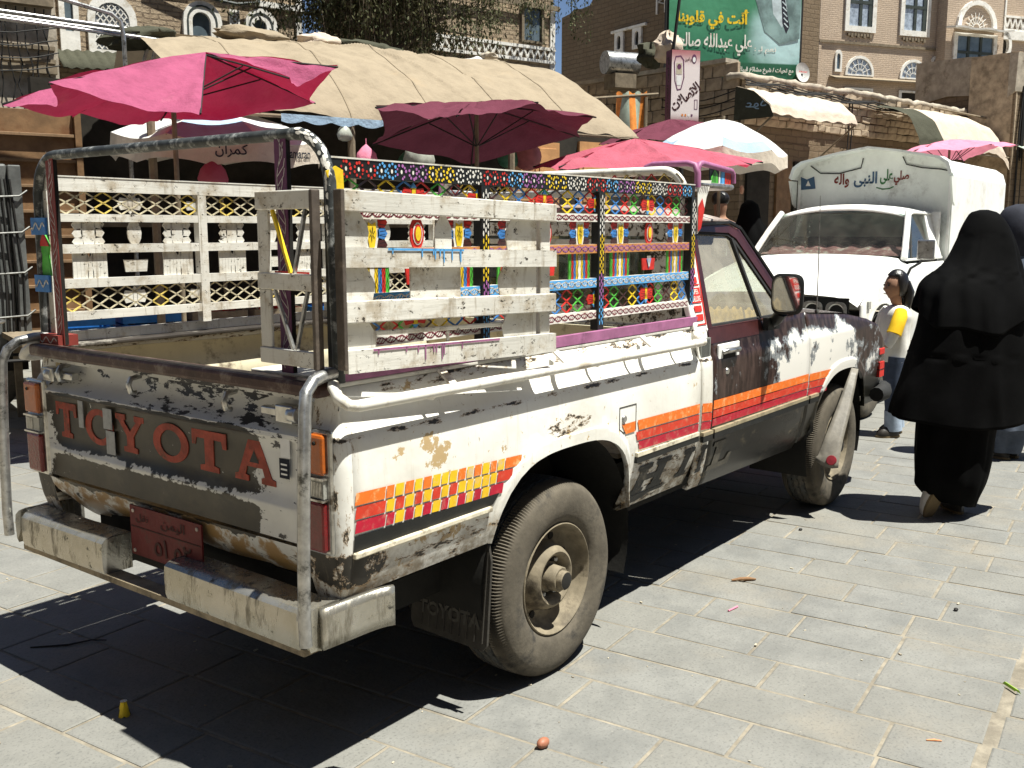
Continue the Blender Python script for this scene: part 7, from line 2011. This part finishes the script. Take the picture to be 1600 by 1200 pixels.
# cab greenhouse
vw = lambda z: .745 - .13 * (z - 1.36) / .44
ws_ = MB()
def wsf2(u, v): s = (u - .5) * 2; return (6.56 + .40 * v - .05 * (1 - s * s), YC + s * (.715 - .105 * v), 1.375 + .40 * v)
ws_.grid(wsf2, 13, 7); ws_.build('windscreen', 'glass', wp, 50)
q = MB()
for k in range(26):
    y0, y1 = YC - .66 + k * .05, YC - .66 + (k + 1) * .05
def dfur(u, v): return (6.60 + .38 * v, YC + (u - .5) * 1.36, 1.385 + .012 * math.sin(u * 50) * v + .085 * v)
q.grid(dfur, 40, 5); MT['dashfur'] = M('red and white dash cloth', (.42, .16, .17), .95, 0, .4, 9, .6, 40, dirt=(.7, .62, .58), ds=9); q.build('dash_cover', 'dashfur', wp, 60)
for s in (-1, 1):
    q = MB(); q.tube([(6.53, YC + s * .735, 1.36), (6.74, YC + s * .682, 1.58), (6.965, YC + s * .622, 1.79)], .03, 8); q.build('windscreen_pillar', 'vanwhite', wp, 50)
    q = MB(); q.prism([(6.55, 1.34), (7.75, 1.34), (7.75, 1.36), (6.57, 1.36)], lambda a, b, s=s: (a, YC + s * .755, b), (0, -s * .03, 0)); q.prism([(7.42, 1.361), (7.75, 1.361), (7.72, 1.80), (7.50, 1.80)], lambda a, b, s=s: (a, YC + s * vw(b), b), (0, -s * .03, 0)); q.build('cab_pillar', 'vanwhite', wp)
    q = MB(); q.add([(6.62, YC + s * .725, 1.365), (7.42, YC + s * .725, 1.365), (7.48, YC + s * .62, 1.77), (6.99, YC + s * .62, 1.77)], [(0, 1, 2, 3)]); q.build('side_glass', 'glass', wp)
    q = MB(); q.tube([(6.78, YC + s * .728, 1.36), (6.92, YC + s * .665, 1.62), (6.98, YC + s * .625, 1.76)], .010, 6); q.build('vent_post', 'black', wp)
    q = MB(); q.box(6.30, 6.325, YC + s * .98 - .075, YC + s * .98 + .075, 1.36, 1.535); mo = q.build('door_mirror', 'chrome', wp, None, .015)
    q = MB(); q.tube([(6.33, YC + s * .98, 1.40), (6.36, YC + s * .92, 1.33), (6.45, YC + s * .82, 1.28), (6.48, YC + s * .78, 1.20)], .012, 6); q.build('mirror_arm', 'black', mo, 50)
q = MB()
def vrf(u, v):
    x = 6.93 + .82 * u; s = (v - .5) * 2; e = abs(s)
    return (x, YC + s * .635, 1.785 + .085 * (1 - e ** 2.4) - .05 * max(0, (.25 - u) / .25) ** 2)
q.grid(vrf, 12, 17); o = q.build('roof', 'vanwhite', wp, 50); o.modifiers.new('t', 'SOLIDIFY').thickness = .015
q = MB(); q.box(7.70, 7.73, YC - .72, YC + .72, .8, 1.80); q.build('cab_rear_wall', 'vanwhite', wp)
q = MB(); q.box(7.15, 7.6, YC - .6, YC + .6, 1.0, 1.55); q.build('seat', 'dark', wp, None, .05)
q = MB(); q.tube([(7.0, YC - .35 + .17 * math.cos(a), 1.36 + .16 * math.sin(a)) for a in [2 * PI * k / 20 for k in range(21)]], .012, 5); q.build('steering_wheel', 'black', wp, 50)
q = MB()
for j, y in enumerate((.38, .27)):
    for k in range(6): q.sphere((6.86 - .03 * k, YC + y + .01 * math.sin(k * 2), 1.70 - .05 * k), .010, 0, 6, 4)
q.build('bead_string', 'chrome', wp)
# gabled box body
GB = [(-.80, .78), (-.80, 2.15), (-.765, 2.26), (-.68, 2.32), (-.3, 2.40), (0, 2.445), (.3, 2.40), (.68, 2.32), (.765, 2.26), (.80, 2.15), (.80, .78)]
q = MB(); q.prism([(YC + a, b) for a, b in GB], lambda a, b: (7.80, a, b), (2.35, 0, 0), 1, 0)
bx = q.build('box_body', ['vanwhite', 'boxfront'], wp)
q = MB()
ho = [(YC + a * 1.035, b + (.02 if b > 2 else 0)) for a, b in GB[1:-1]]; hi = [(YC + a * 1.0, b) for a, b in GB[1:-1]]
n_ = len(ho); dv = Vector((-.20, 0, 0))
for i in range(n_ - 1):
    a, b, c, d = ho[i], ho[i + 1], hi[i + 1], hi[i]
    A_, B_ = Vector((7.80, a[0], a[1])), Vector((7.80, b[0], b[1])); C_, D_ = Vector((7.80, c[0], c[1])), Vector((7.80, d[0], d[1]))
    q.add([A_, B_, B_ + dv, A_ + dv, D_, C_, C_ + dv, D_ + dv], [(0, 1, 2, 3), (7, 6, 5, 4), (3, 2, 6, 7)])
for s in (-1, 1):
    q.prism([(7.60, 2.14), (7.80, 2.14), (7.80, 1.86), (7.72, 1.90)], lambda a, b, s=s: (a, YC + s * .81, b), (0, s * .018, 0))
q.build('front_hood', 'boxfront', bx)
for s in (-1, 1):
    q = MB(); q.box(7.788, 7.799, YC + s * .775 - .012, YC + s * .775 + .012, .80, 2.1); q.build('edge_strip', 'vanwhite', bx)
    q = MB(); q.box(8.0, 10.1, YC + s * .8035 - .003, YC + s * .8035 + .003, 1.46, 1.475); q.build('panel_seam', 'boxfront', bx)
q = MB(); F7 = lambda u, v: (7.793, YC - u, v)
put_text(q, 'صلي', (.22, .37, 2.075, 2.22), F7, 0, .03, True); put_text(q, 'على', (.08, .21, 2.085, 2.24), F7, 1, .03, True); put_text(q, 'النبى', (-.19, .05, 2.06, 2.22), F7, 2, .03, True); put_text(q, 'واله', (-.40, -.24, 2.06, 2.21), F7, 0, .03, True)
q.ribbon([(.05, 2.055), (.11, 2.037), (.18, 2.042), (.22, 2.06)], .012, F7, 1)
MT['txtred'] = M('red brown letter paint', (.18, .03, .02), .6); MT['txtgreen'] = M('dark green letter paint', (.05, .17, .06), .6); MT['txtblue'] = M('dark blue letter paint', (.05, .10, .17), .6)
q.build('box_lettering', ['txtred', 'txtgreen', 'txtblue'], bx)
q.build('box_lettering', ['txtred', 'txtgreen', 'txtblue'], bx) if False else None; q = MB(); q.fan([(-.60, 2.06), (-.76, 2.05), (-.77, 2.19), (-.70, 2.16), (-.62, 2.19)], F7, 0); q.fan([(-.655, 2.09), (-.71, 2.09), (-.685, 2.15)], lambda u, v: (7.7915, YC - u, v), 1); q.build('box_sticker', ['txtblue', 'white'], bx)
for k, pts in enumerate(([(-.66, 2.30), (-.55, 2.22), (-.35, 2.21), (-.12, 2.26), (-.10, 2.36)], [(.30, 2.36), (.34, 2.28), (.5, 2.24), (.68, 2.22), (.76, 2.2)])):
    q = MB(); q.tube([(7.787, YC - a, b) for a, b in pts], .006, 5); q.build('wire', 'wire', bx, 50)

# ------------------------------------------------------------------ people
def ringmesh(rings, n=64, m=36, hem=None):
    """cloth built from rings (z, cx, cy, rx, ry, fold, nf, phase) in a local frame: x = to the viewer's right, y = away from the viewer"""
    rings = sorted(rings, key=lambda r: -r[0]); zs = [r[0] for r in rings]
    def at(z):
        for i in range(len(rings) - 1):
            a, b = rings[i], rings[i + 1]
            if a[0] >= z >= b[0]:
                p, q = rings[max(0, i - 1)], rings[min(len(rings) - 1, i + 2)]
                h = b[0] - a[0]; t = (z - a[0]) / h
                def hm(k):
                    m0 = (b[k] - p[k]) / ((b[0] - p[0]) or 1) * h; m1 = (q[k] - a[k]) / ((q[0] - a[0]) or 1) * h
                    return (2 * t ** 3 - 3 * t ** 2 + 1) * a[k] + (t ** 3 - 2 * t ** 2 + t) * m0 + (-2 * t ** 3 + 3 * t ** 2) * b[k] + (t ** 3 - t ** 2) * m1
                return [hm(k) for k in range(8)]
        return list(rings[-1])
    mb = MB()
    def f(u, v):
        z = zs[0] + (zs[-1] - zs[0]) * v; r = at(z); a = 2 * PI * u
        nn = mnoise.noise((math.cos(a) * 1.6, math.sin(a) * 1.6, z * 1.4)); w_ = 1 - abs(math.sin(.5 * (round(r[6]) * a + r[7] + 2.2 * nn))) ** .7
        fo = r[5] * (2.6 * w_ - 1.0 + .7 * math.sin(round(r[6] * 1.7) * a + 2 * r[7] + 1.3 + 3 * nn)) + r[5] * 1.4 * mnoise.noise((math.cos(a) * 3, math.sin(a) * 3, z * 4))
        zz = z + (hem(a) if hem else 0) * v ** 3
        return Vector((r[1] + (r[3] + fo) * math.cos(a), r[2] + (r[4] + fo) * math.sin(a), zz))
    mb.grid(f, n, m, 0, True)
    return mb
def skin_mesh(name, mat, verts, edges, radii, parent, sub=2, loc=None):
    me = bpy.data.meshes.new(name); me.from_pydata(verts, edges, []); me.materials.append(MT[mat])
    o = link(name, me, parent)
    sk_ = o.modifiers.new('skin', 'SKIN')
    if not me.skin_vertices: pass
    for i, r in enumerate(radii):
        d = me.skin_vertices[0].data[i]; d.radius = r if isinstance(r, tuple) else (r, r); d.use_root = (i == 0)
    sk_.use_smooth_shade = True
    s = o.modifiers.new('sub', 'SUBSURF'); s.levels = sub; s.render_levels = sub
    return o
VYAW = 37.5 - 90 + 7        # local x to the viewer's right, y away, for people at the right of the picture
def person(lab, x, y, yaw, z=0): return thing('person', lab, 'person', (x, y, z), yaw)
def shoe(parent, x, y, z, mat, yaw=0, pitch=0, L=.25, sole='sole'):
    m = MB(); T = Matrix.Translation((x, y, z)) @ Matrix.Rotation(R_(yaw), 4, 'Z') @ Matrix.Rotation(R_(pitch), 4, 'X')
    def f(u, v):
        a = 2 * PI * u; t = v * 2 - 1
        w = .045 * math.sqrt(max(.0004, 1 - abs(t) ** 3)) * (1 + .18 * t); h = (.075 - .025 * max(0, t)) * math.sqrt(max(.0004, 1 - abs(t) ** 4))
        zz = h * math.sin(a); zz = max(zz, -.004)
        return T @ Vector((w * math.cos(a), L / 2 * t, zz + .018))
    m.grid(f, 16, 12, 0, True)
    o = m.build('shoe', mat, parent, 60)
    s = MB()
    n = 20; s.prism([((.048 * (1 + .12 * math.sin(a))) * math.cos(a), L * .52 * math.sin(a)) for a in [2 * PI * k / n for k in range(n)]], lambda a, b: T @ Vector((a, b, .0)), tuple((T.to_3x3() @ Vector((0, 0, .016)))), 0); s.build('sole', sole, o)
    return o
MT['abayaveil'] = M('black veil cloth', (.0040, .0042, .0045), .7, 0, .3, 8, .3, 9, spec=.14)
# woman in black walking away (the near one)
k1 = .00366
w1 = person('tall woman wrapped in a long black cape and black skirt walking away beside the truck', 3.07, -1.42, -52.5 + 15)
def px1(l, r): c = (l + r) / 2; return ((c - 1490) * k1, (r - l) / 2 * k1)
def R1(y, l, r, ry, cy, fo=.0, nf=5, ph=0.0):
    c, h = px1(l, r); return (1.616 + (360 - y) * k1 * 1.0 + .015, c, cy, h, ry, fo, nf, ph)
rings = [R1(336, 1528, 1538, .02, .10), R1(339, 1519, 1547, .06, .10), R1(347, 1512, 1554, .09, .09), R1(362, 1502, 1564, .11, .08), R1(381, 1492, 1574, .12, .07, .001, 5), R1(414, 1470, 1582, .14, .05, .002, 5, .5), R1(447, 1431, 1589, .17, .03, .003, 5, .8), R1(480, 1421, 1598, .19, .01, .004, 5, 1), R1(513, 1413, 1606, .20, 0, .005, 5, 1.2), R1(546, 1404, 1612, .21, 0, .007, 5, 1.3), R1(578, 1394, 1618, .215, 0, .009, 5, 1.4), R1(611, 1384, 1622, .22, 0, .011, 5, 1.5), R1(652, 1375, 1625, .225, 0, .013, 5, 1.6)]
cp = ringmesh(rings, 120, 64, lambda a: .05 * max(0, math.cos(a - PI)) ** 1.5 - .03 * math.cos(a + 2.0)).build('cape', 'abaya', w1, 70)
cp.modifiers.new('t', 'SOLIDIFY').thickness = .006
# over-veil falling from the head across the shoulders
rings = [R1(334, 1527, 1539, .02, .095), R1(337, 1517, 1549, .062, .095), R1(345, 1510, 1556, .095, .085), R1(361, 1499, 1567, .118, .075), R1(381, 1489, 1577, .13, .065, .002, 6), R1(414, 1466, 1586, .15, .045, .004, 6, .2), R1(447, 1427, 1593, .185, .025, .007, 7, .3), R1(475, 1416, 1602, .207, .008, .009, 7, .4), R1(500, 1411, 1608, .222, .0, .011, 7, .5)]
v = ringmesh(rings, 120, 52, lambda a: .055 * math.sin(2.0 * a + 2.4) + .02 * math.sin(5 * a)).build('veil', 'abaya', w1, 70); v.modifiers.new('t', 'SOLIDIFY').thickness = .004
rings = [R1(560, 1425, 1570, .17, 0), R1(640, 1428, 1555, .17, 0, .003, 5), R1(680, 1426, 1548, .17, 0, .005, 5, .4), R1(715, 1424, 1544, .165, -.01, .007, 5, .6), R1(745, 1424, 1538, .155, -.02, .007, 5, .8), R1(768, 1430, 1535, .15, .0, .008, 5, .9), R1(788, 1452, 1533, .14, .03, .008, 5, 1.1)]
sk = ringmesh(rings, 96, 40, lambda a: .055 * max(0, math.cos(a - PI)) + .012 * math.sin(3 * a)).build('robe', 'abaya', w1, 70); sk.modifiers.new('t', 'SOLIDIFY').thickness = .004
shoe(w1, -.155, -.05, .095, 'silver', 8, -68, .225)
shoe(w1, .085, .10, .0, 'shoe', -15, 0, .25)
lg_ = skin_mesh('body', 'abaya', [(0, 0, .95), (.04, .02, 1.3), (.10, .06, 1.45), (.155, .09, 1.60), (-.09, 0, .9), (-.12, -.02, .5), (-.16, -.04, .16), (.09, 0, .9), (.10, .05, .5), (.09, .10, .09)], [(0, 1), (1, 2), (2, 3), (0, 4), (4, 5), (5, 6), (0, 7), (7, 8), (8, 9)], [.13, .13, .05, .08, .08, .055, .035, .08, .055, .035], w1, 1)
# second woman behind her
k2 = .00458
w2 = person('woman in a dark navy headscarf and blue grey coat half hidden behind the tall woman', 4.86, -1.33, -52.5 + 15)
def R2(y, l, r, ry, cy, fo=.0, nf=5, ph=0.0):
    c = (l + r) / 2; return (1.616 + (360 - y) * k2 + .02, (c - 1573) * k2, cy, (r - l) / 2 * k2, ry, fo, nf, ph)
sc = ringmesh([R2(325, 1564, 1578, .02, 0), R2(329, 1550, 1590, .07, 0), R2(340, 1541, 1598, .11, 0), R2(360, 1536, 1603, .13, 0), R2(385, 1537, 1606, .13, 0, .003), R2(405, 1545, 1608, .12, .0, .005), R2(425, 1535, 1625, .15, 0, .008), R2(450, 1528, 1636, .17, 0, .010)], 48, 28, lambda a: .03 * math.sin(3 * a)).build('headscarf', 'navy', w2, 70)
ct = ringmesh([R2(395, 1552, 1600, .09, 0), R2(410, 1540, 1625, .14, 0, .004), R2(440, 1530, 1640, .17, 0, .008), R2(520, 1526, 1645, .19, 0, .010, 6, .6), R2(600, 1528, 1644, .20, 0, .013, 6, .9), R2(668, 1530, 1642, .21, 0, .016, 6, 1.1)], 56, 30).build('coat', 'greycoat', w2, 70)
tr2 = ringmesh([R2(640, 1538, 1610, .15, 0), R2(680, 1542, 1606, .14, 0, .008), R2(706, 1545, 1598, .13, 0, .010, 5, .5)], 40, 12).build('robe', 'greycoat', w2, 70)
skin_mesh('body', 'navy', [(0, 0, .95), (0, 0, 1.35), (0, .0, 1.48), (0, .0, 1.64), (-.07, 0, .5), (-.07, 0, .09), (.08, 0, .5), (.08, .04, .09)], [(0, 1), (1, 2), (2, 3), (0, 4), (4, 5), (0, 6), (6, 7)], [.12, .12, .05, .09, .05, .035, .05, .035], w2, 1)
shoe(w2, -.07, .02, 0, 'shoe', 20); shoe(w2, .08, .05, 0, 'shoe', -10)
# girl in profile
gl_ = person('young girl with black hair in a white top with yellow sleeves beside the white pickup', 5.14, -.44, -52.5 + 10)
# local x = viewer's right, y = away; she faces viewer's left (-x)
HB = [(.0, 0, .66), (.005, 0, .80), (.0, 0, .93), (.01, 0, 1.02), (-.015, 0, 1.10), (-.03, 0, 1.20),
      (-.035, -.12, .97), (-.095, -.145, .83), (-.15, -.12, .72), (-.005, .12, .97), (-.06, .15, .83), (-.12, .13, .72),
      (-.01, -.06, .60), (-.03, -.065, .34), (-.01, -.065, .08), (.02, .06, .60), (.05, .065, .36), (.09, .065, .10)]
HE = [(0, 1), (1, 2), (2, 3), (3, 4), (4, 5), (2, 6), (6, 7), (7, 8), (2, 9), (9, 10), (10, 11), (0, 12), (12, 13), (13, 14), (0, 15), (15, 16), (16, 17)]
skin_mesh('body', 'skin', HB, HE, [(.085, .10), (.08, .095), (.07, .10), .036, .05, .05, .042, .034, .026, .042, .034, .026, .066, .048, .034, .066, .048, .034], gl_, 2)
hd_ = MB()
def headf(u, v):
    a = 2 * PI * u; t = v; ph = PI * (t - .5) * .999
    r = math.cos(ph); z = math.sin(ph)
    x = -.082 * r * math.cos(a) ; y = .068 * r * math.sin(a)
    f_ = max(0, math.cos(a)) ** 2                                 # face side is -x
    if z < 0: x *= 1 - .10 * (-z); y *= 1 - .28 * (-z)
    x -= f_ ** 6 * (.020 * math.exp(-((z + .20) / .16) ** 2) + .008 * math.exp(-((z + .55) / .09) ** 2) + .010 * math.exp(-((z + .85) / .12) ** 2) - .006 * math.exp(-((z - .08) / .10) ** 2))
    return Vector((-.022 + x, y, 1.185 + .105 * z))
hd_.grid(headf, 40, 30, 0, True); hdo = hd_.build('head', 'skin', gl_, 70)
ey = MB()
for s in (-1, 1): ey.sphere((-.095, s * .030, 1.195), .009, 0, 8, 5); ey.beam((-.098, s * .015, 1.213), (-.088, s * .048, 1.212), .006, .004)
ey.build('eye', 'hair', hdo)
mo_ = MB(); mo_.beam((-.102, -.016, 1.128), (-.102, .016, 1.128), .008, .006); mo_.build('lips', 'lip' if 'lip' in MT else 'skin', hdo)
ea = MB(); ea.sphere((-.005, -.069, 1.18), .022, 0, 8, 6, (.7, .35, 1.2)); ea.build('ear', 'skin', hdo)
hr = MB()
def hairf(u, v):
    a = 2 * PI * u; ph = PI * (v - .5) * .999; r = math.cos(ph); z = math.sin(ph)
    c = math.cos(a); x = -.092 * r * c; y = .080 * r * math.sin(a)
    k = 1 + .05 * mnoise.noise((a * 3, v * 9, 2)) + .02 * math.sin(26 * a)
    if c > .35 and z < .55: x *= .62; y *= .8          # open at the face
    if z < -.2: x = x * .9 + .02 * (-z)
    return Vector((-.008 + x * k, y * k, 1.205 + .115 * z))
hr.grid(hairf, 48, 24, 0, True)
for j in range(3):
    hr.tube([(.055, -.03 + .03 * j, 1.22), (.085, -.03 + .03 * j, 1.14), (.075, -.03 + .03 * j, 1.06), (.06, -.025 + .025 * j, .99), (.062, -.02 + .02 * j, .95)], [.03, .04, .038, .03, .008], 8)
hr.build('hair', 'hair', gl_, 70)
sh_ = ringmesh([(1.035, .005, 0, .045, .05, .0, 5, 0), (1.015, .005, 0, .075, .10, .0, 5, 0), (.97, .005, 0, .10, .135, .002, 5, 0), (.90, .0, 0, .105, .13, .004, 5, .3), (.80, .0, 0, .105, .125, .006, 5, .6), (.70, .005, 0, .11, .13, .008, 5, .9), (.60, .01, 0, .115, .135, .010, 5, 1.2)], 40, 26).build('shirt', 'shirt', gl_, 70); sh_.modifiers.new('t', 'SOLIDIFY').thickness = .004
for s in (-1, 1):
    q = MB(); k_ = 1.0 if s < 0 else .35; q.tube([(-.02 * k_, s * .10, 1.0), (-.04 * k_, s * .125, .96), (-.075 * k_, s * .145, .885), (-.098 * k_, s * .150, .83)], [.045, .056, .056, .058], 12); q.build('sleeve', 'shirty' if s < 0 else 'shirt', gl_, 60)
    q = MB(); q.tube([(-.095 * k_, s * .148, .835), (-.12 * k_, s * .138, .77), (-.14 * k_, s * .126, .735)], [.044, .040, .040], 10); q.build('cuff', 'shirt', gl_, 60)
for s, xs in ((-1, (-.01, -.03, -.01)), (1, (.02, .05, .09))):
    q = MB(); q.tube([(xs[0], s * .06, .64), (xs[0] * .5 + xs[1] * .5, s * .062, .48), (xs[1], s * .066, .34), (xs[1] * .4 + xs[2] * .6, s * .066, .21)], [.082, .074, .064, .060], 12); q.build('trouser_leg', 'jeans', gl_, 60)
    q = MB(); q.tube([(xs[1] * .4 + xs[2] * .6, s * .066, .215), (xs[2], s * .066, .10), (xs[2] + .004, s * .066, .055)], [.064, .066, .068], 12); q.build('trouser_cuff', 'jeanslight', gl_, 60)
    shoe(gl_, xs[2] - .04, s * .066, .0, 'shoe', 90, 0, .20)
# crouching woman in black and a man in the shade beyond the bonnet
w3 = person('woman veiled in black sitting on the shop step beyond the bonnet of the truck', 6.80, 1.55, -45, .24)
k3 = .0066
def R3(y, l, r, ry, fo=.0, ph=0.0): return (1.616 + (360 - y) * k3 - .24, ((l + r) / 2 - 1170) * k3, 0, (r - l) / 2 * k3, ry, fo, 6, ph)
b_ = ringmesh([R3(314, 1163, 1172, .02), R3(317, 1158, 1177, .08), R3(324, 1154, 1182, .11), R3(335, 1152, 1184, .12, .002), R3(346, 1149, 1187, .14, .004), R3(358, 1145, 1196, .18, .008), R3(375, 1142, 1204, .22, .012, .5), R3(420, 1138, 1208, .25, .018, .8), R3(545, 1132, 1212, .30, .026, 1.2)], 56, 36).build('robe', 'abaya', w3, 70)
hnd = MB(); hnd.sphere((-.14, -.10, 1.78), .035, 0, 8, 6, (.7, .6, 1.3)); hnd.build('hand', 'skin', w3, 60)
m4 = person('man in dark clothes with pale collar standing in the shade behind the cab', 7.44, 2.2, -45, .24)
MV = [(0, 0, .95), (0, 0, 1.2), (0, 0, 1.42), (0, 0, 1.52), (0, 0, 1.62), (0, 0, 1.73), (-.2, 0, 1.4), (-.25, -.05, 1.1), (-.2, -.2, .95), (.2, 0, 1.4), (.25, -.05, 1.1), (.2, -.2, .95), (-.1, 0, .5), (-.1, 0, .06), (.1, 0, .5), (.1, 0, .06)]
skin_mesh('body', 'skin', MV, [(0, 1), (1, 2), (2, 3), (3, 4), (4, 5), (2, 6), (6, 7), (7, 8), (2, 9), (9, 10), (10, 11), (0, 12), (12, 13), (0, 14), (14, 15)], [.13, .14, .13, .05, .085, .08, .06, .045, .035, .06, .045, .035, .075, .05, .075, .05], m4, 2)
ringmesh([(1.50, 0, 0, .08, .08, 0, 5, 0), (1.46, 0, 0, .2, .12, .0, 5, 0), (1.40, 0, 0, .26, .15, .005, 5, 0), (1.1, 0, -.02, .27, .18, .01, 5, .4), (.8, 0, 0, .24, .18, .012, 5, .7), (.1, 0, 0, .24, .2, .02, 5, 1)], 40, 26).build('robe', 'navy', m4, 70)
q = MB(); q.sphere((0, .01, 1.72), .105, 0, 14, 9, (1, 1, .85)); q.build('hair', 'hair', m4, 60)

# ------------------------------------------------------------------ litter on the paving
def bit(name, lab, cat, pts, r, mt, sm=60, n=7):
    m = MB(); m.tube(pts, r, n); tag(m.build(name, mt, None, sm), lab, cat)
MT['pod'] = M('brown pod skin', (.24, .13, .06), .7, 0, .3, 20)
bit('seed_pod', 'curved brown seed pod lying on the sunlit paving right of the rear wheel', 'seed pod', [(1.28, -.90, .008), (1.31, -.93, .011), (1.34, -.96, .011), (1.36, -.985, .008)], [.004, .009, .009, .004], 'pod')
MT['nut'] = M('reddish nut shell', (.30, .12, .07), .5, 0, .2, 20)
m = MB(); m.sphere((-.47, -1.08, .016), .022, 0, 12, 8, (1.2, .8, .75)); tag(m.build('nut', 'nut', None, 70), 'reddish brown nut lying on the paving at the bottom of the picture', 'nut')
m = MB()
def crum(u, v): a = 2 * PI * u; t = v; return Vector((-1.16 + .022 * math.cos(a) * (1 - .6 * t), .16 + .020 * math.sin(a) * (1 - .6 * t), .002 + .05 * t + .006 * math.sin(5 * a)))
m.grid(crum, 12, 5, 0, True, lambda i, j: 1 if i % 5 == 0 and j < 2 else 0); m.add([(-1.16 + .012 * math.cos(2 * PI * k / 8), .16 + .012 * math.sin(2 * PI * k / 8), .0535) for k in range(8)], [tuple(range(8))], 2)
tag(m.build('crumpled_carton', ['yellow', 'black', 'plasticwhite'], None, 60), 'tiny crumpled yellow carton at the edge of the shadow on the paving', 'carton')
MT['leafgreen'] = M('bright green leaf', (.30, .52, .04), .5)
m = MB(); m.grid(lambda u, v: Vector((.86 + .045 * (u - .5) + .01 * v, -2.17 + .05 * (u - .5) + .022 * (v - .5), .006 + .012 * math.sin(PI * v))), 6, 4); tag(m.build('green_leaf', 'leafgreen', None, 60), 'bright green leaf lying beyond the paving seam at lower right', 'leaf')
MT['orangepaper'] = M('orange paper scrap', (.62, .26, .12), .7)
bit('paper_scrap', 'orange paper scrap on the paving near the lower right corner', 'scrap', [(.31, -2.03, .004), (.325, -2.05, .004), (.335, -2.07, .003)], [.002, .004, .002], 'orangepaper')
bit('pink_straw', 'short pink straw lying on the paving right of the rear wheel', 'straw', [(.93, -1.05, .005), (1.0, -1.06, .005)], .004, 'pinklight')
bit('twig', 'thin bent twig lying on the shaded paving below the bumper', 'twig', [(-1.08, .95, .004), (-.98, .85, .007), (-.90, .82, .008), (-.86, .78, .004)], [.003, .004, .003, .002], 'wire')
for k, (x, y, lab) in enumerate(((1.54, -1.82, 'dark oval seed on the paving near the right picture edge'), (2.25, -.85, 'dark pebble on the pale paving behind the front wheel'))):
    m = MB(); m.sphere((x, y, .006), .010, 0, 8, 5, (1.3, 1, .6)); tag(m.build('pebble', 'wire', None, 70), lab, 'pebble')
rp_ = random.Random(8); gm = MB()
for k in range(260):
    x, y = rp_.uniform(-1.6, 4.5), rp_.uniform(-2.6, 2.4); s = rp_.choice((.0025, .003, .004, .006))
    gm.box(x - s, x + s * rp_.uniform(.6, 2), y - s * .6, y + s * .6, .0005, .0005 + s * .7, rp_.choice((0, 0, 1)), Matrix.Translation((x, y, 0)) @ Matrix.Rotation(rp_.uniform(0, 3), 4, 'Z') @ Matrix.Translation((-x, -y, 0)))
tag(gm.build('grit', ['beige', 'earth']), kind='stuff')
# ------------------------------------------------------------------ unseen houses added behind the viewpoint to block sky light and deepen shadows
def sky_blocker_house(x, y, yawd, w, h, lab):
    t = thing('tower_house', lab, 'building', (x, y, 0), yawd)
    m = MB(); m.box(-w / 2, w / 2, 0, 7, 0, h); m.build('wall', 'brick_mud', t)
    for k in range(int(w / 2.2)):
        for f in range(int(h / 3)):
            u = -w / 2 + 1.2 + k * 2.2; z = 1.2 + f * 3
            window(t, arch_poly(u - .5, u + .5, z, z + 1.6, 6), arch_poly(u - .38, u + .38, z + .1, z + 1.45, 6), 0, -1)
    return t
sky_blocker_house(-9.5, -1.5, 90, 11, 12, 'unseen tall brown brick house added behind the viewpoint to deepen the shadows, nearest the tailgate')
sky_blocker_house(-9.5, 9.5, 90, 9, 9, 'unseen lower brown brick house added behind the viewpoint to deepen the shadows, left of the taller one')
sky_blocker_house(-1.0, -10.5, 180, 15, 12, 'unseen long brown brick house added to one side behind the viewpoint to deepen the shadows')
